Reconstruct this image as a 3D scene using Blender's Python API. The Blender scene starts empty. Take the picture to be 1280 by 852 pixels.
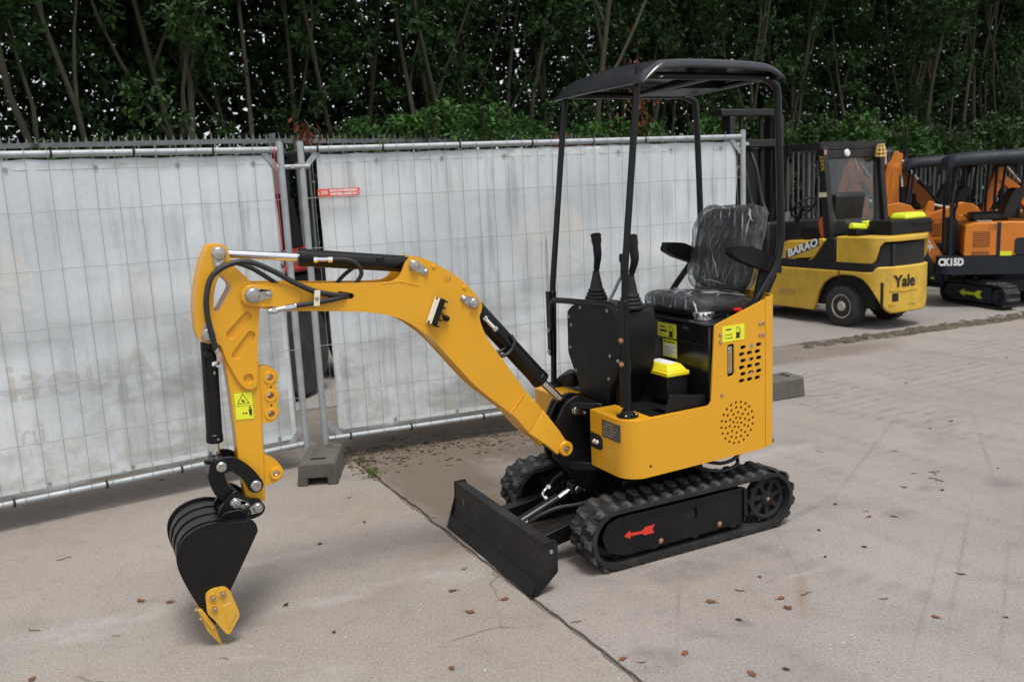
import bpy, bmesh, math, random
from math import sin, cos, pi, radians, sqrt, atan2
from mathutils import Vector, Matrix, Quaternion, noise
from mathutils.geometry import tessellate_polygon

SC = bpy.context.scene
COL = SC.collection
random.seed(7)

# ------------------------------------------------------------------ camera
cam_d = bpy.data.cameras.new('camera')
cam = bpy.data.objects.new('camera', cam_d)
COL.objects.link(cam)
SC.camera = cam
F_PX, PITCH, ROLL, EYE = 1101.0, math.atan2(190.0, 1101.0), math.atan2(310.0, 6374.0), 1.65
fw = Vector((0, cos(PITCH), -sin(PITCH)))
dn0 = Vector((0, -sin(PITCH), -cos(PITCH)))
rt0 = Vector((1, 0, 0))
rt = rt0 * cos(ROLL) + dn0 * sin(ROLL)
dn = -rt0 * sin(ROLL) + dn0 * cos(ROLL)
cam.matrix_world = Matrix(((rt.x, -dn.x, -fw.x, 0), (rt.y, -dn.y, -fw.y, 0), (rt.z, -dn.z, -fw.z, EYE), (0, 0, 0, 1)))
cam_d.sensor_width = 36.0
cam_d.lens = 36.0 * F_PX / 1280.0
cam_d.clip_start = 0.05
cam_d.clip_end = 2000.0
cam_d.dof.use_dof = True
cam_d.dof.focus_distance = 4.1
cam_d.dof.aperture_fstop = 4.0

# ------------------------------------------------------------------ light: overcast daylight
SUN_EL, SUN_AZ = radians(70), radians(25)      # azimuth: towards the light, clockwise from -Y (behind the camera) to +X
world = bpy.data.worlds.new('World')
SC.world = world
world.use_nodes = True
nt = world.node_tree
for n in list(nt.nodes): nt.nodes.remove(n)
sky = nt.nodes.new('ShaderNodeTexSky')
sky.sky_type = 'NISHITA'
sky.sun_disc = False
sky.sun_elevation = SUN_EL
to_sun = Vector((sin(SUN_AZ) * cos(SUN_EL), -cos(SUN_AZ) * cos(SUN_EL), sin(SUN_EL)))
sky.sun_rotation = math.atan2(to_sun.x, to_sun.y)
sky.air_density = 1.0
sky.dust_density = 1.5
sky.ozone_density = 1.0
hs = nt.nodes.new('ShaderNodeHueSaturation')
hs.inputs['Saturation'].default_value = 0.22
bg = nt.nodes.new('ShaderNodeBackground')
bg.inputs['Strength'].default_value = 0.10
wo = nt.nodes.new('ShaderNodeOutputWorld')
nt.links.new(sky.outputs[0], hs.inputs['Color'])
nt.links.new(hs.outputs[0], bg.inputs['Color'])
nt.links.new(bg.outputs[0], wo.inputs['Surface'])
sun_d = bpy.data.lights.new('sun', 'SUN')
sun_d.energy = 1.5
sun_d.angle = radians(20)
sun_d.color = (1.0, 0.965, 0.92)
sun = bpy.data.objects.new('sun', sun_d)
COL.objects.link(sun)
sun.location = (3, -4, 12)
sun.rotation_euler = to_sun.to_track_quat('Z', 'Y').to_euler()
vs = SC.view_settings
vs.view_transform = 'Standard'
vs.look = 'None'
vs.gamma = 1.0
vs.use_curve_mapping = False
vs.exposure = 0.97
SC.cycles.max_bounces = 8
SC.cycles.transparent_max_bounces = 16

# ------------------------------------------------------------------ helpers
class MB:
    """collects verts / faces (with a material slot) and builds one mesh object"""
    def __init__(s): s.v = []; s.f = []; s.m = []
    def add(s, vs_, fs, mi=0):
        o = len(s.v); s.v += [tuple(p) for p in vs_]
        for f in fs: s.f.append(tuple(i + o for i in f)); s.m.append(mi)
        return s
    def box(s, c, d, mi=0, rot=None, top=None):
        hx, hy, hz = d[0] / 2, d[1] / 2, d[2] / 2
        t = top or (1, 1)
        P = [Vector((sx * hx * (t[0] if sz > 0 else 1), sy * hy * (t[1] if sz > 0 else 1), sz * hz)) for sz in (-1, 1) for sy in (-1, 1) for sx in (-1, 1)]
        if rot is not None: P = [rot @ p for p in P]
        P = [p + Vector(c) for p in P]
        return s.add(P, [(0, 2, 3, 1), (4, 5, 7, 6), (0, 1, 5, 4), (2, 6, 7, 3), (0, 4, 6, 2), (1, 3, 7, 5)], mi)
    def prism(s, poly, w0, w1, fmap, holes=(), mi=0, mi_side=None):
        loops = [[Vector((a, b, 0)) for a, b in poly]] + [[Vector((a, b, 0)) for a, b in h] for h in holes]
        flat = [p for L in loops for p in L]
        tri = tessellate_polygon(loops)
        n = len(flat)
        vs_ = [fmap(p.x, p.y, w0) for p in flat] + [fmap(p.x, p.y, w1) for p in flat]
        fs = [tuple(t) for t in tri] + [tuple(i + n for i in reversed(t)) for t in tri]
        s.add(vs_, fs, mi)
        o = len(s.v) - 2 * n
        k = 0
        ms = mi if mi_side is None else mi_side
        for L in loops:
            m = len(L)
            for i in range(m):
                a, b = k + i, k + (i + 1) % m
                s.f.append((o + a, o + b, o + b + n, o + a + n)); s.m.append(ms)
            k += m
        return s
    def xz(s, poly, y0, y1, holes=(), mi=0, mi_side=None): return s.prism(poly, y0, y1, lambda u, v, w: (u, w, v), holes, mi, mi_side)
    def xy(s, poly, z0, z1, holes=(), mi=0, mi_side=None): return s.prism(poly, z0, z1, lambda u, v, w: (u, v, w), holes, mi, mi_side)
    def yz(s, poly, x0, x1, holes=(), mi=0, mi_side=None): return s.prism(poly, x0, x1, lambda u, v, w: (w, u, v), holes, mi, mi_side)
    def tube(s, pts, r, n=10, mi=0, caps=True, radii=None):
        P = [Vector(p) for p in pts]
        N = len(P)
        T = []
        for i in range(N):
            a = P[max(i - 1, 0)]; b = P[min(i + 1, N - 1)]
            d = (b - a); T.append(d.normalized() if d.length > 1e-9 else Vector((0, 0, 1)))
        ref = Vector((0, 0, 1)) if abs(T[0].z) < 0.9 else Vector((1, 0, 0))
        u = T[0].cross(ref).normalized()
        vs_ = []
        for i in range(N):
            u = (u - T[i] * u.dot(T[i]))
            u = u.normalized() if u.length > 1e-9 else T[i].orthogonal().normalized()
            w = T[i].cross(u)
            rr = radii[i] if radii else r
            for k in range(n):
                a = 2 * pi * k / n
                vs_.append(P[i] + (u * cos(a) + w * sin(a)) * rr)
        fs = []
        for i in range(N - 1):
            for k in range(n):
                fs.append((i * n + k, i * n + (k + 1) % n, (i + 1) * n + (k + 1) % n, (i + 1) * n + k))
        if caps:
            fs.append(tuple(reversed(range(n)))); fs.append(tuple((N - 1) * n + k for k in range(n)))
        return s.add(vs_, fs, mi)
    def cyl(s, a, b, r, n=20, mi=0, r2=None):
        return s.tube([a, b], r, n, mi, radii=[r, r if r2 is None else r2])
    def lathe(s, prof, origin, axis, n=24, mi=0, cap=True):
        """prof: list of (radius, distance along axis)"""
        ax = Vector(axis).normalized(); u = ax.orthogonal().normalized(); w = ax.cross(u); o = Vector(origin)
        vs_ = []
        for r, d in prof:
            for k in range(n):
                a = 2 * pi * k / n
                vs_.append(o + ax * d + (u * cos(a) + w * sin(a)) * r)
        fs = []
        m = len(prof)
        for i in range(m - 1):
            for k in range(n):
                fs.append((i * n + k, i * n + (k + 1) % n, (i + 1) * n + (k + 1) % n, (i + 1) * n + k))
        if cap:
            fs.append(tuple(reversed(range(n)))); fs.append(tuple((m - 1) * n + k for k in range(n)))
        return s.add(vs_, fs, mi)
    def band(s, path, zb, zt, th, mi=0, closed=False, inset_b=0.0):
        """vertical sheet along a plan path, thickness th to the right-hand (inner) side; zb, zt: constants or functions of index"""
        N = len(path)
        P = [Vector((a, b)) for a, b in path]
        vs_ = []
        for i in range(N):
            a = P[i - 1] if (i > 0 or closed) else P[i]
            b = P[(i + 1) % N] if (i < N - 1 or closed) else P[i]
            t = (b - a).normalized(); nr = Vector((t.y, -t.x))
            z0 = zb(i) if callable(zb) else zb
            z1 = zt(i) if callable(zt) else zt
            q = P[i] - nr * th
            ob = P[i] - nr * inset_b
            vs_ += [(ob.x, ob.y, z0), (P[i].x, P[i].y, z1), (q.x, q.y, z1), (q.x, q.y, z0)]
        fs = []
        M = N if closed else N - 1
        for i in range(M):
            o = 4 * i; p = 4 * ((i + 1) % N)
            for k in range(4):
                fs.append((o + k, p + k, p + (k + 1) % 4, o + (k + 1) % 4))
        if not closed:
            fs.append((0, 1, 2, 3)); o = 4 * (N - 1); fs.append((o + 3, o + 2, o + 1, o))
        return s.add(vs_, fs, mi)
    def xform(s, M, start=0):
        for i in range(start, len(s.v)): s.v[i] = tuple(M @ Vector(s.v[i]))
        return s
    def mesh(s, name, mats, smooth=35, recalc=True):
        me = bpy.data.meshes.new(name)
        me.from_pydata(s.v, [], s.f)
        for m in mats: me.materials.append(m)
        if len(mats) > 1:
            me.polygons.foreach_set('material_index', s.m)
        if recalc:
            bm = bmesh.new(); bm.from_mesh(me)
            bmesh.ops.recalc_face_normals(bm, faces=bm.faces)
            bm.to_mesh(me); bm.free()
        if smooth:
            me.shade_smooth()
            me.set_sharp_from_angle(angle=radians(smooth))
        me.update()
        return me
    def build(s, name, mat, parent=None, bevel=0.0, seg=2, smooth=35, recalc=True, **kw):
        mats = mat if isinstance(mat, (list, tuple)) else [mat]
        return link(name, s.mesh(name, mats, smooth, recalc), parent, bevel, seg, **kw)

def link(name, me, parent=None, bevel=0.0, seg=2, loc=None, rot=None, **kw):
    o = bpy.data.objects.new(name, me)
    COL.objects.link(o)
    if parent is not None: o.parent = parent
    if loc is not None: o.location = loc
    if rot is not None: o.rotation_euler = rot
    if bevel:
        b = o.modifiers.new('bevel', 'BEVEL'); b.width = bevel; b.segments = seg; b.limit_method = 'ANGLE'; b.angle_limit = radians(40)
        b.harden_normals = False
    for k, v in kw.items():
        if v is not None: o[k] = v
    return o

def thing(name, label, category, loc=(0, 0, 0), rz=0.0, group=None):
    o = bpy.data.objects.new(name, None)
    COL.objects.link(o)
    o.location = loc; o.rotation_euler = (0, 0, rz); o.empty_display_size = 0.2
    o['label'] = label; o['category'] = category
    if group: o['group'] = group
    return o

def copy_tree(o, parent=None):
    c = o.copy(); COL.objects.link(c)
    if parent is not None: c.parent = parent
    for ch in list(o.children): copy_tree(ch, c)
    return c

def spline(pts, k=6):
    P = [Vector(p) for p in pts]; out = []
    for i in range(len(P) - 1):
        p0 = P[max(i - 1, 0)]; p1 = P[i]; p2 = P[i + 1]; p3 = P[min(i + 2, len(P) - 1)]
        for j in range(k):
            t = j / k; t2 = t * t; t3 = t2 * t
            out.append(0.5 * ((2 * p1) + (p2 - p0) * t + (2 * p0 - 5 * p1 + 4 * p2 - p3) * t2 + (3 * p1 - p0 - 3 * p2 + p3) * t3))
    out.append(P[-1]); return out

def spl2(pts, k=4, closed=True):
    n = len(pts); P = [Vector((a, b)) for a, b in pts]; out = []
    for i in range(n if closed else n - 1):
        g = (lambda j: P[j % n]) if closed else (lambda j: P[min(max(j, 0), n - 1)])
        p0, p1, p2, p3 = g(i - 1), g(i), g(i + 1), g(i + 2)
        for j in range(k):
            t = j / k; t2 = t * t; t3 = t2 * t
            q = 0.5 * ((2 * p1) + (p2 - p0) * t + (2 * p0 - 5 * p1 + 4 * p2 - p3) * t2 + (3 * p1 - p0 - 3 * p2 + p3) * t3)
            out.append((q.x, q.y))
    if not closed: out.append(pts[-1])
    return out

def rounded(poly, r, k=4):
    """2D polygon with rounded corners; r a number or list"""
    n = len(poly); out = []
    for i in range(n):
        p = Vector(poly[i]); a = Vector(poly[i - 1]); b = Vector(poly[(i + 1) % n])
        rr = r[i] if isinstance(r, (list, tuple)) else r
        da = a - p; db = b - p
        rr = min(rr, da.length * 0.49, db.length * 0.49)
        if rr <= 1e-5: out.append((p.x, p.y)); continue
        p0 = p + da.normalized() * rr; p1 = p + db.normalized() * rr
        for j in range(k + 1):
            t = j / k
            q = p0 * (1 - t) ** 2 + p * 2 * t * (1 - t) + p1 * t * t
            out.append((q.x, q.y))
    return out

def circle(c, r, n=16): return [(c[0] + r * cos(2 * pi * i / n), c[1] + r * sin(2 * pi * i / n)) for i in range(n)]

def capsule(a, b, r, k=6):
    a = Vector(a); b = Vector(b); d = (b - a).normalized(); ang = atan2(d.y, d.x); out = []
    for j in range(k + 1):
        t = ang - pi / 2 + pi * j / k; out.append((b.x + r * cos(t), b.y + r * sin(t)))
    for j in range(k + 1):
        t = ang + pi / 2 + pi * j / k; out.append((a.x + r * cos(t), a.y + r * sin(t)))
    return out

def stroke2(pts, hw):
    """outline of a thick 2D line with per-point half width, round ends"""
    P = [Vector(p) for p in pts]; L = []; R = []
    n = len(P)
    for i in range(n):
        t = (P[min(i + 1, n - 1)] - P[max(i - 1, 0)]).normalized(); nr = Vector((-t.y, t.x))
        w = hw[i] if isinstance(hw, (list, tuple)) else hw
        L.append(P[i] + nr * w); R.append(P[i] - nr * w)
    def cap(c, t, w):
        ang = atan2(t.y, t.x)
        return [c + Vector((cos(ang + pi / 2 - pi * j / 6), sin(ang + pi / 2 - pi * j / 6))) * w for j in range(1, 6)]
    w1 = hw[-1] if isinstance(hw, (list, tuple)) else hw
    w0 = hw[0] if isinstance(hw, (list, tuple)) else hw
    out = L + cap(P[-1], (P[-1] - P[-2]).normalized(), w1) + R[::-1] + cap(P[0], (P[0] - P[1]).normalized(), w0)
    return [(p.x, p.y) for p in out]

def text_geo(txt, size, depth=0.001, bold=0.0, shear=0.0, spacing=1.0):
    cu = bpy.data.curves.new('lettering', 'FONT')
    cu.body = txt; cu.size = size; cu.extrude = depth; cu.offset = bold; cu.shear = shear; cu.space_character = spacing
    cu.align_x = 'CENTER'; cu.align_y = 'CENTER'; cu.resolution_u = 3
    o = bpy.data.objects.new('lettering', cu); COL.objects.link(o)
    bpy.context.view_layer.update()
    me = bpy.data.meshes.new_from_object(o.evaluated_get(bpy.context.evaluated_depsgraph_get()))
    vs_ = [v.co.copy() for v in me.vertices]; fs = [tuple(p.vertices) for p in me.polygons]
    bpy.data.objects.remove(o); bpy.data.curves.remove(cu); bpy.data.meshes.remove(me)
    return vs_, fs

def add_text(mb, txt, size, M, mi=0, depth=0.001, width=None, **kw):
    vs_, fs = text_geo(txt, size, depth, **kw)
    if width:
        x0 = min(v.x for v in vs_); x1 = max(v.x for v in vs_); k = width / (x1 - x0)
        vs_ = [Vector((v.x * k, v.y, v.z)) for v in vs_]
    mb.add([M @ v for v in vs_], fs, mi)

def frame(o, x, y):
    """matrix: local x -> x, local y -> y, z -> x cross y"""
    x = Vector(x).normalized(); y = Vector(y); z = x.cross(y).normalized(); y = z.cross(x)
    return Matrix(((x.x, y.x, z.x, o[0]), (x.y, y.y, z.y, o[1]), (x.z, y.z, z.z, o[2]), (0, 0, 0, 1)))

# ------------------------------------------------------------------ materials
def nodes_of(name):
    m = bpy.data.materials.new(name); m.use_nodes = True
    n = m.node_tree
    return m, n, n.nodes['Principled BSDF']

def mk(name, col, rough=0.5, metal=0.0, var=0.12, vscale=6.0, rvar=0.12, bump=0.0, bscale=60.0, dirt=None, dirt_amt=0.0, dirt_scale=3.0, coat=0.0, spec=0.5):
    m, n, b = nodes_of(name)
    L = n.links.new
    tc = n.nodes.new('ShaderNodeTexCoord')
    nz = n.nodes.new('ShaderNodeTexNoise'); nz.inputs['Scale'].default_value = vscale; nz.inputs['Detail'].default_value = 6
    L(tc.outputs['Object'], nz.inputs['Vector'])
    mx = n.nodes.new('ShaderNodeMix'); mx.data_type = 'RGBA'
    lo = tuple(c * (1 - var) for c in col) + (1,); hi = tuple(min(1, c * (1 + var)) for c in col) + (1,)
    mx.inputs[6].default_value = lo; mx.inputs[7].default_value = hi
    L(nz.outputs['Fac'], mx.inputs[0])
    cout = mx.outputs[2]
    if dirt is not None:
        n2 = n.nodes.new('ShaderNodeTexNoise'); n2.inputs['Scale'].default_value = dirt_scale; n2.inputs['Detail'].default_value = 9; n2.inputs['Roughness'].default_value = 0.68
        L(tc.outputs['Object'], n2.inputs['Vector'])
        mr = n.nodes.new('ShaderNodeMapRange'); mr.inputs['From Min'].default_value = 0.48; mr.inputs['From Max'].default_value = 0.72
        mr.inputs['To Max'].default_value = dirt_amt
        L(n2.outputs['Fac'], mr.inputs['Value'])
        m2 = n.nodes.new('ShaderNodeMix'); m2.data_type = 'RGBA'
        L(mr.outputs[0], m2.inputs[0]); L(cout, m2.inputs[6]); m2.inputs[7].default_value = tuple(dirt) + (1,)
        cout = m2.outputs[2]
    L(cout, b.inputs['Base Color'])
    mr2 = n.nodes.new('ShaderNodeMapRange'); mr2.inputs['To Min'].default_value = max(0.02, rough - rvar); mr2.inputs['To Max'].default_value = min(1, rough + rvar)
    n3 = n.nodes.new('ShaderNodeTexNoise'); n3.inputs['Scale'].default_value = vscale * 2.7; n3.inputs['Detail'].default_value = 5
    L(tc.outputs['Object'], n3.inputs['Vector']); L(n3.outputs['Fac'], mr2.inputs['Value']); L(mr2.outputs[0], b.inputs['Roughness'])
    b.inputs['Metallic'].default_value = metal
    b.inputs['Specular IOR Level'].default_value = spec
    if coat: b.inputs['Coat Weight'].default_value = coat; b.inputs['Coat Roughness'].default_value = 0.15
    if bump:
        bp = n.nodes.new('ShaderNodeBump'); bp.inputs['Strength'].default_value = bump; bp.inputs['Distance'].default_value = 0.002
        n4 = n.nodes.new('ShaderNodeTexNoise'); n4.inputs['Scale'].default_value = bscale; n4.inputs['Detail'].default_value = 4
        L(tc.outputs['Object'], n4.inputs['Vector']); L(n4.outputs['Fac'], bp.inputs['Height']); L(bp.outputs[0], b.inputs['Normal'])
    return m

YEL = mk('yellow paint', (0.66, 0.322, 0.013), 0.30, var=0.06, vscale=4, rvar=0.1, bump=0.06, bscale=160, dirt=(0.45, 0.27, 0.07), dirt_amt=0.14, dirt_scale=6)
YEL2 = mk('yellow bucket paint', (0.60, 0.33, 0.026), 0.42, var=0.08, vscale=9, bump=0.12, bscale=90, dirt=(0.4, 0.3, 0.14), dirt_amt=0.35, dirt_scale=12)
BLK = mk('black satin paint', (0.0045, 0.0047, 0.0055), 0.33, var=0.3, vscale=7, rvar=0.1, bump=0.1, bscale=120, dirt=(0.04, 0.037, 0.034), dirt_amt=0.13, dirt_scale=6, spec=0.32)
BLKM = mk('black matt plastic', (0.006, 0.0062, 0.0072), 0.48, var=0.25, vscale=8, bump=0.15, bscale=260, dirt=(0.045, 0.042, 0.038), dirt_amt=0.14, dirt_scale=7, spec=0.25)
BLADE = mk('black worn blade', (0.008, 0.008, 0.009), 0.46, var=0.3, vscale=6, bump=0.2, bscale=60, dirt=(0.07, 0.065, 0.058), dirt_amt=0.3, dirt_scale=8, spec=0.28)
RUB = mk('black rubber', (0.012, 0.012, 0.013), 0.68, var=0.3, vscale=10, bump=0.3, bscale=90, dirt=(0.09, 0.08, 0.07), dirt_amt=0.3, dirt_scale=9, spec=0.35)
RUBD = mk('dusty rubber', (0.024, 0.0235, 0.023), 0.75, var=0.35, vscale=14, bump=0.35, bscale=90, dirt=(0.17, 0.155, 0.138), dirt_amt=0.6, dirt_scale=14, spec=0.35)
HOSE = mk('hose rubber', (0.014, 0.014, 0.015), 0.5, var=0.2, bump=0.3, bscale=200, dirt=(0.05, 0.05, 0.05), dirt_amt=0.2)
ZINC = mk('zinc steel', (0.50, 0.50, 0.485), 0.30, metal=1.0, var=0.3, vscale=60, bump=0.1, bscale=100)
CHROME = mk('chrome rod', (0.78, 0.78, 0.79), 0.14, metal=1.0, var=0.05, vscale=20, rvar=0.06)
BRASS = mk('copper bolts', (0.62, 0.42, 0.30), 0.35, metal=1.0, var=0.15, vscale=50)
GALV = mk('galvanised steel', (0.36, 0.385, 0.40), 0.58, metal=0.35, var=0.22, vscale=14, bump=0.12, bscale=80, dirt=(0.25, 0.25, 0.24), dirt_amt=0.5, dirt_scale=10)
WIRE = mk('grey wire', (0.25, 0.27, 0.28), 0.55, metal=0.4, var=0.2, vscale=20)
RED = mk('red decal', (0.62, 0.035, 0.02), 0.45, var=0.08)
REDP = mk('red sign plastic', (0.66, 0.07, 0.05), 0.45, var=0.12, vscale=14, dirt=(0.5, 0.4, 0.35), dirt_amt=0.3)
WHT = mk('white print', (0.78, 0.78, 0.76), 0.5, var=0.05)
LIME = mk('lime sticker', (0.72, 0.74, 0.03), 0.4, var=0.05)
LID = mk('yellow plastic lid', (0.80, 0.66, 0.02), 0.4, var=0.05, bump=0.05)
LIMEP = mk('lime plastic lid', (0.60, 0.68, 0.02), 0.4, var=0.06, bump=0.05)
INK = mk('black ink', (0.015, 0.015, 0.015), 0.55, var=0.1)
DARK = mk('dark interior', (0.008, 0.008, 0.008), 0.8, var=0.2)
NAMEP = mk('grey name plate', (0.075, 0.075, 0.08), 0.35, metal=0.3, var=0.15, vscale=30)
LENS = mk('work light lens', (0.75, 0.75, 0.72), 0.15, var=0.1, vscale=60, bump=0.6, bscale=300)
CREAM = mk('cream rubber clip', (0.72, 0.66, 0.5), 0.5, var=0.1)
SEAT = mk('black seat vinyl', (0.010, 0.010, 0.012), 0.5, var=0.25, vscale=10, bump=0.3, bscale=150)

# ================================================================== ground
SPOTS = [(0.456, 2.852, 0.086, 0.08, -2.495, 'd', 0.6), (0.646, 3.026, 0.12, 0.034, 2.49, 'd', 0.5), (0.804, 3.084, 0.064, 0.05, 2.873, 'd', 0.45), (0.736, 3.559, 0.232, 0.1, -2.856, 'd', 0.5), (0.991, 3.715, 0.255, 0.072, -2.751, 'd', 0.3), (1.851, 4.105, 0.105, 0.075, 0.795, 'd', 0.5), (2.142, 4.403, 0.136, 0.064, -2.351, 'd', 0.4), (1.494, 4.209, 0.206, 0.038, -2.421, 'd', 0.5), (2.546, 4.42, 0.13, 0.087, 0.65, 'd', 0.5), (2.629, 5.305, 0.167, 0.105, 0.92, 'd', 0.35), (1.108, 3.291, 0.213, 0.028, 1.301, 'b', 0.6), (0.041, 3.212, 0.095, 0.088, 2.622, 'd', 0.25), (-0.527, 3.519, 0.21, 0.104, -2.717, 'b', 0.35), (-0.252, 4.377, 0.414, 0.125, 1.575, 'd', 0.5), (-2.041, 3.355, 0.119, 0.077, -3.016, 'd', 0.3), (0.178, 3.904, 0.18, 0.149, 1.638, 'd', 0.3), (-0.345, 3.874, 0.286, 0.101, -2.62, 'b', 0.45), (-0.85, 4.457, 0.385, 0.297, -2.792, 'b', 0.35), (-1.656, 3.371, 0.466, 0.071, -2.648, 'p', 0.65), (-0.791, 3.472, 0.456, 0.06, -2.682, 'p', 0.65), (-1.205, 3.885, 0.333, 0.057, -2.71, 'p', 0.65), (-0.329, 3.615, 0.253, 0.124, -2.798, 'p', 0.65), (-1.77, 3.2, 0.229, 0.057, -2.861, 'p', 0.65), (-0.675, 2.86, 0.084, 0.063, 2.432, 'p', 0.65), (1.507, 5.101, 0.438, 0.085, -2.684, 'p', 0.65), (1.199, 3.482, 0.107, 0.019, -2.748, 'p', 0.65), (1.876, 3.208, 0.662, 0.009, -2.107, 'd', 0.3), (1.58, 3.219, 0.696, 0.011, -2.121, 'd', 0.3), (0.621, 3.322, 0.619, 0.011, -1.779, 'd', 0.3), (2.768, 5.022, 1.144, 0.014, -1.982, 'd', 0.3), (2.145, 5.127, 1.261, 0.016, -2.156, 'd', 0.3), (1.181, 3.692, 0.407, 0.012, -1.652, 'd', 0.3), (1.863, 3.526, 0.962, 0.012, -2.103, 'd', 0.3), (-2.391, 4.664, 0.801, 0.35, -2.412, 'd', 0.28), (-1.678, 5.102, 0.629, 0.234, -2.416, 'd', 0.28)]  # last two dark spots paint the shade in front of the left fence
PRINTS = [(2.551, 6.479, 0.656, 0.359, 1.393), (3.629, 7.119, 1.018, 0.568, -2.437), (2.638, 5.795, 0.404, 0.312, 2.168), (2.38, 7.156, 0.42, 0.369, 0.902), (4.495, 8.099, 1.037, 0.363, 0.891)]
def concrete_mat(name, tint=(0.30, 0.269, 0.246), tracks=True, dark=0.0, side=lambda q: True, soil_on=True):
    m, n, b = nodes_of(name); L = n.links.new
    tc = n.nodes.new('ShaderNodeTexCoord')
    def noise_(sc, det=6, ro=0.6, vec=None, dist=0.0):
        q = n.nodes.new('ShaderNodeTexNoise'); q.inputs['Scale'].default_value = sc; q.inputs['Detail'].default_value = det; q.inputs['Roughness'].default_value = ro
        q.inputs['Distortion'].default_value = dist
        L(vec if vec is not None else tc.outputs['Object'], q.inputs['Vector']); return q.outputs['Fac']
    def rng(v, a, c, lo=0.0, hi=1.0):
        q = n.nodes.new('ShaderNodeMapRange'); q.inputs['From Min'].default_value = a; q.inputs['From Max'].default_value = c; q.inputs['To Min'].default_value = lo; q.inputs['To Max'].default_value = hi
        L(v, q.inputs['Value']); return q.outputs[0]
    def mix(f, a, c, mode='MIX'):
        q = n.nodes.new('ShaderNodeMix'); q.data_type = 'RGBA'; q.blend_type = mode
        if isinstance(f, float): q.inputs[0].default_value = f
        else: L(f, q.inputs[0])
        for i, s in ((6, a), (7, c)):
            if isinstance(s, tuple): q.inputs[i].default_value = s + (1,)
            else: L(s, q.inputs[i])
        return q.outputs[2]
    def mul(a, c):
        q = n.nodes.new('ShaderNodeMath'); q.operation = 'MULTIPLY'
        for i, s in ((0, a), (1, c)):
            if isinstance(s, float): q.inputs[i].default_value = s
            else: L(s, q.inputs[i])
        return q.outputs[0]
    def mapped(rz, sc, loc=(0, 0, 0)):
        q = n.nodes.new('ShaderNodeMapping'); q.inputs['Rotation'].default_value = (0, 0, rz); q.inputs['Scale'].default_value = sc; q.inputs['Location'].default_value = loc
        L(tc.outputs['Object'], q.inputs['Vector']); return q.outputs[0]
    t = Vector(tint)
    c = mix(rng(noise_(0.9, 8, 0.62), 0.3, 0.7), tuple(t * 0.72), tuple(t * 1.16))
    # warm / grey drift
    c = mix(rng(noise_(0.45, 5, 0.6, mapped(0.5, (1, 1.7, 1), (3, 1, 0))), 0.38, 0.68), c, (t.x * 0.95, t.y * 0.885, t.z * 0.80))
    # cloudy dark stains
    c = mix(mul(rng(noise_(2.3, 9, 0.68, mapped(0.3, (0.8, 1.5, 1), (7, 2, 0))), 0.54, 0.78), 0.6), c, tuple(t * 0.45))
    # small dark stains with a shape of their own
    c = mix(mul(rng(noise_(3.4, 4, 0.5, mapped(-0.2, (0.8, 1.3, 1), (1, 9, 0)), 0.6), 0.665, 0.72), 0.42), c, tuple(t * 0.38))
    # fine sand and grit speckle
    c = mix(rng(noise_(95, 3, 0.7), 0.36, 0.68), mix(0.45, c, tuple(t * 0.45)), mix(0.3, c, tuple(Vector((1.35, 1.33, 1.32)) * t.x)))
    c = mix(mul(rng(noise_(38, 4, 0.75), 0.57, 0.74), 0.4), c, tuple(t * 0.42))
    c = mix(mul(rng(noise_(11, 6, 0.7), 0.54, 0.72), 0.38), c, tuple(t * 0.5))
    # pale scraped streaks running along the yard
    st = mul(rng(noise_(1.6, 7, 0.7, mapped(radians(-22), (0.5, 5.5, 1), (2, 3, 0))), 0.6, 0.76), rng(noise_(0.7, 3, 0.5, mapped(0.2, (1, 1, 1), (5, 5, 0))), 0.42, 0.62))
    c = mix(mul(st, 0.6), c, (0.44, 0.42, 0.40))
    if tracks:
        # faint tyre and track prints: broken bars along curved lanes
        for (rz, loc, ls, bs) in ((radians(62), (0.4, 0.3, 0), 1.15, 22.0), (radians(48), (2.0, 1.0, 0), 0.8, 17.0)):
            v = mapped(rz, (1, 1, 1), loc)
            w1 = n.nodes.new('ShaderNodeTexWave'); w1.bands_direction = 'Y'; w1.inputs['Scale'].default_value = ls / 2; w1.inputs['Distortion'].default_value = 1.3; w1.inputs['Detail'].default_value = 2; w1.inputs['Detail Scale'].default_value = 0.4
            L(v, w1.inputs['Vector'])
            w2 = n.nodes.new('ShaderNodeTexWave'); w2.bands_direction = 'X'; w2.inputs['Scale'].default_value = bs / 6.3; w2.inputs['Distortion'].default_value = 2.2; w2.inputs['Detail'].default_value = 3; w2.inputs['Detail Scale'].default_value = 1.5
            L(v, w2.inputs['Vector'])
            f = mul(rng(w1.outputs['Fac'], 0.86, 0.99), rng(w2.outputs['Fac'], 0.45, 0.8))
            f = mul(f, rng(noise_(0.8, 5, 0.6, mapped(0.9, (1, 1, 1), (rz * 9, 4, 0))), 0.46, 0.66))
            c = mix(mul(f, 0.34), c, tuple(t * 0.5))
            f2 = mul(rng(w1.outputs['Fac'], 0.9, 1.0), 0.16)
            c = mix(f2, c, tuple(t * 0.62))
    if dark: c = mix(dark, c, tuple(Vector((0.55, 0.5, 0.45)) * t.x * 0.6))
    # damp soil trodden over the slab along the fence and between the machine and the fence
    gm = n.nodes.new('ShaderNodeNewGeometry')
    wn = n.nodes.new('ShaderNodeTexNoise'); wn.inputs['Scale'].default_value = 4.5; wn.inputs['Detail'].default_value = 5; L(gm.outputs['Position'], wn.inputs['Vector'])
    wv = n.nodes.new('ShaderNodeVectorMath'); wv.operation = 'MULTIPLY_ADD'; L(wn.outputs['Color'], wv.inputs[0]); wv.inputs[1].default_value = (.22, .22, 0); L(gm.outputs['Position'], wv.inputs[2])
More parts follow.
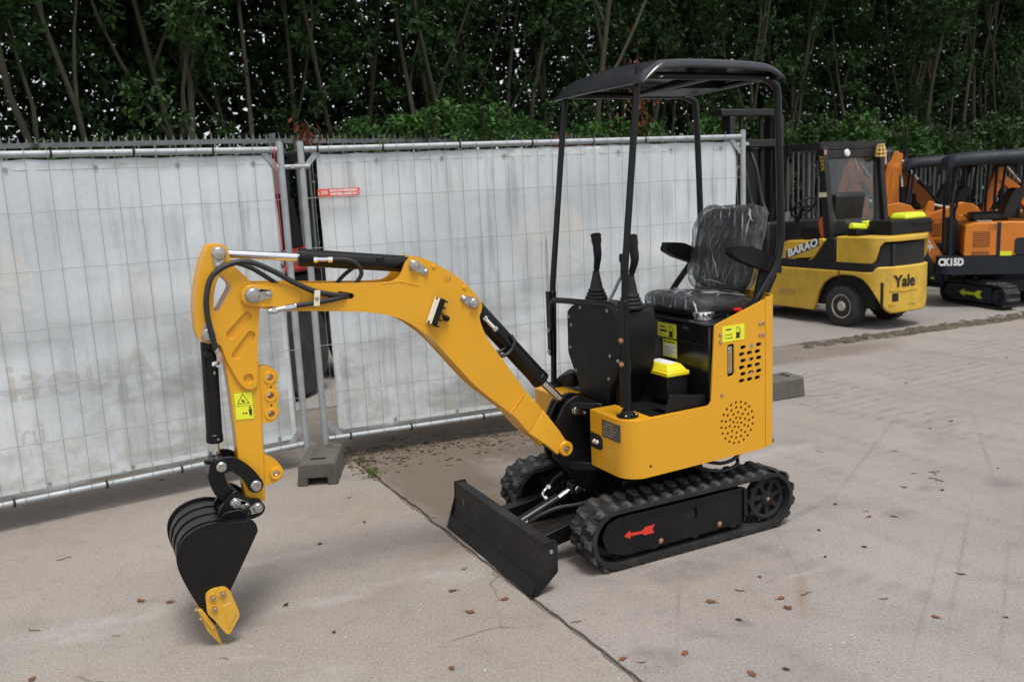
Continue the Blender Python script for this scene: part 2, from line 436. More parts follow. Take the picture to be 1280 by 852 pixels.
    sh = n.nodes.new('ShaderNodeVectorMath'); sh.operation = 'SUBTRACT'; L(wv.outputs[0], sh.inputs[0]); sh.inputs[1].default_value = (.11, .11, 0)
    def spot_mask(spots, soft=.15):
        acc = None
        for (x, y, rx, ry, a, st) in spots:
            q = n.nodes.new('ShaderNodeMapping'); q.vector_type = 'TEXTURE'; q.inputs['Location'].default_value = (x, y, 0); q.inputs['Rotation'].default_value = (0, 0, a); q.inputs['Scale'].default_value = (rx * 1.25, ry * 1.25, 1)
            L(sh.outputs[0] if ry > .03 else gm.outputs['Position'], q.inputs['Vector'])
            v = n.nodes.new('ShaderNodeVectorMath'); v.operation = 'LENGTH'; L(q.outputs[0], v.inputs[0])
            m_ = rng(v.outputs['Value'], 1.0, soft, 0.0, min(1.0, st * (.5 if soft == .151 else 1.3)))
            if acc is None: acc = m_
            else:
                mm = n.nodes.new('ShaderNodeMath'); mm.operation = 'MAXIMUM'; L(acc, mm.inputs[0]); L(m_, mm.inputs[1]); acc = mm.outputs[0]
        return acc
    grain = rng(noise_(9, 7, .72), 0.3, 0.62)
    for kind, col in (('d', tuple(t * 0.40)), ('b', (0.20, 0.135, 0.085)), ('p', (0.47, 0.45, 0.43))):
        sel = [q[:5] + (q[6],) for q in SPOTS if q[5] == kind and side(q)]
        if sel: c = mix(mul(spot_mask(sel, .151 if kind == 'p' else .15), grain), c, col)
    pr = [q + (1.0,) for q in PRINTS if side(q)]
    if pr:
        w3 = n.nodes.new('ShaderNodeTexWave'); w3.bands_direction = 'X'; w3.inputs['Scale'].default_value = 2.6; w3.inputs['Distortion'].default_value = 3.5; w3.inputs['Detail'].default_value = 4; w3.inputs['Detail Scale'].default_value = 2.0
        L(mapped(radians(62), (1, 1, 1)), w3.inputs['Vector'])
        c = mix(mul(mul(spot_mask(pr, .4), rng(w3.outputs['Fac'], .55, .85)), mul(rng(noise_(7, 6, .7), .4, .6), .42)), c, tuple(t * .42))
    soil = spot_mask([(-0.1, 5.55, 1.5, .36, radians(21), 1.0), (0.1, 6.05, 1.9, .55, radians(21), .85), (-0.42, 4.85, .85, .36, radians(116), .85), (-.05, 4.5, .5, .35, radians(116), .6), (.9, 6.05, .8, .25, radians(21), .9), (2.6, 8.0, 1.2, .3, radians(20), .5)], .5) if soil_on else None
    if soil is not None: c = mix(mul(soil, rng(noise_(3.1, 7, 0.66, mapped(0.1, (1, 1, 1), (4, 4, 0))), 0.2, 0.42)), c, (0.135, 0.106, 0.082))
    # hairline cracks
    vo = n.nodes.new('ShaderNodeTexVoronoi'); vo.feature = 'DISTANCE_TO_EDGE'; vo.inputs['Scale'].default_value = 0.55; L(sh.outputs[0], vo.inputs['Vector'])
    c = mix(mul(rng(vo.outputs['Distance'], 0.0035, 0.0008), rng(noise_(1.3, 3, .5, mapped(0, (1, 1, 1), (2, 8, 0))), .58, .66)), c, tuple(t * .35))
    L(c, b.inputs['Base Color'])
    L(rng(noise_(5, 5), 0.3, 0.7, 0.72, 0.95), b.inputs['Roughness'])
    b.inputs['Specular IOR Level'].default_value = 0.3
    h = n.nodes.new('ShaderNodeMath'); h.operation = 'ADD'
    L(mul(noise_(140, 4, 0.75), 0.5), h.inputs[0]); L(noise_(14, 8, 0.7), h.inputs[1])
    bp = n.nodes.new('ShaderNodeBump'); bp.inputs['Strength'].default_value = 0.4; bp.inputs['Distance'].default_value = 0.008
    L(h.outputs[0], bp.inputs['Height']); L(bp.outputs[0], b.inputs['Normal'])
    return m

def joint_side(q): return (q[0] - JA.x) * jn.x + (q[1] - JA.y) * jn.y
JA, JB = Vector((-0.98, 5.28)), Vector((1.72, 0.18))       # the open joint that runs under the blade
jd = (JB - JA).normalized(); jn = Vector((-jd.y, jd.x))     # towards the right-hand slab
if jn.x < 0: jn = -jn
CONC = concrete_mat('yard concrete', side=lambda q: joint_side(q) > -.15)
CONC_A = concrete_mat('yard concrete warm', (0.30, 0.263, 0.228), tracks=False, side=lambda q: joint_side(q) < .15, soil_on=False)
CONC_C = concrete_mat('yard concrete far', (0.31, 0.285, 0.265), tracks=False, dark=0.10, side=lambda q: False, soil_on=False)
SOIL = mk('soil', (0.165, 0.14, 0.112), 0.95, var=0.5, vscale=5, bump=0.9, bscale=45, dirt=(0.19, 0.165, 0.14), dirt_amt=0.8, dirt_scale=6)
BLOCKM = mk('old concrete block', (0.095, 0.088, 0.074), 0.92, var=0.4, vscale=8, bump=0.7, bscale=60, dirt=(0.045, 0.05, 0.032), dirt_amt=1.0, dirt_scale=5)

g = MB(); S = 700
g.add([(-S, -S, -0.014), (S, -S, -0.014), (S, S, -0.014), (-S, S, -0.014)], [(0, 1, 2, 3)])
ground = g.build('ground', SOIL, smooth=0, kind='structure')

def rough_edge(poly, step=0.05, amp=0.012, seed=0.0):
    out = []
    for i in range(len(poly)):
        a = Vector(poly[i]); b = Vector(poly[(i + 1) % len(poly)]); d = b - a
        near = min(a.length, b.length) < 14
        k = max(1, int(d.length / step)) if near else 1
        k = min(k, 260)
        nr = Vector((-d.y, d.x)).normalized() if d.length else Vector((0, 0))
        for j in range(k):
            p = a + d * j / k
            e = noise.noise(Vector((p.x * 9, p.y * 9, seed))) * amp + noise.noise(Vector((p.x * 31, p.y * 31, seed + 5))) * amp * 0.6 if (0 < j) else 0
            p = p + nr * e
            out.append((p.x, p.y))
    return out
gap = 0.012
a0, a1 = JA - jn * gap, JB - jn * gap
b0, b1 = JA + jn * gap, JB + jn * gap
slabs = [(CONC_A, [tuple(a1), tuple(a0), (-1.45, 5.95), (-6.6, 2.75), (-12, -.6), (-12, -6), (4.9, -6)], 1.0, 0.0),
         (CONC, [(5.0, -6.05), (30, -6), (30, 18.8), (2.9, 8.33), (0.95, 7.55), (-1.25, 6.6), (-1.15, 5.62), tuple(b0), tuple(b1)], 2.0, 0.0),
         (CONC_C, [(2.86, 8.62), (5.5, 9.62), (30, 19.9), (30, 60), (-14, 60), (-8, 5), (-1.3, 6.95), (0.9, 7.75)], 3.0, 0.0)]
for mat, poly, sd, dz in slabs:
    s = MB(); poly = rough_edge(poly, 0.045, 0.014, sd)
    s.xy(poly, -0.06, dz)
    s.build('concrete_slab', mat, ground, smooth=0)

# ------------------------------------------------------------------ loose grit along the joint and the fence foot
def pebble_mesh(mb, p, r):
    k = random.randint(5, 6); z = r * random.uniform(0.35, 0.7); a0_ = random.random() * 6
    ring = [(p[0] + r * random.uniform(.7, 1.2) * cos(a0_ + 2 * pi * i / k), p[1] + r * random.uniform(.7, 1.2) * sin(a0_ + 2 * pi * i / k), p[2]) for i in range(k)]
    mb.add(ring + [(p[0], p[1], p[2] + z)], [(i, (i + 1) % k, k) for i in range(k)])
gr = MB()
for i in range(1100):
    t = random.random(); q = JA.lerp(JB, t) + jn * random.gauss(0, 0.012); pebble_mesh(gr, (q.x, q.y, -0.013), random.uniform(0.002, 0.009))
for i in range(900):
    q = JA.lerp(JB, random.random() ** 1.5) + jn * random.gauss(0.02, 0.06); pebble_mesh(gr, (q.x, q.y, 0.0), random.uniform(0.001, 0.0045))
for i in range(1500):
    q = Vector((-1.18, 5.40)).lerp(Vector((1.7, 6.5)), random.random()) + Vector((0.35, -0.93)) * abs(random.gauss(-0.02, 0.16)); pebble_mesh(gr, (q.x, q.y, 0.0), random.uniform(0.0015, 0.009))
for i in range(2600):
    x = random.uniform(-3.5, 6); y = random.uniform(1.8, 8.2)
    pebble_mesh(gr, (x, y, 0.0), random.choice((0.0012, 0.0018, 0.0025, 0.004)))
gr.build('grit', mk('grit', (0.15, 0.125, 0.10), 0.95, var=0.6, vscale=30), smooth=0, recalc=False, kind='stuff')
gp = MB()
for i in range(700):
    x = random.uniform(-3.5, 5); y = random.uniform(1.8, 7.5)
    pebble_mesh(gp, (x, y, 0.0), random.choice((0.001, 0.0015, 0.0022, 0.0035)))
gp.build('pale_grit', mk('pale grit', (0.55, 0.53, 0.50), 0.9, var=0.3, vscale=30), smooth=0, recalc=False, kind='stuff')
# soil and moss in the open strip before the forklift
so = MB()
def lump(mb, c, r, h):
    k = 9; ring = []
    for i in range(k):
        a = 2 * pi * i / k; q = r * random.uniform(0.75, 1.2); ring.append((c[0] + q * cos(a), c[1] + q * sin(a) * 0.7, c[2]))
    ring2 = [((p[0] - c[0]) * 0.6 + c[0], (p[1] - c[1]) * 0.6 + c[1], c[2] + h * random.uniform(.5, .9)) for p in ring]
    mb.add(ring + ring2 + [(c[0], c[1], c[2] + h)], [(i, (i + 1) % k, k + (i + 1) % k, k + i) for i in range(k)] + [(k + i, k + (i + 1) % k, 2 * k) for i in range(k)])
for i in range(420):
    t = random.random() ** 0.8; q = Vector((2.75, 8.42)).lerp(Vector((9.2, 11.05)), t)
    q += Vector((-0.37, 0.93)) * random.uniform(-0.1, 0.13 + t * 0.05); lump(so, (q.x, q.y, -0.03), random.uniform(0.03, 0.10), random.uniform(0.025, 0.05))
for i in range(120):
    q = Vector((-1.0, 5.5)).lerp(Vector((0.9, 6.2)), random.random()) + Vector((0, 1)) * random.uniform(-.06, .1); lump(so, (q.x, q.y, -0.012), random.uniform(0.02, 0.07), random.uniform(0.012, 0.03))
so.build('soil_crumbs', mk('dark soil', (0.075, 0.062, 0.046), 0.95, var=0.5, vscale=9, bump=.8, bscale=60, dirt=(.05, .065, .02), dirt_amt=.7, dirt_scale=5), smooth=60, recalc=False, kind='stuff')

GRASS = mk('grass blades', (0.075, 0.105, 0.03), 0.6, var=0.4, vscale=5)
def blades(mb, c, n_, spread, h, lean=0.6):
    for i in range(n_):
        a = random.random() * 2 * pi; d = random.random() ** 0.7 * spread
        x, y = c[0] + cos(a) * d, c[1] + sin(a) * d
        b_ = random.random() * 2 * pi; hh = h * random.uniform(.5, 1.2); w = random.uniform(.0015, .004)
        dx, dy = cos(b_) * lean * hh, sin(b_) * lean * hh; px, py = -sin(b_) * w, cos(b_) * w
        mb.add([(x - px, y - py, c[2]), (x + px, y + py, c[2]), (x + dx * .4 + px * .8, y + dy * .4 + py * .8, c[2] + hh * .65), (x + dx * .4 - px * .8, y + dy * .4 - py * .8, c[2] + hh * .65), (x + dx, y + dy, c[2] + hh)], [(0, 1, 2, 3), (3, 2, 4)])
gs = MB()
for i in range(34):
    t = random.betavariate(1.2, 2.2); q = Vector((3.05, 8.45)).lerp(Vector((6.2, 9.75)), t) + Vector((-0.37, 0.93)) * random.uniform(-0.08, 0.08)
    blades(gs, (q.x, q.y, -0.01), random.randint(14, 40), random.uniform(.03, .09), random.uniform(.008, .026))
for i in range(30):
    q = JA.lerp(JB, random.random() ** 1.2); blades(gs, (q.x, q.y, -0.025), random.randint(2, 5), .012, .018)
gs.build('grass', GRASS, smooth=0, recalc=False, kind='stuff')

# ================================================================== mesh fence panels
def build_fence(o, ang, width, label, gap_left, wires_from=0):
    """local x runs along the panel from the end post nearest the gap, y points to the camera side"""
    R = thing('mesh_fence', label, 'fence', (o[0], o[1], 0), ang, 'temporary mesh fence panels')
    w = width
    fr = MB(); r = 0.0205
    top, bot = 1.94, 0.15
    fr.cyl((r, 0, bot), (w - r, 0, bot), 0.0165, 14)
    fr.build('bottom_rail', GALV, R)
    fr = MB(); fr.cyl((r, 0, top), (w - r, 0, top), 0.0185, 14); fr.build('top_rail', GALV, R)
    for x in (0, w):
        p = MB(); p.cyl((x, 0, 0.08), (x, 0, 1.985), r, 16); p.lathe([(r, 0), (r, 0.004), (r * .5, 0.007)], (x, 0, 1.982), (0, 0, 1), 16)
        p.build('post', GALV, R)
        s = 1 if x == 0 else -1
        for z0, z1, in ((top - 0.11, top - 0.012), (bot + 0.11, bot + 0.012)):
            p = MB(); a = Vector((x + s * 0.018, 0, z0)); b = Vector((x + s * 0.10, 0, z1)); d = (b - a).normalized()
            nn = Vector((-d.z, 0, d.x)) * 0.016
            p.add([tuple(a + nn + Vector((0, .003, 0))), tuple(b + nn + Vector((0, .003, 0))), tuple(b - nn + Vector((0, .003, 0))), tuple(a - nn + Vector((0, .003, 0))),
                   tuple(a + nn - Vector((0, .003, 0))), tuple(b + nn - Vector((0, .003, 0))), tuple(b - nn - Vector((0, .003, 0))), tuple(a - nn - Vector((0, .003, 0)))],
                  [(0, 1, 2, 3), (7, 6, 5, 4), (0, 4, 5, 1), (1, 5, 6, 2), (2, 6, 7, 3), (3, 7, 4, 0)])
            p.build('corner_gusset', GALV, R)
    m = MB(); m.cyl((w * 0.5, -0.028, bot), (w * 0.5, -0.028, top), 0.016, 12); m.build('middle_post', GALV, R)
    v = MB(); pts = [(0, 0.02, bot - 0.012)]
    n_ = int((w - 0.08) / 0.105)
    vm = MB()
    pts = []
    for k in range(25):
        z = bot - 0.01 + (top - bot + 0.05) * k / 24
        pts.append((0, 0.004 * sin(k * 0.9), z))
    vm.tube(pts, 0.0014, 6); vme = vm.mesh('vertical_wire', [WIRE])
    for i in range(n_ + 1):
        link('vertical_wire', vme, R, loc=(0.06 + i * (w - 0.12) / n_, 0.022, 0))
    hm = MB(); hm.tube([(0.0 + (w) * k / 40, 0.0015 * sin(k * 1.7), 0.002 * sin(k)) for k in range(41)], 0.0018, 6); hme = hm.mesh('horizontal_wire', [WIRE])
    for z in (0.45, 0.75, 1.05, 1.35, 1.65):
        link('horizontal_wire', hme, R, loc=(0, 0.0262, z))
    cl = MB(); cl.lathe([(0.021, -0.006), (0.024, 0), (0.021, 0.006)], (0, 0, 0), (1, 0, 0), 12); cme = cl.mesh('wire_clip', [INK])
    for x in (0.33, 0.75, 1.15, 1.6, 2.1, 2.6, 3.0):
        if x < w: link('wire_clip', cme, R, loc=(x, 0, bot), rot=(0, 0, 0)); link('wire_clip', cme, R, loc=(x + .06, 0, top))
    return R

def sheet_mat(name, disc, grime=0.9):
    """faded print seen through the back of a mesh banner; disc = (x, z, r) of the ghost emblem"""
    m, n, b = nodes_of(name); L = n.links.new
    tc = n.nodes.new('ShaderNodeTexCoord'); OB = tc.outputs['Object']
    def noise_(sc, det=6, ro=0.6, scale=(1, 1, 1), loc=(0, 0, 0), rot=(0, 0, 0)):
        mp = n.nodes.new('ShaderNodeMapping'); mp.inputs['Scale'].default_value = scale; mp.inputs['Location'].default_value = loc; mp.inputs['Rotation'].default_value = rot; L(OB, mp.inputs['Vector'])
        q = n.nodes.new('ShaderNodeTexNoise'); q.inputs['Scale'].default_value = sc; q.inputs['Detail'].default_value = det; q.inputs['Roughness'].default_value = ro; L(mp.outputs[0], q.inputs['Vector']); return q.outputs['Fac']
    def rng(v, a, c, lo=0.0, hi=1.0):
        q = n.nodes.new('ShaderNodeMapRange'); q.interpolation_type = 'SMOOTHSTEP'; q.inputs['From Min'].default_value = a; q.inputs['From Max'].default_value = c; q.inputs['To Min'].default_value = lo; q.inputs['To Max'].default_value = hi; L(v, q.inputs['Value']); return q.outputs[0]
    def mix(f, a, c):
        q = n.nodes.new('ShaderNodeMix'); q.data_type = 'RGBA'
        if isinstance(f, float): q.inputs[0].default_value = f
        else: L(f, q.inputs[0])
        for i, s in ((6, a), (7, c)):
            if isinstance(s, tuple): q.inputs[i].default_value = s + (1,)
            else: L(s, q.inputs[i])
        return q.outputs[2]
    def mth(op, a, c):
        q = n.nodes.new('ShaderNodeMath'); q.operation = op
        for i, s in ((0, a), (1, c)):
            if isinstance(s, (float, int)): q.inputs[i].default_value = s
            else: L(s, q.inputs[i])
        return q.outputs[0]
    c = mix(rng(noise_(1.1, 6), 0.3, 0.7), (0.48, 0.52, 0.545), (0.63, 0.66, 0.675))
    # ghost emblem: disc with two swooshes
    sp = n.nodes.new('ShaderNodeSeparateXYZ'); L(OB, sp.inputs[0])
    dx = mth('SUBTRACT', sp.outputs[0], disc[0]); dz = mth('SUBTRACT', sp.outputs[2], disc[1])
    rr = mth('SQRT', mth('ADD', mth('MULTIPLY', dx, dx), mth('MULTIPLY', dz, dz)), 0.0)
    inside = rng(rr, disc[2], disc[2] - 0.012)
    arc = mth('ADD', dz, mth('MULTIPLY', mth('MULTIPLY', dx, dx), 1.4))
    sw1 = mth('MULTIPLY', rng(arc, -0.035, -0.02), rng(arc, 0.03, 0.015))
    sw2 = mth('MULTIPLY', rng(arc, -0.11, -0.10), rng(arc, -0.065, -0.075))
    sw = mth('MINIMUM', mth('ADD', sw1, sw2), 1.0)
    f = mth('MULTIPLY', inside, mth('SUBTRACT', 1.0, mth('MULTIPLY', sw, 0.85)))
    f = mth('MULTIPLY', f, rng(noise_(4, 5, .6), 0.25, 0.7, 0.35, 0.85))
    c = mix(mth('MULTIPLY', f, 0.6), c, (0.64, 0.60, 0.545))
    # blush of faded colours
    c = mix(mth('MULTIPLY', rng(noise_(1.7, 3, .5, loc=(4, 0, 2)), 0.6, 0.78), 0.35), c, (0.50, 0.46, 0.46))
    c = mix(mth('MULTIPLY', rng(noise_(1.3, 3, .5, loc=(9, 0, 5)), 0.58, 0.78), 0.4), c, (0.40, 0.455, 0.45))
    # vertical run marks, diagonal grime in the folds, algae low down
    run = mth('MULTIPLY', rng(noise_(5, 6, .65, (2.6, 1, 0.22)), 0.46, 0.66), rng(noise_(1.5, 3, .5, loc=(1, 0, 7)), 0.36, 0.6))
    c = mix(mth('MULTIPLY', run, 0.5 * grime), c, (0.20, 0.205, 0.20))
    dg = mth('MULTIPLY', rng(noise_(1.5, 6, .62, (0.55, 1, 1.6), (2, 0, 3), (0, radians(-28), 0)), 0.44, 0.62), rng(sp.outputs[2], 1.35, 0.6))
    c = mix(mth('MULTIPLY', dg, 0.75 * grime), c, (0.20, 0.20, 0.185))
    al = mth('MULTIPLY', rng(noise_(7, 7, .7), 0.40, 0.62), rng(sp.outputs[2], 0.85, 0.2))
    c = mix(mth('MULTIPLY', al, 0.55 * grime), c, (0.33, 0.32, 0.25))
    c = mix(mth('MULTIPLY', rng(noise_(46, 3, .7), 0.6, 0.72), 0.22), c, (0.3, 0.3, 0.29))
    # woven threads
    wv = n.nodes.new('ShaderNodeTexWave'); wv.bands_direction = 'X'; wv.inputs['Scale'].default_value = 60; L(OB, wv.inputs['Vector'])
    c = mix(mth('MULTIPLY', wv.outputs['Fac'], 0.10), c, (0.35, 0.36, 0.36))
    L(c, b.inputs['Base Color']); b.inputs['Roughness'].default_value = 0.65; b.inputs['Specular IOR Level'].default_value = 0.25
    bp = n.nodes.new('ShaderNodeBump'); bp.inputs['Strength'].default_value = 0.25; bp.inputs['Distance'].default_value = 0.01
    L(noise_(22, 5, .6), bp.inputs['Height']); L(bp.outputs[0], b.inputs['Normal'])
    return m

def wav(x, z, sd):
    return 0.0055 * noise.noise(Vector((x * 13 + sd * 3, z * .9, 7))) + 0.0022 * noise.noise(Vector((x * 30, z * 1.6, sd))) + 0.010 * noise.noise(Vector((x * 1.3 + sd, z * 1.1, sd))) + 0.007 * sin((x * 0.9 + z * 1.5) * 3 + sd) + 0.004 * noise.noise(Vector((x * 8 + sd, z * 1.6, 3)))

def build_sheet(o, ang, x0, x1, z0, z1, sd, label, disc, hem=True):
    R = thing('banner_sheet', label, 'banner', (o[0], o[1], 0), ang, 'faded banner sheets on the fence panels')
    mb = MB(); nx, nz = 230, 60; vs_ = []
    for j in range(nz + 1):
        for i in range(nx + 1):
            u = i / nx; v = j / nz
            x = x0 + (x1 - x0) * u; z = z0 + (z1 - z0) * v
            z += (0.012 * sin(u * 40) * (1 - v) + 0.03 * noise.noise(Vector((u * 5, sd, 1))) * (1 - v)) * 0.5
            if v == 1: z -= 0.006 * abs(sin(u * pi * 12))
            x += 0.006 * noise.noise(Vector((z * 4, u * 2, sd))) + (0.02 if u == 0 else 0) * noise.noise(Vector((z * 2, 1, sd)))
            vs_.append((x, -0.006 + wav(x, z, sd), z))
    fs = [(j * (nx + 1) + i, j * (nx + 1) + i + 1, (j + 1) * (nx + 1) + i + 1, (j + 1) * (nx + 1) + i) for j in range(nz) for i in range(nx)]
    mb.add(vs_, fs)
    ob = mb.build('sheet', sheet_mat('banner ' + str(sd), disc), R, smooth=180, recalc=False)
    so_ = ob.modifiers.new('thickness', 'SOLIDIFY'); so_.thickness = 0.0012
    # hem tapes along the borders and eyelets
    HEM = mk('banner hem', (0.55, 0.575, 0.58), 0.6, var=0.15, vscale=12, dirt=(0.3, 0.3, 0.25), dirt_amt=0.5, dirt_scale=9)
    h = MB()
    def strip(a, b, wv_, k=60):
        a = Vector(a); b = Vector(b); w_ = Vector(wv_); P = []
        for i in range(k + 1):
            p = a.lerp(b, i / k)
            for q in (p, p + w_): P.append((q.x, -0.0035 + wav(q.x, q.y, sd), q.y))
        h.add(P, [(2 * i, 2 * i + 2, 2 * i + 3, 2 * i + 1) for i in range(k)])
    strip((x0 + .03, z0 + 0.018), (x1 - .03, z0 + 0.018), (0, 0.028)); strip((x0 + .03, z1 - 0.055), (x1 - .03, z1 - 0.055), (0, 0.028))
    strip((x0 + 0.012, z0 + .05), (x0 + 0.012, z1 - .08), (0.026, 0)); strip((x1 - 0.038, z0 + .05), (x1 - 0.038, z1 - .08), (0.026, 0))
    h.build('hem', HEM, R, smooth=180, recalc=False)
    e = MB(); e.lathe([(0.006, 0), (0.011, 0), (0.012, 0.003), (0.006, 0.004)], (0, 0, 0), (0, 1, 0), 12, cap=False); eme = e.mesh('eyelet', [GALV])
    t = x0 + 0.12
    while t < x1:
        for z in (z0 + 0.04, z1 - 0.045): link('eyelet', eme, R, loc=(t, 0.0 + wav(t, z, sd), z))
        t += 0.42
    return R

FL_O, FL_A = (-1.311, 5.31), radians(212.9)
FR_O, FR_A = (-1.207, 5.387), radians(21.1)
# camera side of the left panel is local +y (its x runs away to the left); the right panel is mirrored by turning it end for end
fenceL = build_fence(FL_O, FL_A, 3.2, 'left galvanised mesh fence panel carrying the banner with the big pale disc and mirrored letters', True)
w_r = 3.16
FRE = (FR_O[0] + w_r * cos(FR_A), FR_O[1] + w_r * sin(FR_A))
fenceR = build_fence(FRE, FR_A + pi, w_r, 'right galvanised mesh fence panel behind the digger, carrying the small red sign', True)
sheetL = build_sheet(FL_O, FL_A, 0.045, 3.12, 0.178, 1.915, 1.0, 'left faded white banner with mirrored ghost lettering seen from its back', (1.64, 1.28, 0.28))
sheetR = build_sheet(FRE, FR_A + pi, 0.06, 3.07, 0.178, 1.912, 2.0, 'right stained white banner with a faint round emblem behind the yellow digger', (1.54, 1.28, 0.28))
# ghost letters of the left banner, seen from behind: mirrored
GH = mk('ghost print', (0.62, 0.585, 0.51), 0.65, var=0.08, vscale=9, dirt=(0.52, 0.555, 0.575), dirt_amt=1.0, dirt_scale=5)
gn = GH.node_tree; gt = gn.nodes.new('ShaderNodeBsdfTransparent'); gx = gn.nodes.new('ShaderNodeMixShader'); gx.inputs[0].default_value = .42
gn.links.new(gt.outputs[0], gx.inputs[1]); gn.links.new(gn.nodes['Principled BSDF'].outputs[0], gx.inputs[2]); gn.links.new(gx.outputs[0], gn.nodes['Material Output'].inputs['Surface'])
def ghost(txt, size, cx, cz, width, mat):
    lt = MB(); add_text(lt, txt, size, frame((cx, 0.0, cz), (1, 0, 0), (0, 0, 1)), depth=0.0, width=width)
    me = bpy.data.meshes.new('ghost'); me.from_pydata(lt.v, [], lt.f); bm = bmesh.new(); bm.from_mesh(me)
    for ax, c0, half in ((0, cx, width / 2 + .1), (2, cz, size)):
        t = -half
        while t < half:
            p = [0, 0, 0]; p[ax] = c0 + t; nn = [0, 0, 0]; nn[ax] = 1
            bmesh.ops.bisect_plane(bm, geom=bm.verts[:] + bm.edges[:] + bm.faces[:], plane_co=p, plane_no=nn); t += 0.025
    for v in bm.verts: v.co.y = wav(v.co.x, v.co.z, 1.0) - 0.0028
    bm.to_mesh(me); bm.free(); me.materials.append(mat); me.shade_smooth()
    link('ghost_lettering', me, sheetL)
ghost('Auoti', 0.29, 1.19, 0.775, 0.74, GH)
ghost('in', 0.15, 1.47, 0.50, 0.11, GH)

# red name sign on the right panel
sg = thing('fence_sign', 'small red plastic name sign with white lettering high on the right fence panel', 'sign', (FR_O[0], FR_O[1], 0), FR_A)
def sxz(x): return x
p = MB(); p.xz(rounded([(0.076, 1.656), (0.332, 1.656), (0.332, 1.702), (0.076, 1.702)], 0.006), -0.034, -0.030); p.build('sign_plate', REDP, sg)
t = MB()
add_text(t, 'BOUWHEKKEN', 0.02, frame((0.233, -0.0346, 1.689), (1, 0, 0), (0, 0, 1)), depth=0.0003, bold=0.0006, width=0.165)
add_text(t, 'NEDERLAND.NL', 0.02, frame((0.233, -0.0346, 1.669), (1, 0, 0), (0, 0, 1)), depth=0.0003, bold=0.0006, width=0.165)
t.build('lettering', WHT, sg, smooth=0)
lg = MB(); lg.xz([(0.096, 1.668), (0.136, 1.668), (0.136, 1.692), (0.096, 1.692)], -0.0352, -0.0342); lg.build('emblem', mk('sign emblem', (0.62, 0.40, 0.30), 0.5), sg)
for x in (0.082, 0.326):
    z = MB(); z.tube(spline([(x, -0.034, 1.66), (x - .004, -0.04, 1.668), (x, -0.034, 1.68), (x, -.02, 1.67)], 3), 0.0015, 6); z.build('cable_tie', WHT, sg)

# coupler between the two panels, red cord with its hook
cp = thing('fence_coupler', 'short galvanised clamp joining the two fence posts near their top', 'clamp', (-1.25, 5.35, 1.84))
m = MB(); m.cyl((-0.085, -0.05, 0), (0.085, 0.052, 0), 0.014, 12); m.build('clamp_bar', GALV, cp)
m = MB(); m.lathe([(0.012, -.01), (0.012, .01)], (0.0, -0.022, 0.0), (0.3, -1, 0), 6); m.build('clamp_nut', ZINC, cp)
cord = thing('red_cord', 'thin red cord with a black hook hanging down the left fence panel', 'cord', (-1.335, 5.256, 1.36))
rc = MB(); rc.tube(spline([(0.004, 0.004, 0.6), (0, 0, 0.34), (0.002, 0.0, 0.14), (0, 0, 0.0)], 6), 0.0035, 6)
rc.build('cord_line', mk('red cord', (0.45, 0.03, 0.04), 0.7), cord)
hk = MB(); hk.tube(spline([(0, 0, 0.0), (0, -.008, -0.03), (0.01, -.01, -0.075), (-0.004, -.012, -0.105), (-0.012, -.01, -0.085)], 5), 0.0045, 8); hk.lathe([(0.006, 0), (.012, .008), (.012, .026), (.006, .034)], (0, -.006, -0.045), (0, 0, 1), 10)
hk.build('hook', INK, cord)

def block(o, ang, L_, W_, H_, label):
    R = thing('fence_block', label, 'concrete block', (o[0], o[1], 0), ang, 'concrete feet of the fence panels')
    mb = MB()
    sec = [(-W_ / 2, 0), (-W_ * .24, 0), (-W_ * .24, 0.045), (W_ * .24, 0.045), (W_ * .24, 0), (W_ / 2, 0), (W_ / 2 - .012, H_ - .01), (W_ / 2 - .03, H_), (-W_ / 2 + .03, H_), (-W_ / 2 + .012, H_ - .01)]
    mb.xz(sec, -L_ / 2, L_ / 2)
    mb.build('block_body', BLOCKM, R, bevel=0.008, seg=2)
    m = MB(); m.box((0, -L_ / 2 + .09, H_ + .002), (0.09, 0.018, 0.006)); m.build('lifting_slot', DARK, R)
    for y in (-.02, .06, .14):
        if abs(y) < L_ / 2 - .02: m = MB(); m.lathe([(0.021, 0), (0.027, 0.0), (0.027, .004), (.021, .004)], (-0.035 if y < .1 else .03, y, H_ - .001), (0, 0, 1), 14, cap=False); m.build('socket_rim', BLOCKM, R)
    return R
block((-1.185, 5.13), radians(4), 0.40, 0.235, 0.135, 'weathered concrete fence foot under the gap between the two panels')
block((1.86, 6.48), radians(111), 0.62, 0.25, 0.15, 'weathered concrete fence foot behind the digger, at the right end of the fence')

# ================================================================== the yellow mini digger
# local frame: x forward (towards the blade), y to its left (camera side), z up
TH = radians(206.2)
EX = thing('mini_excavator', 'yellow mini excavator with black canopy and raised boom standing on the concrete before the fence', 'excavator', (0.4403, 4.0697, 0), TH)
_bolt_cache = {}
def bolt_mesh(r, h, mat):
    k = (r, h, mat.name)
    if k not in _bolt_cache:
        m = MB(); m.lathe([(r * 1.45, 0), (r * 1.45, h * .22), (r, h * .24)], (0, 0, 0), (0, 0, 1), 14, cap=False); m.lathe([(r, h * .2), (r, h * .85), (r * .8, h), (0.0005, h)], (0, 0, 0), (0, 0, 1), 6, cap=False)
        _bolt_cache[k] = m.mesh('bolt', [mat])
    return _bolt_cache[k]
def bolt(parent, p, nrm, r=0.006, h=0.007, mat=ZINC, name='bolt'):
    q = Vector(nrm).to_track_quat('Z', 'Y').to_euler()
    return link(name, bolt_mesh(r, h, mat), parent, loc=p, rot=q)
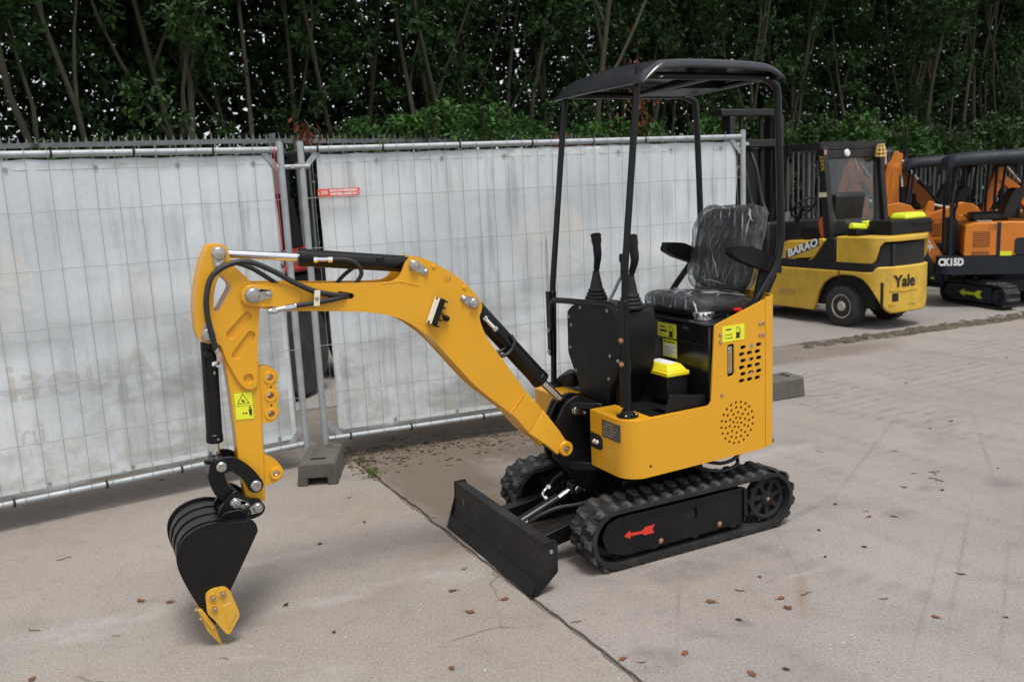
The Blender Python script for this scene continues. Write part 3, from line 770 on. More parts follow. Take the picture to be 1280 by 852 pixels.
def pin(parent, x, z, y, r, kx, kz, name='pin', rb=0.5, out=1):
    """domed pin head with a teardrop keeper plate and its small bolt"""
    m = MB(); s = out
    d = Vector((kx - x, kz - z)); L_ = d.length; d.normalize()
    side = Vector((-d.y, d.x)); r2 = r * 0.62
    poly = []
    for j in range(9):
        a = atan2(d.y, d.x) + pi / 2 + pi * j / 8; poly.append((x + r * 1.12 * cos(a), z + r * 1.12 * sin(a)))
    for j in range(7):
        a = atan2(d.y, d.x) - pi / 2 + pi * j / 6; poly.append((kx + r2 * cos(a), kz + r2 * sin(a)))
    m.xz(poly, y, y + s * 0.006)
    m.lathe([(r, 0), (r, 0.012), (r * .82, 0.0165), (0.0006, 0.0175)], (x, y + s * .003, z), (0, s, 0), 20, cap=False)
    m.lathe([(r2 * .72, 0), (r2 * .72, .009), (r2 * .5, .011), (.0005, .011)], (kx, y + s * .004, kz), (0, s, 0), 6, cap=False)
    return m.build(name, ZINC, parent, bevel=0.001, seg=1)

# ------------------------------------------------------------------ tracks
RW = 0.1330
XF, XR, ZC = 0.235, -0.622, 0.145
def loop_pts(R, n=14):
    out = []
    for j in range(n + 1):
        a = pi / 2 - pi * j / n; out.append((XF + R * cos(a), ZC + R * sin(a)))
    for j in range(n + 1):
        a = -pi / 2 - pi * j / n; out.append((XR + R * cos(a), ZC + R * sin(a)))
    return out
def loop_at(s, R):
    Ls = XF - XR; arc = pi * R; per = 2 * Ls + 2 * arc; s %= per
    if s < Ls: return Vector((XR + s, ZC + R)), 0.0
    s -= Ls
    if s < arc: a = pi / 2 - s / R; return Vector((XF + R * cos(a), ZC + R * sin(a))), s / R
    s -= arc
    if s < Ls: return Vector((XF - s, ZC - R)), pi
    s -= Ls; a = -pi / 2 - s / R; return Vector((XR + R * cos(a), ZC + R * sin(a))), pi + s / R
lug = MB()
def lugblock(y0, y1, x0, w, h=0.012):
    lug.add([(x0 - w * .62, y0, -.002), (x0 + w * .62, y0, -.002), (x0 + w * .62, y1, -.002), (x0 - w * .62, y1, -.002),
             (x0 - w * .36, y0 + .003, h), (x0 + w * .36, y0 + .003, h), (x0 + w * .36, y1 - .003, h), (x0 - w * .36, y1 - .003, h)],
            [(0, 3, 2, 1), (4, 5, 6, 7), (0, 1, 5, 4), (1, 2, 6, 5), (2, 3, 7, 6), (3, 0, 4, 7)])
lugblock(-0.089, -0.045, -0.008, 0.036); lugblock(-0.05, -0.012, 0.004, 0.026, .0105); lugblock(0.004, 0.05, 0.026, 0.026, .0105); lugblock(0.045, 0.089, 0.038, 0.036)
lug_me = lug.mesh('tread_lug', [RUBD], smooth=0)
glug = MB(); glug.add([(-.018, -.02, 0), (.018, -.02, 0), (.018, .02, 0), (-.018, .02, 0), (-.009, -.014, -.022), (.009, -.014, -.022), (.009, .014, -.022), (-.009, .014, -.022)], [(0, 1, 2, 3), (7, 6, 5, 4), (0, 4, 5, 1), (1, 5, 6, 2), (2, 6, 7, 3), (3, 7, 4, 0)])
glug_me = glug.mesh('guide_lug', [RUB], smooth=0)
def build_track(yc, near):
    m = MB(); m.xz(loop_pts(RW), yc - 0.09, yc + 0.09, holes=[loop_pts(RW - 0.02)])
    t = m.build('track', RUB, EX, bevel=0.004)
    Ls = XF - XR; per = 2 * Ls + 2 * pi * RW; n_ = 37
    for i in range(n_):
        p, a = loop_at(i * per / n_, RW)
        link('tread_lug', lug_me, t, loc=(p.x, yc, p.y), rot=(0, a, 0))
        p, a = loop_at(i * per / n_, RW - 0.02)
        link('guide_lug', glug_me, t, loc=(p.x, yc, p.y), rot=(0, a, 0))
    s = 1 if yc > 0 else -1
    yo = yc + s * 0.072; yi = yc - s * 0.055
    plate = rounded([(0.205, 0.240), (-0.47, 0.240), (-0.47, 0.066), (0.195, 0.056), (0.285, 0.09), (0.312, 0.165), (0.275, 0.222)], 0.018, 3)
    hole = [(-0.128, 0.142), (-0.128, 0.198), (-0.195, 0.198), (-0.195, 0.142)]
    m = MB(); m.xz(plate, yo - s * 0.008, yo, holes=[hole])
    f = m.build('track_frame', BLK, EX, bevel=0.002)
    m = MB(); m.xz([(0.22, 0.212), (-0.50, 0.212), (-0.50, 0.09), (0.20, 0.09)], yo - s * .012, yi); m.build('frame_beam', DARK, f)
    # flange strip along the plate's top edge
    m = MB(); m.box((-0.13, yo + s * .004, 0.236), (0.66, 0.014, 0.008)); m.box((-0.468, yo + s * .003, 0.153), (0.012, 0.012, 0.16)); m.build('frame_flange', BLK, f, bevel=.001)
    # rear sprocket with spokes, front idler, rollers
    m = MB(); yk = yc + s * 0.045
    m.lathe([(0.104, -.02), (0.104, .012), (0.092, .016), (0.080, .012), (0.080, -.02)], (XR, yk, ZC), (0, s, 0), 32, cap=False)
    for k in range(7):
        a = 2 * pi * k / 7 + .2; d = Vector((cos(a), 0, sin(a))); w = Vector((-sin(a), 0, cos(a))); o = Vector((XR, yk, ZC))
        P = []
        for yy in (-.012, .010):
            for q, hw in ((.02, .013), (.085, .010)):
                for sg_ in (-1, 1): P.append(o + d * q + w * hw * sg_ + Vector((0, s * yy, 0)))
        m.add(P, [(0, 1, 3, 2), (4, 6, 7, 5), (0, 4, 5, 1), (2, 3, 7, 6), (0, 2, 6, 4), (1, 5, 7, 3)])
    m.lathe([(.104, -.03), (.104, -.012), (.0005, -.012)], (XR, yk, ZC), (0, s, 0), 28)
    for k in range(11):
        a = 2 * pi * k / 11; m.box((XR + .106 * cos(a), yk, ZC + .106 * sin(a)), (.016, .024, .018), rot=Matrix.Rotation(-a, 3, 'Y'))
    m.lathe([(.034, -.02), (.034, .016), (.026, .02), (.0005, .02)], (XR, yk, ZC), (0, s, 0), 20, cap=False)
    sp = m.build('sprocket', DARK, EX, bevel=.0015, seg=1)
    for k in range(5): a = 2 * pi * k / 5; bolt(sp, (XR + .022 * cos(a), yk + s * .019, ZC + .022 * sin(a)), (0, s, 0), .004, .005, BLK)
    bolt(sp, (XR, yk + s * .019, ZC), (0, s, 0), .007, .006, BRASS)
    m = MB(); m.lathe([(0.103, -.045), (0.103, .03), (.09, .034), (.04, .02), (.03, .03), (.0005, .03)], (XF, yc, ZC), (0, s, 0), 28); m.build('idler', BLK, EX)
    for x in (-0.42, -0.20, 0.03):
        m = MB(); m.lathe([(0.042, -.06), (0.042, .05), (.034, .056), (.014, .05), (.0005, .056)], (x, yc, 0.078), (0, s, 0), 18); m.build('roller', BLK, EX)
    if near:
        ar = [(0.199, 0.146), (0.167, 0.166), (0.168, 0.154), (0.105, 0.150), (0.088, 0.164), (0.036, 0.166), (0.052, 0.148), (0.040, 0.128), (0.092, 0.128), (0.106, 0.138), (0.168, 0.140), (0.166, 0.128)]
        m = MB(); m.xz(ar, yo, yo + .0012); m.build('direction_arrow', RED, f)
        bolt(f, (0.006, yo, 0.082), (0, s, 0), .009, .007, BRASS); bolt(f, (-0.324, yo, 0.088), (0, s, 0), .009, .007, BRASS)
        for x, z in ((-.43, .215), (.20, .215)): bolt(f, (x, yo, z), (0, s, 0), .004, .004, BLK)
    return t
build_track(0.340, True)
build_track(-0.362, False)

m = MB(); m.box((-0.20, -0.01, 0.19), (0.52, 0.58, 0.12)); m.box((-0.18, -0.01, 0.27), (0.46, 0.40, 0.07)); m.box((0.06, -0.01, 0.18), (0.16, 0.34, 0.12))
uc = m.build('undercarriage', BLK, EX, bevel=.006)
m = MB(); m.lathe([(0.23, 0), (0.235, .008), (0.235, .05), (0.215, .055), (0.215, .085), (0.225, .09)], (-0.19, 0, 0.30), (0, 0, 1), 40); m.build('slew_ring', BLK, uc)
m = MB(); m.box((-.32, .10, .345), (.18, .10, .10)); m.build('slew_motor', BLK, uc, bevel=.006)
for pth in ([(-.30, .18, .36), (-.42, .30, .33), (-.56, .27, .345), (-.62, .1, .37)], [(-.25, .22, .35), (-.36, .34, .315), (-.5, .33, .32), (-.58, .20, .36)]):
    m = MB(); m.tube(spline(pth), .009, 8); m.build('hose', HOSE, uc)

# ------------------------------------------------------------------ dozer blade
Y0, Y1 = -0.475, 0.452
sec_f = [(0.668, 0.0), (0.646, 0.045), (0.628, 0.10), (0.620, 0.15), (0.618, 0.20), (0.616, 0.222)]      # front face, bottom to top
sec = sec_f + [(0.566, 0.222), (0.566, 0.205), (0.600, 0.200), (0.604, 0.15), (0.612, 0.10), (0.630, 0.045), (0.652, 0.0)]
m = MB(); m.xz(sec, Y0 + .008, Y1 - .008)
bl = m.build('dozer_blade', BLADE, EX, bevel=.002)
endp = [(0.672, -0.002), (0.622, 0.15), (0.619, 0.228), (0.560, 0.228), (0.548, 0.205), (0.552, 0.085), (0.655, -0.002)]
for y in (Y0, Y1 - .010):
    m = MB(); m.xz(endp, y, y + .010); m.build('end_plate', BLADE, bl, bevel=.002)
m = MB(); m.xz([(0.664, 0.002), (0.677, 0.0), (0.652, 0.058), (0.641, 0.060)], Y0 + .009, Y1 - .009); m.build('cutting_edge', BLADE, bl, bevel=.001)
m = MB(); m.xz(rounded([(0.574, 0.172), (0.587, 0.171), (0.587, 0.188), (0.574, 0.188)], .004), Y1, Y1 + .0008); m.build('jacking_hole', mk('bare steel', (.3, .3, .29), .5, metal=.3), bl)
m = MB(); m.box((.6235, -.35, .155), (.002, .004, .03)); m.build('scratch', ZINC, bl)
for y in (-0.20, 0.20):
    m = MB(); m.add([(0.60, y - .03, .06), (0.60, y + .03, .06), (0.08, y * .8 + .03, .13), (0.08, y * .8 - .03, .13), (0.60, y - .03, .13), (0.60, y + .03, .13), (0.08, y * .8 + .03, .215), (0.08, y * .8 - .03, .215)],
                    [(0, 3, 2, 1), (4, 5, 6, 7), (0, 1, 5, 4), (1, 2, 6, 5), (2, 3, 7, 6), (3, 0, 4, 7)])
    m.build('blade_arm', BLK, bl, bevel=.004)
m = MB(); m.cyl((0.595, 0, 0.10), (0.29, 0.0, 0.212), 0.027, 22); m.lathe([(.032, -.03), (.032, .03)], (0.585, 0, .105), (0, 1, 0), 18)
bc = m.build('blade_cylinder', BLK, EX, bevel=.001)
m = MB(); m.cyl((0.30, 0, 0.208), (0.215, 0.0, 0.246), 0.015, 18); m.build('rod', CHROME, bc)
m = MB(); m.lathe([(.03, -.028), (.03, .028)], (0.205, 0, .252), (0, 1, 0), 20); m.build('rod_eye', BLK, bc, bevel=.002)
pin(bc, .205, .252, .032, .019, .170, .244)
for y in (-.05, .04):
    m = MB(); m.xz(rounded([(.10, .15), (.24, .215), (.235, .275), (.19, .29), (.05, .25), (.05, .15)], .015), y - .006, y + .006); m.build('rod_bracket', BLK, uc, bevel=.002)
def fitting(parent, pts, r=.008):
    m = MB(); P = spline(pts, 4); m.tube(P, r, 10); m.lathe([(r * 1.45, -.006), (r * 1.45, .008)], P[0], P[1] - P[0], 6); m.lathe([(r * 1.5, -.012), (r * 1.5, .004)], P[-1], P[-1] - P[-2], 6); return m.build('hose_fitting', CHROME, parent)
fitting(bc, [(.335, -.034, .215), (.345, -.045, .225), (.335, -.052, .24), (.305, -.06, .255)])
m = MB(); m.tube(spline([(.30, -.06, .255), (.25, -.08, .285), (.18, -.06, .315), (.10, .0, .315), (.05, .04, .32)]), .0085, 10); m.build('hose', HOSE, bc)
fitting(bc, [(.545, .034, .135), (.548, .052, .128), (.53, .066, .14), (.495, .085, .165)])
m = MB(); m.tube(spline([(.49, .088, .167), (.44, .11, .20), (.36, .135, .225), (.27, .15, .225), (.15, .15, .23)]), .0085, 10); m.build('hose', HOSE, bc)

# ------------------------------------------------------------------ swing post
m = MB()
post = rounded([(0.12, 0.30), (0.22, 0.30), (0.325, 0.42), (0.335, 0.50), (0.30, 0.60), (0.255, 0.675), (0.20, 0.700), (0.14, 0.690), (0.12, 0.64)], .02, 3)
m.xz(post, -0.050, -0.028); m.xz(post, 0.028, 0.050); m.xz([(0.10, 0.30), (0.20, 0.30), (0.25, 0.42), (0.20, 0.60), (0.10, 0.62)], -0.028, 0.028)
sw = m.build('swing_post', BLK, EX, bevel=.003)
m = MB(); m.lathe([(.06, 0), (.06, .05), (.05, .06)], (.13, 0, .28), (0, 0, 1), 24); m.lathe([(.06, 0), (.06, .05)], (.13, 0, .60), (0, 0, 1), 24); m.build('king_pin', BLK, sw)
m = MB(); m.xy([(0.13, -.145), (0.20, -.13), (0.26, -.05), (0.26, .04), (0.20, .12), (0.13, .15)], 0.36, 0.40); m.xy([(0.125, -.15), (0.24, -.06), (0.24, .045), (0.125, .155)], 0.645, 0.675)
m.box((.118, 0, .52), (.012, .31, .27)); m.build('post_carrier', BLK, sw, bevel=.004)
m = MB(); m.xz(rounded([(.15, .40), (.27, .42), (.29, .52), (.22, .66), (.15, .66)], .03), -.148, -.13); m.build('post_carrier', BLK, sw, bevel=.004)
pin(sw, .205, .637, .050, .022, .158, .618)
for pth in ([(.19, -.09, .62), (.24, -.11, .52), (.22, -.1, .42), (.12, -.08, .36)], [(.17, -.07, .64), (.27, -.1, .56), (.25, -.08, .44), (.14, -.05, .36)]):
    m = MB(); m.tube(spline(pth), .009, 8); m.build('hose', HOSE, sw)

# ------------------------------------------------------------------ boom
top_edge = [(1.643, 1.300), (1.628, 1.330), (1.585, 1.345), (1.409, 1.330), (1.25, 1.316), (1.083, 1.305), (1.035, 1.312), (1.008, 1.336), (0.988, 1.375), (0.960, 1.398), (0.925, 1.393), (0.883, 1.375), (0.808, 1.331), (0.734, 1.273), (0.686, 1.219), (0.658, 1.172), (0.664, 1.14), (0.672, 1.11), (0.639, 1.022), (0.548, 0.884), (0.456, 0.745)]
bot_edge = [(0.533, 0.664), (0.62, 0.742), (0.706, 0.822), (0.775, 0.905), (0.831, 0.975), (0.885, 1.040), (0.935, 1.088), (0.99, 1.130), (1.050, 1.161), (1.12, 1.183), (1.194, 1.197), (1.31, 1.211), (1.425, 1.224), (1.500, 1.231), (1.559, 1.246), (1.610, 1.265), (1.638, 1.282)]
ch = circle((0.809, 1.292), 0.0165, 16)
slot = capsule((1.222, 1.262), (1.268, 1.274), 0.012)
m = MB(); outline = spl2(top_edge, 3, closed=False) + spl2(bot_edge, 3, closed=False)
for y0, y1 in ((0.058, 0.068), (-0.068, -0.058)): m.xz(outline, y0, y1, holes=[ch, slot] if y0 > 0 else [ch])
bm_ = m.build('boom', YEL, EX, bevel=.0025)
core_top = [(1.56, 1.335), (1.409, 1.322), (1.083, 1.297), (1.0, 1.285), (0.92, 1.265), (0.84, 1.21), (0.77, 1.14), (0.70, 1.04), (0.632, 1.006), (0.54, 0.866), (0.462, 0.745)]
core_bot = [(0.536, 0.672), (0.703, 0.828), (0.831, 0.982), (0.932, 1.094), (1.050, 1.167), (1.194, 1.203), (1.425, 1.230), (1.55, 1.25)]
m = MB(); m.xz(spl2(core_top, 3, closed=False) + spl2(core_bot, 3, closed=False), -0.0582, 0.0582, holes=[slot]); m.build('boom_core', YEL, bm_)
m = MB(); m.xz(capsule((1.222, 1.262), (1.268, 1.274), 0.013), 0.02, 0.04); m.build('hose_port', DARK, bm_)
# raised nose cheek round the arm pin
m = MB(); m.xz(stroke2(spl2([(1.605, 1.302), (1.54, 1.29), (1.46, 1.283)], 4, closed=False), [.040] * 9), .066, .0735); m.build('nose_cheek', YEL, bm_, bevel=.003)
# foot casting
m = MB()
def ring(x0, z0, x1, z1, w): return [(x0, -w, z0), (x0, w, z0), (x1, w, z1), (x1, -w, z1)]
R1 = ring(0.475, 0.765, 0.552, 0.678, .0735); R2 = ring(0.458, 0.752, 0.534, 0.660, .0755); R3 = ring(0.388, 0.669, 0.467, 0.574, .0755); R4 = ring(0.318, 0.560, 0.372, 0.496, .092); R5 = ring(.30, .53, .345, .482, .095)
vs_ = R1 + R2 + R3 + R4 + R5
fs = [(0, 3, 2, 1)] + [(4 * k + i, 4 * k + (i + 1) % 4, 4 * k + 4 + (i + 1) % 4, 4 * k + 4 + i) for k in range(2) for i in range(4)]
# below the second ring the casting forks into two cheeks
m.add(R1 + R2 + R3, fs + [(8, 9, 10, 11)])
for s in (1, -1):
    P = []
    for (x0, z0, x1, z1, w) in ((0.388, 0.669, 0.467, 0.574, .0755), (0.318, 0.565, 0.385, 0.505, .092), (.285, .510, .335, .455, .095)):
        P += [(x0, s * (w - .035 if w > .08 else .03), z0), (x0, s * w, z0), (x1, s * w, z1), (x1, s * (w - .035 if w > .08 else .03), z1)]
    m.add(P, [(0, 1, 2, 3), (8, 11, 10, 9)] + [(4 * k + i, 4 * k + 4 + i, 4 * k + 4 + (i + 1) % 4, 4 * k + (i + 1) % 4) for k in range(2) for i in range(4)])
foot = m.build('boom_foot', YEL, bm_, bevel=.004)
for s in (1, -1):
    m = MB(); m.lathe([(.034, 0), (.034, .052), (.0315, .055), (.016, .055), (.016, .052), (.0005, .052)], (0.294, s * .052, 0.480), (0, s, 0), 28, cap=False); m.build('foot_boss', YEL, bm_)
bolt(bm_, (0.294, .104, 0.480), (0, 1, 0), .010, .009)
m = MB(); m.lathe([(.004, 0), (.004, .006), (.0025, .010)], (0.318, .085, 0.508), (-.2, 1, .2), 8); m.build('grease_nipple', ZINC, bm_)
for x, z in ((.866, 1.350), (.735, 1.252)):
    m = MB(); m.lathe([(.009, 0), (.009, .003), (.007, .0045), (.0005, .0045)], (x, .068, z), (0, 1, 0), 14); m.build('weld_boss', YEL, bm_)
pin(bm_, 1.602, 1.303, .0735, .026, 1.545, 1.303)
pin(bm_, .952, 1.362, .068, .021, .905, 1.334)
pin(bm_, .698, 1.182, .068, .022, .742, 1.206)
for s in (1, -1):
    m = MB(); m.lathe([(.03, 0), (.03, .012)], (.952, s * .028, 1.362), (0, s, 0), 18); m.lathe([(.03, 0), (.03, .012)], (.698, s * .03, 1.182), (0, s, 0), 18); m.build('spacer', BLK, bm_)
# work light
wl = thing_light = MB()
a = Matrix.Rotation(radians(22), 3, 'Y')
wl.add([(0.842, .072, 1.213), (0.888, .072, 1.112), (0.912, .072, 1.122), (0.866, .072, 1.224), (0.838, .112, 1.213), (0.884, .112, 1.112), (0.908, .112, 1.122), (0.862, .112, 1.224)][:8],
       [(0, 1, 2, 3), (7, 6, 5, 4), (0, 4, 5, 1), (1, 5, 6, 2), (2, 6, 7, 3), (3, 7, 4, 0)])
lt_ = wl.build('work_light', BLKM, bm_, bevel=.003)
def slab_between(mb, a, b, y0, y1, t0, t1, mi=0):
    a = Vector(a); b = Vector(b); d = (b - a).normalized(); n_ = Vector((-d.y, d.x))
    if n_.x < 0: n_ = -n_
    P = [a + n_ * t0, b + n_ * t0, b + n_ * t1, a + n_ * t1]
    mb.xz([(p.x, p.y) for p in P], y0, y1, mi=mi)
m = MB(); slab_between(m, (0.869, 1.215), (0.907, 1.131), .076, .109, -.002, .004); m.build('lens', LENS, lt_, bevel=.001)
m = MB(); slab_between(m, (0.8655, 1.2235), (0.9113, 1.1225), .073, .0765, -.002, .006); slab_between(m, (0.8655, 1.2235), (0.9113, 1.1225), .1085, .112, -.002, .006); m.build('bezel', CREAM, lt_)
for k in range(5):
    t = k / 4; m = MB(); x = 0.836 + .045 * t; z = 1.205 - .098 * t; m.box((x, .092, z), (.014, .036, .007), rot=Matrix.Rotation(radians(-24), 3, 'Y')); m.build('cooling_fin', BLKM, lt_)
m = MB(); m.lathe([(.012, 0), (.012, .02), (.009, .022), (.0005, .022)], (.829, .068, 1.132), (0, 1, 0), 14); m.tube([(.829, .085, 1.132), (.845, .09, 1.145)], .006, 8); m.build('light_bracket', BLKM, bm_)

# ------------------------------------------------------------------ arm (dipper)
arm_out = [(1.698, 1.500), (1.722, 1.501), (1.744, 1.490), (1.770, 1.438), (1.796, 1.357), (1.809, 1.288), (1.813, 1.229), (1.813, 1.185), (1.804, 1.155), (1.778, 1.138), (1.752, 1.137), (1.731, 1.120), (1.722, 1.080), (1.709, 1.043), (1.680, 0.977), (1.661, 0.952), (1.643, 0.943), (1.625, 0.948), (1.612, 0.970), (1.596, 1.119), (1.578, 1.244), (1.570, 1.300), (1.601, 1.353), (1.647, 1.407), (1.665, 1.432), (1.671, 1.475), (1.682, 1.494)]
tri = rounded([(1.710, 1.389), (1.674, 1.348), (1.677, 1.329), (1.727, 1.253), (1.744, 1.252), (1.739, 1.310), (1.727, 1.354)], .012, 3)
s1 = capsule((1.692, 1.162), (1.627, 1.224), .0165); s2 = capsule((1.680, 1.082), (1.620, 1.150), .0165); s3 = circle((1.644, .986), .0185, 18)
ao = spl2(arm_out, 3)
m = MB(); m.xz(ao, 0.046, 0.056, holes=[tri, s1, s2, s3]); m.xz(ao, -0.056, -0.046, holes=[tri])
arm = m.build('arm', YEL, EX, bevel=.0025)
m = MB(); m.xz([((p[0] - 1.69) * .985 + 1.69, (p[1] - 1.22) * .99 + 1.22) for p in ao], -.0462, .0462, holes=[[((p[0] - 1.70) * 1.05 + 1.70, (p[1] - 1.32) * 1.03 + 1.32) for p in tri]]); m.build('arm_core', YEL, arm)
box = [(1.735, 1.115), (1.722, 1.05), (1.716, 0.95), (1.711, 0.785), (1.711, 0.669), (1.703, 0.589), (1.697, 0.500), (1.625, 0.490), (1.616, 0.64), (1.608, 0.798), (1.599, 1.022), (1.60, 1.10)]
m = MB(); m.xz(box, -.044, .044); m.build('arm_box', YEL, arm, bevel=.004)
m = MB(); m.xz([(1.697, .56), (1.690, .515), (1.635, .505), (1.629, .57)], .0435, .047); m.build('arm_pad', YEL, arm, bevel=.002)
for y0, y1 in ((.012, .034), (-.034, -.012)):
    lg_ = rounded([(1.600, 1.020), (1.563, 1.020), (1.533, 1.000), (1.526, 0.972), (1.540, 0.944), (1.534, 0.916), (1.530, 0.893), (1.545, 0.868), (1.536, 0.835), (1.550, 0.806), (1.578, 0.796), (1.612, 0.798)], .018, 3)
    m = MB(); m.xz(lg_, y0, y1, holes=[circle(c_, .0135, 16) for c_ in ((1.561, .974), (1.564, .903), (1.568, .830))]); m.build('hose_lug', YEL, arm, bevel=.003)
if True:
    m = MB()
    for c_ in ((1.561, .974), (1.564, .903), (1.568, .830)):
        m.xz(circle(c_, .024, 20), .032, .038, holes=[circle(c_, .0135, 16)])
    m.xz([(1.552, .958), (1.572, .958), (1.574, .920), (1.555, .920)], .032, .036); m.xz([(1.555, .886), (1.575, .886), (1.577, .846), (1.558, .846)], .032, .036)
    m.build('lug_boss', YEL, arm, bevel=.002)
    for c_ in ((1.561, .938), (1.566, .866)): m = MB(); m.lathe([(.004, 0), (.004, .0015)], (c_[0], .036, c_[1]), (0, 1, 0), 10); m.build('tapped_hole', DARK, arm)
for y0, y1 in ((.010, .036), (-.036, -.010)):
    m = MB(); m.xz(rounded([(1.622, .695), (1.612, .672), (1.560, .634), (1.540, .596), (1.552, .566), (1.585, .552), (1.622, .548)], .02, 3), y0, y1, holes=[circle((1.574, .592), .014, 16)]); m.build('link_ear', YEL, arm, bevel=.003)
m = MB(); m.xz(circle((1.574, .592), .0235, 22), .034, .048, holes=[circle((1.574, .592), .0135, 16)]); m.build('ear_boss', YEL, arm, bevel=.002)
m = MB(); m.lathe([(.0135, 0), (.0135, .01), (.006, .011), (.0005, .006)], (1.574, .034, .592), (0, 1, 0), 14); m.build('plug', BRASS, arm)
pin(arm, 1.706, 1.466, .056, .024, 1.712, 1.424)
pin(arm, 1.772, 1.171, .056, .024, 1.770, 1.205)
m = MB(); m.xz([(1.7055, .9385), (1.6325, .9325), (1.634, .8225), (1.7065, .8285)], .0442, .0452, mi=0)
m.xz([(1.700, .885), (1.639, .880), (1.6395, .8785), (1.7005, .8835)], .0451, .0456, mi=1)
T = [(1.671, .928), (1.692, .892), (1.649, .889)]
def sline(mb, a, b, w, y0, y1, mi): mb.xz(stroke2([a, b], w), y0, y1, mi=mi)
for i in range(3): sline(m, T[i], T[(i + 1) % 3], .0012, .0451, .0456, 1)
m.xz(circle((1.671, .900), .005, 8), .0451, .0456, mi=1); sline(m, (1.678, .908), (1.666, .895), .001, .0451, .0456, 1)
m.xz(circle((1.6475, .872), .0042, 10), .0451, .0456, mi=1); m.xz([(1.654, .866), (1.641, .866), (1.6425, .846), (1.645, .834), (1.6475, .846), (1.650, .834), (1.6525, .846)], .0451, .0456, mi=1)
m.xz([(1.678, .8515), (1.672, .8565), (1.672, .853), (1.664, .853), (1.664, .8565), (1.658, .8515), (1.664, .8465), (1.664, .850), (1.672, .850), (1.672, .8465)], .0451, .0456, mi=1)
for q in range(4):
    P4 = [(1.7035, .9365), (1.6345, .9308), (1.636, .8245), (1.7045, .8305)]; sline(m, P4[q], P4[(q + 1) % 4], .0007, .0451, .0456, 1)
m.build('warning_sticker', [LIME, INK], arm, smooth=0)

# ------------------------------------------------------------------ hydraulic cylinders
def cylinder(name, a, b, c_, r, rr, y=0.0, eye0=None, eye1=None, bar_mat=BLK):
    """barrel a-b, rod b-c"""
    a = Vector((a[0], y, a[1])); b = Vector((b[0], y, b[1])); c_ = Vector((c_[0], y, c_[1])); d = (b - a).normalized()
    m = MB(); L_ = (b - a).length
    m.lathe([(r * .6, -.004), (r, 0), (r, L_ - .035), (r * 1.06, L_ - .033), (r * 1.06, L_ - .004), (r * .9, L_), (rr * 1.1, L_)], a, d, 28)
    o = m.build(name, bar_mat, EX, bevel=0)
    m = MB(); m.cyl(b - d * .01, c_, rr, 20); m.build('rod', CHROME, o)
    for e, dd in ((eye0, -d), (eye1, d)):
        if e:
            p = Vector((e[0], y, e[1])); m = MB(); m.lathe([(e[2], -.027), (e[2], .027)], p, (0, 1, 0), 22); q = a if dd.dot(d) < 0 else c_
            m.tube([p, q], e[2] * .8, 14); m.build('rod_eye', bar_mat, o, bevel=.002)
    return o
ac = cylinder('arm_cylinder', (0.972, 1.366), (1.405, 1.427), (1.672, 1.461), .034, .0165, eye0=(.952, 1.362, .027), eye1=(1.706, 1.466, .022))
bcx = cylinder('boom_cylinder', (0.660, 1.145), (0.352, 0.784), (0.262, 0.690), .041, .0185, eye0=(.698, 1.182, .03), eye1=(.205, .637, .026))
kc = cylinder('bucket_cylinder', (1.768, 1.135), (1.784, 0.745), (1.784, 0.70), .030, .0155, eye0=(1.772, 1.171, .026), eye1=(1.779, .666, .022))
for p_, d in (((1.787, .762), None), ((1.775, 1.02), None)):
    bolt(kc, (p_[0] - .012, .028, p_[1]), (0, 1, 0), .004, .004)
m = MB(); m.lathe([(.016, 0), (.016, .024), (.012, .03)], (1.775, .02, 1.095), (0.1, 1, 0), 14); m.build('port', BLK, kc)
m = MB(); m.tube([(1.79, .022, 1.08), (1.797, .024, .80)], .006, 8); m.build('feed_pipe', BLK, kc)
m = MB(); m.box((1.08, .036, 1.396), (.03, .01, .018)); m.build('port', BLK, ac, bevel=.002)
fitting(ac, [(1.343, .034, 1.415), (1.318, .042, 1.413), (1.285, .044, 1.412)], .0085)
m = MB(); m.tube(spline([(1.28, .046, 1.412), (1.22, .055, 1.405), (1.185, .058, 1.385), (1.170, .056, 1.350), (1.186, .05, 1.318), (1.205, .045, 1.30)]), .0085, 10); m.build('hose', HOSE, ac)
m = MB(); m.tube(spline([(1.12, -.03, 1.375), (1.165, -.045, 1.367), (1.215, -.05, 1.335), (1.25, -.045, 1.303)]), .0085, 10); m.build('hose', HOSE, ac)
fitting(bcx, [(.637, .042, 1.108), (.612, .048, 1.078), (.592, .05, 1.055)], .0085)
m = MB(); m.tube([(.588, .051, 1.05), (.46, .048, .90)], .0065, 8); m.build('feed_pipe', BLK, bcx)
m = MB(); m.tube(spline([(.655, .03, 1.000), (.625, .045, .975), (.580, .05, .938), (.535, .05, .944), (.503, .046, .985), (.515, .04, 1.02)]), .0085, 10); m.build('hose', HOSE, bcx)
m = MB(); m.tube(spline([(.64, .0, .985), (.615, .02, .958), (.575, .03, .950), (.54, .03, .965)]), .0085, 10); m.build('hose', HOSE, bcx)
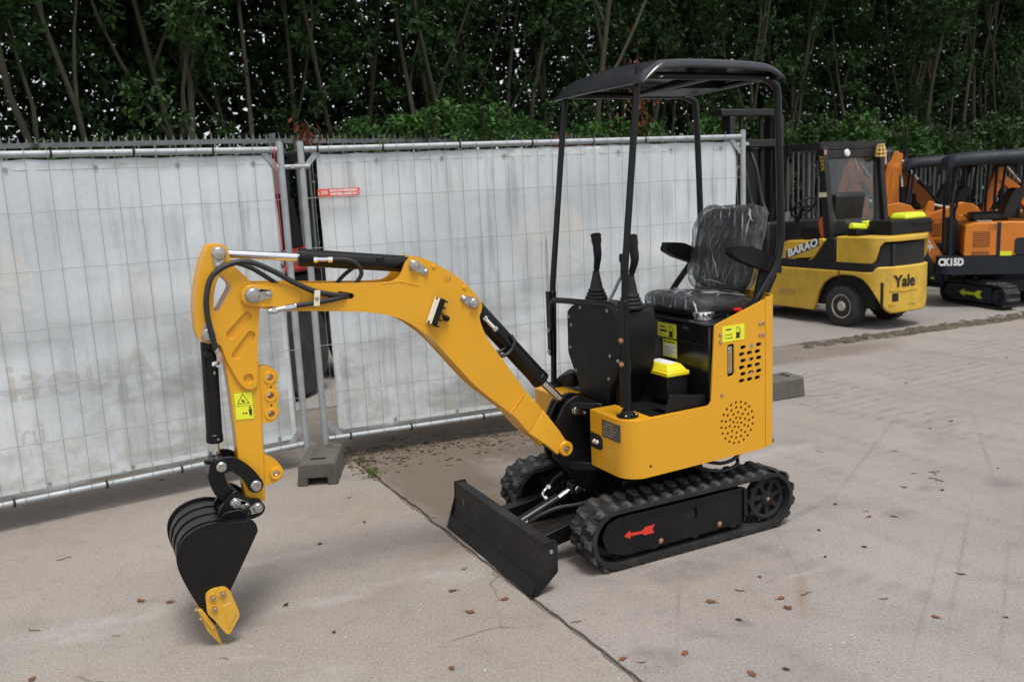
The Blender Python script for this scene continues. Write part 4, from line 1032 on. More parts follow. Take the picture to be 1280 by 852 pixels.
# hoses on the arm
m = MB(); m.tube(spline([(1.752, .080, 1.105), (1.760, .083, 1.150), (1.772, .084, 1.242), (1.768, .084, 1.316), (1.741, .082, 1.387), (1.680, .080, 1.424), (1.607, .080, 1.429), (1.522, .082, 1.389), (1.451, .088, 1.341), (1.377, .084, 1.300), (1.30, .078, 1.276), (1.248, .068, 1.268), (1.225, .04, 1.264)]), .0105, 12); m.build('hose', HOSE, bm_)
fitting(arm, [(1.750, .080, 1.115), (1.746, .078, 1.085), (1.748, .06, 1.062), (1.757, .045, 1.055)], .0095)
m = MB(); m.tube(spline([(1.70, .02, 1.425), (1.652, .03, 1.428), (1.595, .032, 1.405), (1.545, .034, 1.370), (1.503, .030, 1.336), (1.47, .0, 1.31)]), .0095, 10); m.build('hose', HOSE, bm_)
m = MB(); m.tube(spline([(1.231, .05, 1.258), (1.258, .074, 1.262), (1.320, .084, 1.256), (1.377, .084, 1.252), (1.430, .080, 1.249), (1.452, .079, 1.247)]), .0095, 10); m.build('hose', HOSE, bm_)
m = MB(); P = [(1.445, .079, 1.2475), (1.520, .078, 1.239)]; m.cyl(P[0], P[1], .0105, 12); m.lathe([(.014, 0), (.014, .018)], P[1], (1, 0, -.1), 6); m.lathe([(.013, -.02), (.013, .02)], (1.468, .0788, 1.245), (1, 0, -.1), 6); m.lathe([(.011, 0), (.011, .012)], (1.537, .078, 1.237), (1, 0, -.1), 12); m.build('capped_fitting', ZINC, bm_)
m = MB(); m.xz(rounded([(1.372, 1.302), (1.350, 1.300), (1.358, 1.240), (1.380, 1.242)], .003), .088, .0955); hc = m.build('hose_clip', CREAM, bm_, bevel=.001)
bolt(bm_, (1.366, .0955, 1.270), (0, 1, 0), .006, .005)

# ------------------------------------------------------------------ bucket and its linkage
bo = spl2([(1.728, .466), (1.706, .470), (1.688, .448), (1.685, .420)], 3, closed=False)[:-1] + [(1.685, .420), (1.744, .318), (1.803, .218), (1.835, .160), (1.880, .080)] + spl2([(1.880, .080), (1.903, .130), (1.928, .190), (1.955, .258), (1.975, .323), (1.981, .372), (1.971, .418), (1.938, .458), (1.885, .481), (1.825, .484), (1.775, .472), (1.728, .466)], 3, closed=False)[:-1]
BW = 0.170
m = MB(); m.xz(bo, BW - .012, BW); m.xz(bo, -BW, -BW + .012)
bk = m.build('bucket', BLK, EX, bevel=.002)
back = spl2([(1.872, .094), (1.898, .145), (1.923, .200), (1.948, .262), (1.967, .323), (1.973, .370), (1.963, .413), (1.933, .450), (1.883, .472), (1.825, .475), (1.775, .463), (1.728, .457), (1.708, .460), (1.697, .447), (1.694, .425)], 3, closed=False)
inner = [(p[0] - (p[0] - 1.83) * .07, p[1] - (p[1] - .32) * .06) for p in back]
m = MB(); m.xz(back + inner[::-1], -BW + .011, BW - .011); m.build('bucket_shell', BLK, bk, smooth=50)
for y in (-.085, 0.005, .095):
    o2 = [(p[0] + (p[0] - 1.83) * .03, p[1] + (p[1] - .32) * .028) for p in back[6:30]]
    m = MB(); m.xz(o2 + [((p[0] - 1.83) * .98 + 1.83, (p[1] - .32) * .98 + .32) for p in o2[::-1]], y - .022, y + .022); m.build('wear_strip', BLK, bk, bevel=.0015)
m = MB(); m.xz([(1.885, .072), (1.904, .110), (1.930, .165), (1.916, .170), (1.872, .085)], -BW - .002, BW + .002); m.build('cutting_lip', YEL2, bk, bevel=.002)
for y in (-.145, 0.0, .145):
    m = MB(); m.add([(1.890, y - .022, .155), (1.890, y + .022, .155), (1.925, y + .022, .150), (1.925, y - .022, .150), (1.868, y - .020, .060), (1.868, y + .020, .060), (1.902, y + .020, .070), (1.902, y - .020, .070), (1.853, y - .007, -.006), (1.853, y + .007, -.006), (1.858, y + .007, -.006), (1.858, y - .007, -.006)],
          [(0, 1, 2, 3), (0, 4, 5, 1), (1, 5, 6, 2), (2, 6, 7, 3), (3, 7, 4, 0), (4, 8, 9, 5), (5, 9, 10, 6), (6, 10, 11, 7), (7, 11, 8, 4), (11, 10, 9, 8)])
    m.build('tooth', YEL2, bk, bevel=.002)
    for k in range(2): bolt(bk, (1.925 - .012 * k + .002, y + (.008 if k else -.008), .155 - .032 * k), (.9, 0, -.35), .0075, .011, BRASS)
for s in (1, -1):
    sc_ = rounded([(1.897, .224), (1.872, .238), (1.825, .236), (1.808, .215), (1.786, .130), (1.783, .112), (1.826, .048), (1.838, .050), (1.876, .118), (1.898, .150)], .012, 3)
    m = MB(); m.xz(sc_, s * BW, s * (BW + .014)); c2 = m.build('side_cutter', YEL2, bk, bevel=.003)
    for k, c_ in enumerate(((1.872, .205), (1.836, .212), (1.871, .160))):
        m = MB(); m.xz(circle(c_, .0175, 18), s * (BW + .013), s * (BW + .0165), holes=[circle(c_, .0115, 14)]); m.build('bolt_seat', YEL2, bk, bevel=.001)
        bolt(bk, (c_[0], s * (BW + .014), c_[1]), (0, s, 0), .0095, .010, BRASS)
    m = MB(); m.xz([(1.842, .165), (1.808, .172), (1.795, .122), (1.828, .070)], s * (BW + .0135), s * (BW + .0165)); m.build('cutter_rib', YEL2, bk, bevel=.002)
ear = rounded([(1.812, .478), (1.766, .546), (1.740, .560), (1.715, .545), (1.690, .520), (1.652, .512), (1.629, .474), (1.644, .446), (1.688, .434), (1.722, .450), (1.760, .470)], .014, 3)
for y0, y1 in ((.052, .070), (-.070, -.052)):
    m = MB(); m.xz(ear, y0, y1); m.build('hinge_ear', BLK, bk, bevel=.003)
m = MB(); m.xz([(1.80, .470), (1.72, .455), (1.70, .475), (1.735, .492), (1.79, .488)], -.06, .088); m.lathe([(.024, 0), (.024, .17)], (1.712, -.085, .468), (0, 1, 0), 18); m.build('ear_bridge', BLK, bk, bevel=.004)
pin(bk, 1.741, .513, .070, .0185, 1.702, .500)
pin(bk, 1.661, .479, .070, .0185, 1.699, .468)
m = MB(); m.cyl((1.741, -.07, .513), (1.741, .07, .513), .018, 16); m.cyl((1.661, -.07, .479), (1.661, .07, .479), .02, 16); m.build('cross_pin', ZINC, bk)
l1 = spl2([(1.779, .666), (1.741, .668), (1.707, .643), (1.680, .609), (1.660, .569)], 4, closed=False)
for y0, y1 in ((.056, .072), (-.072, -.056)):
    m = MB(); m.xz(stroke2(l1, [.030 - .004 * sin(pi * i / (len(l1) - 1)) for i in range(len(l1))]), y0, y1); lk = m.build('tipping_link', BLK, EX, bevel=.003)
    if y0 > 0:
        m = MB(); m.lathe([(.020, 0), (.020, .012), (.016, .016), (.0005, .016)], (1.779, .072, .666), (0, 1, 0), 22, cap=False); m.build('pin', ZINC, lk)
        m = MB(); m.lathe([(.021, 0), (.021, .012), (.017, .015), (.009, .015), (.008, .008), (.0005, .008)], (1.660, .072, .569), (0, 1, 0), 22, cap=False); m.build('pin', ZINC, lk)
l2 = spl2([(1.785, .668), (1.797, .624), (1.788, .580), (1.770, .545), (1.741, .513)], 4, closed=False)
m = MB(); m.xz(stroke2(l2, .030), -.046, .046); m.build('bucket_link', BLK, EX, bevel=.004)
m = MB(); m.cyl((1.779, -.072, .666), (1.779, .072, .666), .02, 16); m.lathe([(.008, 0), (.008, .03)], (1.806, .03, .676), (.8, .3, .3), 8); m.build('cross_pin', BLK, lk)

# weld beads on boom and arm
def weld(parent, pts, r=.0032, k=7):
    P = spline(pts, k); rr = random.Random(len(pts)); m = MB(); m.tube([p + Vector((rr.gauss(0, .0004), rr.gauss(0, .0004), rr.gauss(0, .0006))) for p in P], r, 6, radii=[r * rr.uniform(.75, 1.2) for _ in P]); return m.build('weld_bead', YEL, parent, smooth=60)
weld(bm_, [(0.475, .0735, 0.765), (0.512, .0745, 0.722), (0.552, .0735, 0.678)]); weld(bm_, [(0.474, .0, 0.766), (0.476, .07, 0.766)])
weld(bm_, [(1.09, .0685, 1.30), (1.03, .0685, 1.303), (0.99, .0685, 1.295), (0.94, .0685, 1.278)], .0022)
weld(arm, [(1.722, .0455, 1.072), (1.704, .0455, 1.032), (1.682, .0455, .980), (1.662, .0455, .951), (1.643, .0455, .942), (1.626, .0455, .947), (1.613, .0455, .970)])
weld(arm, [(1.601, .036, 1.02), (1.603, .036, .91), (1.609, .036, .80)], .003); weld(arm, [(1.614, .037, .69), (1.618, .037, .62), (1.622, .037, .55)], .003)

# ------------------------------------------------------------------ upper body
def ysd(x): return 0.4431 + 0.039 * x
def arc2(c, r, a0, a1, n=10): return [(c[0] + r * cos(a0 + (a1 - a0) * i / n), c[1] + r * sin(a0 + (a1 - a0) * i / n)) for i in range(n + 1)]
corner = arc2((0.10, 0.355), 0.092, 0, pi / 2 + .04, 12)
front_n = [(0.192, 0.152), (0.192, 0.25)] + corner
sl = []
for r in range(6):
    z = 0.899 - r * 0.0305
    for k in range(3):
        x = -0.4555 - k * 0.0475 + (0.0085 if r % 2 else 0)
        if r == 0 and k == 1: continue
        sl.append(capsule((x - .0085, z + k * .0006), (x + .0085, z + k * .0006), .0088, 4))
pf = [circle((-0.42, .556), .0062, 8)]
for rad, n_ in ((.024, 6), (.047, 10), (.071, 15), (.095, 20)):
    for i in range(n_): a = 2 * pi * i / n_ + rad * 9; pf.append(circle((-0.42 + rad * cos(a), .556 + rad * sin(a)), .0074, 8))
gauge = rounded([(-.361, .922), (-.402, .924), (-.402, .778), (-.361, .776)], .012, 3)
side_out = [(0.10, 0.40), (-0.592, 0.405), (-0.592, 1.104)] + rounded([(-0.292, 1.018), (-0.268, 0.672), (-0.235, 0.662)], .02, 4)[1:] 
side_out = [(0.10, 0.400), (-0.592, 0.405), (-0.592, 1.104), (-0.305, 1.022), (-0.293, 1.016), (-0.289, 1.004), (-0.266, 0.680), (-0.258, 0.666), (-0.244, 0.661), (0.10, 0.656)]
m = MB(); m.prism(side_out, -.008, 0, lambda u, v, w: (u, ysd(u) + w, v), holes=sl + pf + [gauge])
body = m.build('body_panel', YEL, EX, smooth=0)
m = MB(); m.band(front_n, .400, .656, .008); m.build('front_panel', YEL, body, smooth=40)
m = MB(); m.prism([(a, min(b, 1.0)) for a, b in side_out], -.008, 0, lambda u, v, w: (u, -ysd(u) - w, v)); m.build('body_panel', YEL, EX, bevel=.0012, seg=1)
m = MB(); m.band([(a, -b) for a, b in front_n][::-1], .400, .656, .008); m.build('front_panel', YEL, body, smooth=40)
# cheeks of the notch for the swing post
for s in (1, -1):
    m = MB(); m.box((.155, s * .156, .528), (.072, .008, .252)); m.build('notch_cheek', YEL, body)
deck = [(0.055, 0.152), (0.190, 0.152), (0.190, 0.25)] + [(p[0] - .002, p[1] - .002) for p in corner] + [(0.055, .443)]
m = MB(); m.xy(deck, .650, .6585); m.xy([(0.056, .425), (0.056, .4415), (-.243, .430), (-.243, .416)], .650, .6585); m.build('deck', YEL, body, bevel=.003, seg=2)
m = MB(); m.xy([(a, -b) for a, b in deck], .650, .6585); m.build('deck', YEL, body, bevel=.003)
tail = [(-0.590, ysd(-.59) + .0035), (-0.628, .4195), (-0.648, .405), (-0.662, .375), (-0.672, .33), (-0.690, .20), (-0.697, .07), (-0.697, -.07), (-0.690, -.20), (-0.672, -.33), (-0.662, -.375), (-0.648, -.405), (-0.628, -.4195), (-0.590, -ysd(-.59) - .0035)]
tl = spl2(tail, 4, closed=False)
m = MB(); m.band(tl, .412, lambda i: 1.112 + .008 * sin(pi * i / (len(tl) - 1)) - .115 * min(1, max(0, (-.16 - tl[i][1]) / .12)), .009); m.build('rear_cover', YEL, body, smooth=40, bevel=.001)
for x, z in ((-.557, .995), (-.578, .996), (-.557, .943), (-.578, .942), (-.322, .971), (-.322, .940), (-.328, .699)): bolt(body, (x, ysd(x), z), (0, 1, 0), .0065, .006, BRASS)
bolt(body, (.075, ysd(.075), .448), (0, 1, 0), .004, .002, BLK)
# innards seen through the openings
m = MB(); m.box((-.32, 0, .42), (.70, .78, .02)); m.box((-.45, 0, .70), (.26, .74, .50)); ib = m.build('engine_block', DARK, body)
for k, (x, z) in enumerate(((-.46, .86), (-.50, .83), (-.55, .80), (-.52, .77), (-.48, .80))):
    m = MB(); m.tube(spline([(x + .03, .39, z - .03), (x, .405, z), (x - .02, .40, z + .03)]), .008, 8); m.build('hose', (ZINC if k % 2 else HOSE), body)
m = MB(); m.cyl((-.505, .41, .899), (-.505, ysd(-.5) + .001, .899), .011, 14); m.build('lock', ZINC, body)
m = MB(); m.xz(rounded([(-.368, .912), (-.392, .913), (-.392, .790), (-.368, .789)], .006, 3), ysd(-.38) - .014, ysd(-.38) - .004, mi=0)
m.xz([(-.374, .885), (-.386, .885), (-.386, .815), (-.374, .815)], ysd(-.38) - .0045, ysd(-.38) - .003, mi=1)
m.xz(circle((-.38, .898), .006, 12), ysd(-.38) - .0045, ysd(-.38) + .001, mi=0); m.xz(circle((-.38, .801), .006, 12), ysd(-.38) - .0045, ysd(-.38) + .001, mi=0)
m.build('sight_gauge', [ZINC, mk('gauge oil', (0.3, 0.2, 0.05), .25)], body, smooth=30)
def fuel_sticker(parent, P0, ex, ez, w, h, nrm, lines):
    """sticker plate in the plane spanned by ex, ez from its lower left corner, with a pump mark and print lines"""
    P0 = Vector(P0); ex = Vector(ex); ez = Vector(ez); n_ = Vector(nrm); mb = MB()
    def quad(u0, v0, u1, v1, d, mi):
        P = [P0 + ex * u + ez * v + n_ * t for t in (d - .0008, d) for u, v in ((u0 * w, v0 * h), (u1 * w, v0 * h), (u1 * w, v1 * h), (u0 * w, v1 * h))]
        mb.add(P, [(0, 3, 2, 1), (4, 5, 6, 7), (0, 1, 5, 4), (1, 2, 6, 5), (2, 3, 7, 6), (3, 0, 4, 7)], mi)
    quad(0, 0, 1, 1, .0012, 0)
    for L_ in lines: quad(*L_, .0018, 1)
    return mb, quad
mb, q = fuel_sticker(body, (-.333, ysd(-.333), .9355), (-1, -.039, 0), (0, 0, 1), .129, .072, (0, 1, 0),
    [(.15, .72, .40, .80), (.10, .42, .17, .46), (.20, .42, .27, .46), (.29, .41, .44, .46), (.12, .20, .18, .25), (.21, .2, .30, .25), (.32, .2, .46, .25), (.62, .2, .78, .52), (.60, .14, .80, .2), (.63, .56, .645, .82), (.755, .56, .77, .82), (.63, .80, .77, .84), (.80, .3, .815, .7), (.78, .68, .815, .72)])
mb.build('fuel_sticker', [LIME, INK], body, smooth=0)
# grey name plate wrapped on the front corner and the grease port beside the swing post
def onfront(y, z, d=0.0):
    if y <= .355: return Vector((.192 + d, y, z))
    a = (y - .355) / .092; return Vector((.10 + (.092 + d) * cos(a), .355 + (.092 + d) * sin(a), z))
mb = MB(); ys_ = [.252 + (.388 - .252) * i / 10 for i in range(11)]
P = []
for y in ys_:
    for z, d in ((.556, .0004), (.634, .0004), (.634, .002), (.556, .002)): P.append(onfront(y, z, d))
mb.add(P, [(4 * i + k, 4 * i + 4 + k, 4 * i + 4 + (k + 1) % 4, 4 * i + (k + 1) % 4) for i in range(10) for k in range(4)] + [(0, 1, 2, 3), (43, 42, 41, 40)], 0)
for z0, y0, y1 in ((.62, .27, .345), (.607, .262, .30), (.607, .31, .37), (.594, .262, .29), (.594, .31, .36), (.581, .262, .305), (.581, .315, .355), (.568, .262, .33)):
    mb.add([onfront(y0, z0, .0026), onfront(y1, z0, .0026), onfront(y1, z0 + .004, .0026), onfront(y0, z0 + .004, .0026)], [(0, 1, 2, 3)], 1)
mb.build('name_plate', [NAMEP, mk('plate print', (.35, .35, .36), .4, metal=.4)], body, smooth=40, recalc=True)
m = MB(); m.yz(rounded([(.150, .486), (.235, .486), (.252, .50), (.252, .54), (.235, .556), (.150, .556)], .012, 3), .186, .1945); gp_ = m.build('grease_port', DARK, body)
for y in (.192, .215): m = MB(); m.lathe([(.011, 0), (.012, .014), (.008, .02), (.0005, .02)], (.188, y, .522), (1, .2, 0), 14); m.build('grease_nipple', CHROME, gp_)

# ------------------------------------------------------------------ floor, tank, engine cover
m = MB(); m.box((-.105, 0, .640), (.33, .83, .016)); m.box((-.30, 0, .53), (.7, .80, .02)); m.build('floor_plate', BLKM, EX, bevel=.002)
m = MB(); m.add([(-.03, .405, .655), (-.262, .392, .655), (-.262, .392, .705), (-.06, .403, .735), (-.03, .412, .655), (-.262, .399, .655), (-.262, .399, .705), (-.06, .410, .735)], [(0, 1, 2, 3), (7, 6, 5, 4), (0, 4, 5, 1), (1, 5, 6, 2), (2, 6, 7, 3), (3, 7, 4, 0)]); m.build('floor_guard', BLKM, EX, bevel=.002)
m = MB(); m.add([(-.04, .30, .66), (-.26, .30, .66), (-.26, .40, .665), (-.04, .41, .665), (-.04, .30, .663), (-.26, .30, .663), (-.26, .40, .668), (-.04, .41, .668)], [(0, 1, 2, 3), (7, 6, 5, 4), (0, 4, 5, 1), (1, 5, 6, 2), (2, 6, 7, 3), (3, 7, 4, 0)]); m.build('floor_mat', BLKM, EX)
TANK = mk('black gloss tank', (0.009, 0.009, 0.010), 0.2, var=0.25, vscale=3, rvar=.06, dirt=(0.05, 0.045, 0.04), dirt_amt=.2, dirt_scale=5)
m = MB(); m.box((-.445, -.002, .835), (.32, .805, .35)); tk = m.build('tank', TANK, EX, bevel=.008)
m = MB(); m.box((-.283, .02, .92), (.004, .70, .003)); m.build('panel_seam', DARK, tk)
m = MB(); m.box((-.455, 0.0, 1.0125), (.36, .81, .005)); m.box((-.55, .04, 1.024), (.32, .46, .02)); m.build('top_plate', BLKM, tk, bevel=.002)
for y in (.225, .245): 
    bolt(tk, (-.284, y, .985), (1, 0, 0), .004, .004); bolt(tk, (-.30, y + .02, 1.0152), (0, 0, 1), .004, .004)
m = MB(); m.box((-.2855, .235, .985), (.006, .05, .034)); m.build('hinge_tab', BLKM, tk, bevel=.002)
m = MB(); m.lathe([(.047, 0), (.049, .004), (.044, .006), (.044, .012), (.046, .014), (.047, .03), (.044, .038), (.03, .041), (.029, .035), (.0005, .034)], (-.378, .245, 1.015), (0, 0, 1), 36, cap=False)
for k in range(14):
    a = 2 * pi * k / 14; m.cyl((-.378 + .047 * cos(a), .245 + .047 * sin(a), 1.031), (-.378 + .047 * cos(a), .245 + .047 * sin(a), 1.049), .005, 8)
m.build('fuel_cap', CHROME, tk)
m = MB(); m.lathe([(.010, 0), (.010, .012), (.006, .013), (.006, .02)], (-.545, .285, 1.0155), (0, 0, 1), 12); m.box((-.545, .285, 1.042), (.018, .05, .014)); m.box((-.545, .285, 1.048), (.045, .014, .012)); m.build('battery_switch', mk('red plastic', (.6, .02, .015), .4), tk, bevel=.003)
m = MB(); m.lathe([(.009, 0), (.009, .014), (.004, .016)], (-.50, .262, 1.0155), (0, 0, 1), 10); m.build('green_knob', mk('green plastic', (.02, .2, .1), .4), tk)
for (y0, z0, w, h, a_) in ((.018, .916, .146, .074, 0), (.058, .829, .108, .084, 1)):
    if a_ == 0: lines = [(.16, .70, .40, .78), (.12, .42, .50, .55), (.62, .2, .80, .52), (.60, .13, .82, .2), (.63, .56, .645, .82), (.775, .56, .79, .82), (.63, .80, .79, .84), (.83, .3, .845, .7)]
    else: lines = [(.08, .82, .20, .92), (.28, .84, .85, .90)]
    mb, q = fuel_sticker(tk, (-.285, y0, z0), (0, 1, 0), (0, 0, 1), w, h, (1, 0, 0), lines)
    if a_:
        q(.06, .08, .94, .74, .0016, 2)
        for k in range(6): q(.12, .15 + k * .09, .6 + .28 * ((k * 7) % 3) / 2, .18 + k * .09, .002, 3)
    mb.build('fuel_sticker', [LIME, INK, WHT, mk('grey print', (.3, .3, .3), .5)], tk, smooth=0)

# ------------------------------------------------------------------ control console with levers
con = rounded([(-.150, 1.092), (-.207, 1.055), (-.213, .852), (-.117, .709), (-.107, .628), (-.013, .606), (.100, .616), (.128, .660), (.140, .725), (.214, .804), (.239, 1.00), (.228, 1.085), (.190, 1.106)], .018, 3)
m = MB(); m.yz(con, .074, .084); cs = m.build('console', BLKM, EX, bevel=.002)
hood = rounded([(-.15, 1.098), (-.195, 1.06), (-.20, .86), (-.105, .715), (-.095, .63), (.09, .63), (.125, .73), (.20, .81), (.226, 1.00), (.214, 1.085), (.185, 1.104)], .03, 4)
m = MB(); m.yz(hood, -.125, .0745); m.build('console_hood', BLKM, cs, bevel=.028, seg=4)
for y, z in ((-.083, 1.085), (.151, 1.093), (-.173, .992), (-.188, .882), (.163, .889), (.226, .876), (.148, .781), (-.142, .775), (-.100, .641), (.105, .640), (-.192, 1.030)): bolt(cs, (.084, y, z), (1, 0, 0), .006, .006)
for y in (.12, -.10):
    m = MB(); m.box((.02, y, .70), (.03, .03, .14)); m.build('console_leg', BLKM, cs, bevel=.003)
def joystick(y, lean):
    b = Vector((-.022, y, 1.098)); m = MB(); prof = []
    for k in range(4):
        r = .060 - k * .007; z = k * .0165; prof += [(r - .006, z), (r, z + .005), (r, z + .011), (r - .006, z + .0165)]
    prof += [(.030, .072), (.027, .09), (.019, .125), (.015, .15), (.0005, .15)]
    m.lathe(prof, b, (lean[0] * .3, lean[1] * .3, 1), 28); j = m.build('joystick', RUB, EX)
    top = b + Vector((lean[0] * .05, lean[1] * .05, .14))
    pts = spline([top, top + Vector((lean[0] * .03, lean[1] * .05, .03)), top + Vector((lean[0] * .10, lean[1] * .14, .075)), top + Vector((lean[0] * .12, lean[1] * .12, .12)), top + Vector((lean[0] * .08, lean[1] * .06, .175))], 4)
    n_ = len(pts); rad = []
    for i in range(n_):
        t = i / (n_ - 1); rad.append(.0150 + (.0045 * min(1, max(0, (t - .3) / .3))) + (.0045 if t > .85 else 0) - (.004 if t < .15 else 0))
    m = MB(); m.tube(pts, .014, 14, radii=rad); e = pts[-1]; d = (pts[-1] - pts[-2]).normalized()
    m.lathe([(rad[-1], -.002), (rad[-1] + .002, .004), (rad[-1] * .8, .012), (.0005, .014)], e, d, 14); m.build('grip', BLKM, j)
joystick(-.108, (.0, .12)); joystick(.178, (.0, .22))
m = MB(); m.tube(spline([(.0, .02, 1.105), (-.02, .05, 1.16), (-.025, .075, 1.20), (-.028, .105, 1.235)]), .0075, 10); lv = m.build('blade_lever', GALV, EX)
m = MB(); m.tube([(-.028, .105, 1.22), (-.028, .109, 1.315)], .0065, 8); m.lathe([(.012, 0), (.013, .02), (.011, .036), (.0005, .038)], (-.028, .109, 1.30), (0, 0, 1), 12); m.build('lever_knob', BLKM, lv)
m = MB(); m.add([(.10, -.36, .662), (.05, -.24, .662), (-.04, -.24, .665), (-.02, -.38, .665), (.085, -.35, .70), (.06, -.25, .735), (-.02, -.25, .75), (-.01, -.37, .74)], [(0, 3, 2, 1), (4, 5, 6, 7), (0, 1, 5, 4), (1, 2, 6, 5), (2, 3, 7, 6), (3, 0, 4, 7)]); m.build('pedal', BLKM, EX, bevel=.02, seg=3)

# ------------------------------------------------------------------ seat under its plastic wrap
SY = .045
def cushion(name, fn, nu, nv, mat, parent, smooth=180):
    mb = MB(); vs_ = []
    for j in range(nv + 1):
        for i in range(nu + 1): vs_.append(fn(i / nu, j / nv))
    mb.add(vs_, [(j * (nu + 1) + i, j * (nu + 1) + i + 1, (j + 1) * (nu + 1) + i + 1, (j + 1) * (nu + 1) + i) for j in range(nv) for i in range(nu)])
    return mb.build(name, mat, parent, smooth=smooth, recalc=True)
def superell(a, p): c = cos(a); s = sin(a); return math.copysign(abs(c) ** p, c), math.copysign(abs(s) ** p, s)
def pillow(center, ux, uy, uz, hx, hy, hz, extra=None, off=0.0, crease=0.0, sd=0, nu=64, nv=28):
    """rounded box: superellipsoid spanned by ux, uy (long sides) and uz (thickness)"""
    c = Vector(center); ux = Vector(ux); uy = Vector(uy); uz = Vector(uz)
    def f(u, v):
        th = u * 2 * pi; ph = -pi / 2 + v * pi
        a, b = superell(th, .42); cp, sp_ = superell(ph, .55)
        x = a * cp * (hx + off); y = b * cp * (hy + off); z = sp_ * (hz + off)
        if extra: x, y, z = extra(x, y, z)
        p = c + ux * x + uy * y + uz * z
        if crease:
            n_ = (p - c).normalized(); q = Vector((x * 7 + sd, y * 16, z * 9))
            e = noise.noise(q) + .6 * noise.noise(q * 2.3) + .4 * abs(noise.noise(Vector((x * 30, y * 8 + sd, z * 11))))
            p = p + n_ * crease * (e + .4)
        return p
    return f
WRAP, n_, b_ = nodes_of('clear plastic wrap')
L_ = n_.links.new
tr = n_.nodes.new('ShaderNodeBsdfTransparent'); tr.inputs[0].default_value = (.94, .95, .96, 1)
gl = n_.nodes.new('ShaderNodeBsdfGlossy'); gl.inputs['Roughness'].default_value = .09
df = n_.nodes.new('ShaderNodeBsdfDiffuse'); df.inputs[0].default_value = (.6, .62, .64, 1)
mx1 = n_.nodes.new('ShaderNodeMixShader'); mx2 = n_.nodes.new('ShaderNodeMixShader'); lw = n_.nodes.new('ShaderNodeLayerWeight'); lw.inputs[0].default_value = .35
tc_ = n_.nodes.new('ShaderNodeTexCoord'); nz_ = n_.nodes.new('ShaderNodeTexNoise'); nz_.inputs['Scale'].default_value = 8; nz_.inputs['Detail'].default_value = 7; nz_.inputs['Distortion'].default_value = 1.6
mp_ = n_.nodes.new('ShaderNodeMapping'); mp_.inputs['Scale'].default_value = (1, 1.7, .8); L_(tc_.outputs['Object'], mp_.inputs[0]); L_(mp_.outputs[0], nz_.inputs['Vector'])
bpw = n_.nodes.new('ShaderNodeBump'); bpw.inputs['Strength'].default_value = 1.0; bpw.inputs['Distance'].default_value = .06; L_(nz_.outputs['Fac'], bpw.inputs['Height']); L_(bpw.outputs[0], gl.inputs['Normal']); L_(bpw.outputs[0], lw.inputs['Normal'])
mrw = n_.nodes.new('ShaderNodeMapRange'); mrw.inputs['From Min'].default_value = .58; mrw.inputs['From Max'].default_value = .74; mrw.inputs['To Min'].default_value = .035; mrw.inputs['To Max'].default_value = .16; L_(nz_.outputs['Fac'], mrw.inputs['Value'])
mrf = n_.nodes.new('ShaderNodeMapRange'); mrf.inputs['To Min'].default_value = -.01; mrf.inputs['To Max'].default_value = .9; L_(lw.outputs['Fresnel'], mrf.inputs['Value'])
L_(mrf.outputs[0], mx1.inputs[0]); L_(tr.outputs[0], mx1.inputs[1]); L_(gl.outputs[0], mx1.inputs[2])
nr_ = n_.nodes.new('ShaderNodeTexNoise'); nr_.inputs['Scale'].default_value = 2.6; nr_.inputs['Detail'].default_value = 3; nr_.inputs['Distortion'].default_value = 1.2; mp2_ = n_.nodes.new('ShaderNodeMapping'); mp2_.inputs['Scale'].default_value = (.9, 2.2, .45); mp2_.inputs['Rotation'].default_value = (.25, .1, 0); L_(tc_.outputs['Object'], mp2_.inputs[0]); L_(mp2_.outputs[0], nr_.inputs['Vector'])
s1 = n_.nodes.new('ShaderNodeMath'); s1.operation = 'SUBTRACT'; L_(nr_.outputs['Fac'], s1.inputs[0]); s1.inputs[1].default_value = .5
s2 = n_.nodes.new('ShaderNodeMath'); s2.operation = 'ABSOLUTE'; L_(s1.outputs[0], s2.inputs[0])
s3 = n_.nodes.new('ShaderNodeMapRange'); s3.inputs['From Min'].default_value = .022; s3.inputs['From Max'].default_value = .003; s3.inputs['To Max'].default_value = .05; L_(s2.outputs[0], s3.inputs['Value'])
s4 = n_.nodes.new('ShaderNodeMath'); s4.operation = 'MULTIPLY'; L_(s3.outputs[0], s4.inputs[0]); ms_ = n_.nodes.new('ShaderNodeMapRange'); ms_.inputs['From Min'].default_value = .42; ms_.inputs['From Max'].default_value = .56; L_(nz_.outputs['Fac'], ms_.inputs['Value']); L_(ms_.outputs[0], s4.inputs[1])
s5 = n_.nodes.new('ShaderNodeMath'); s5.operation = 'MAXIMUM'; L_(s4.outputs[0], s5.inputs[0]); L_(mrw.outputs[0], s5.inputs[1])  # film haze plus white crease lines and patches painted in as highlights
L_(s5.outputs[0], mx2.inputs[0]); L_(mx1.outputs[0], mx2.inputs[1]); L_(df.outputs[0], mx2.inputs[2]); L_(mx2.outputs[0], n_.nodes['Material Output'].inputs['Surface'])

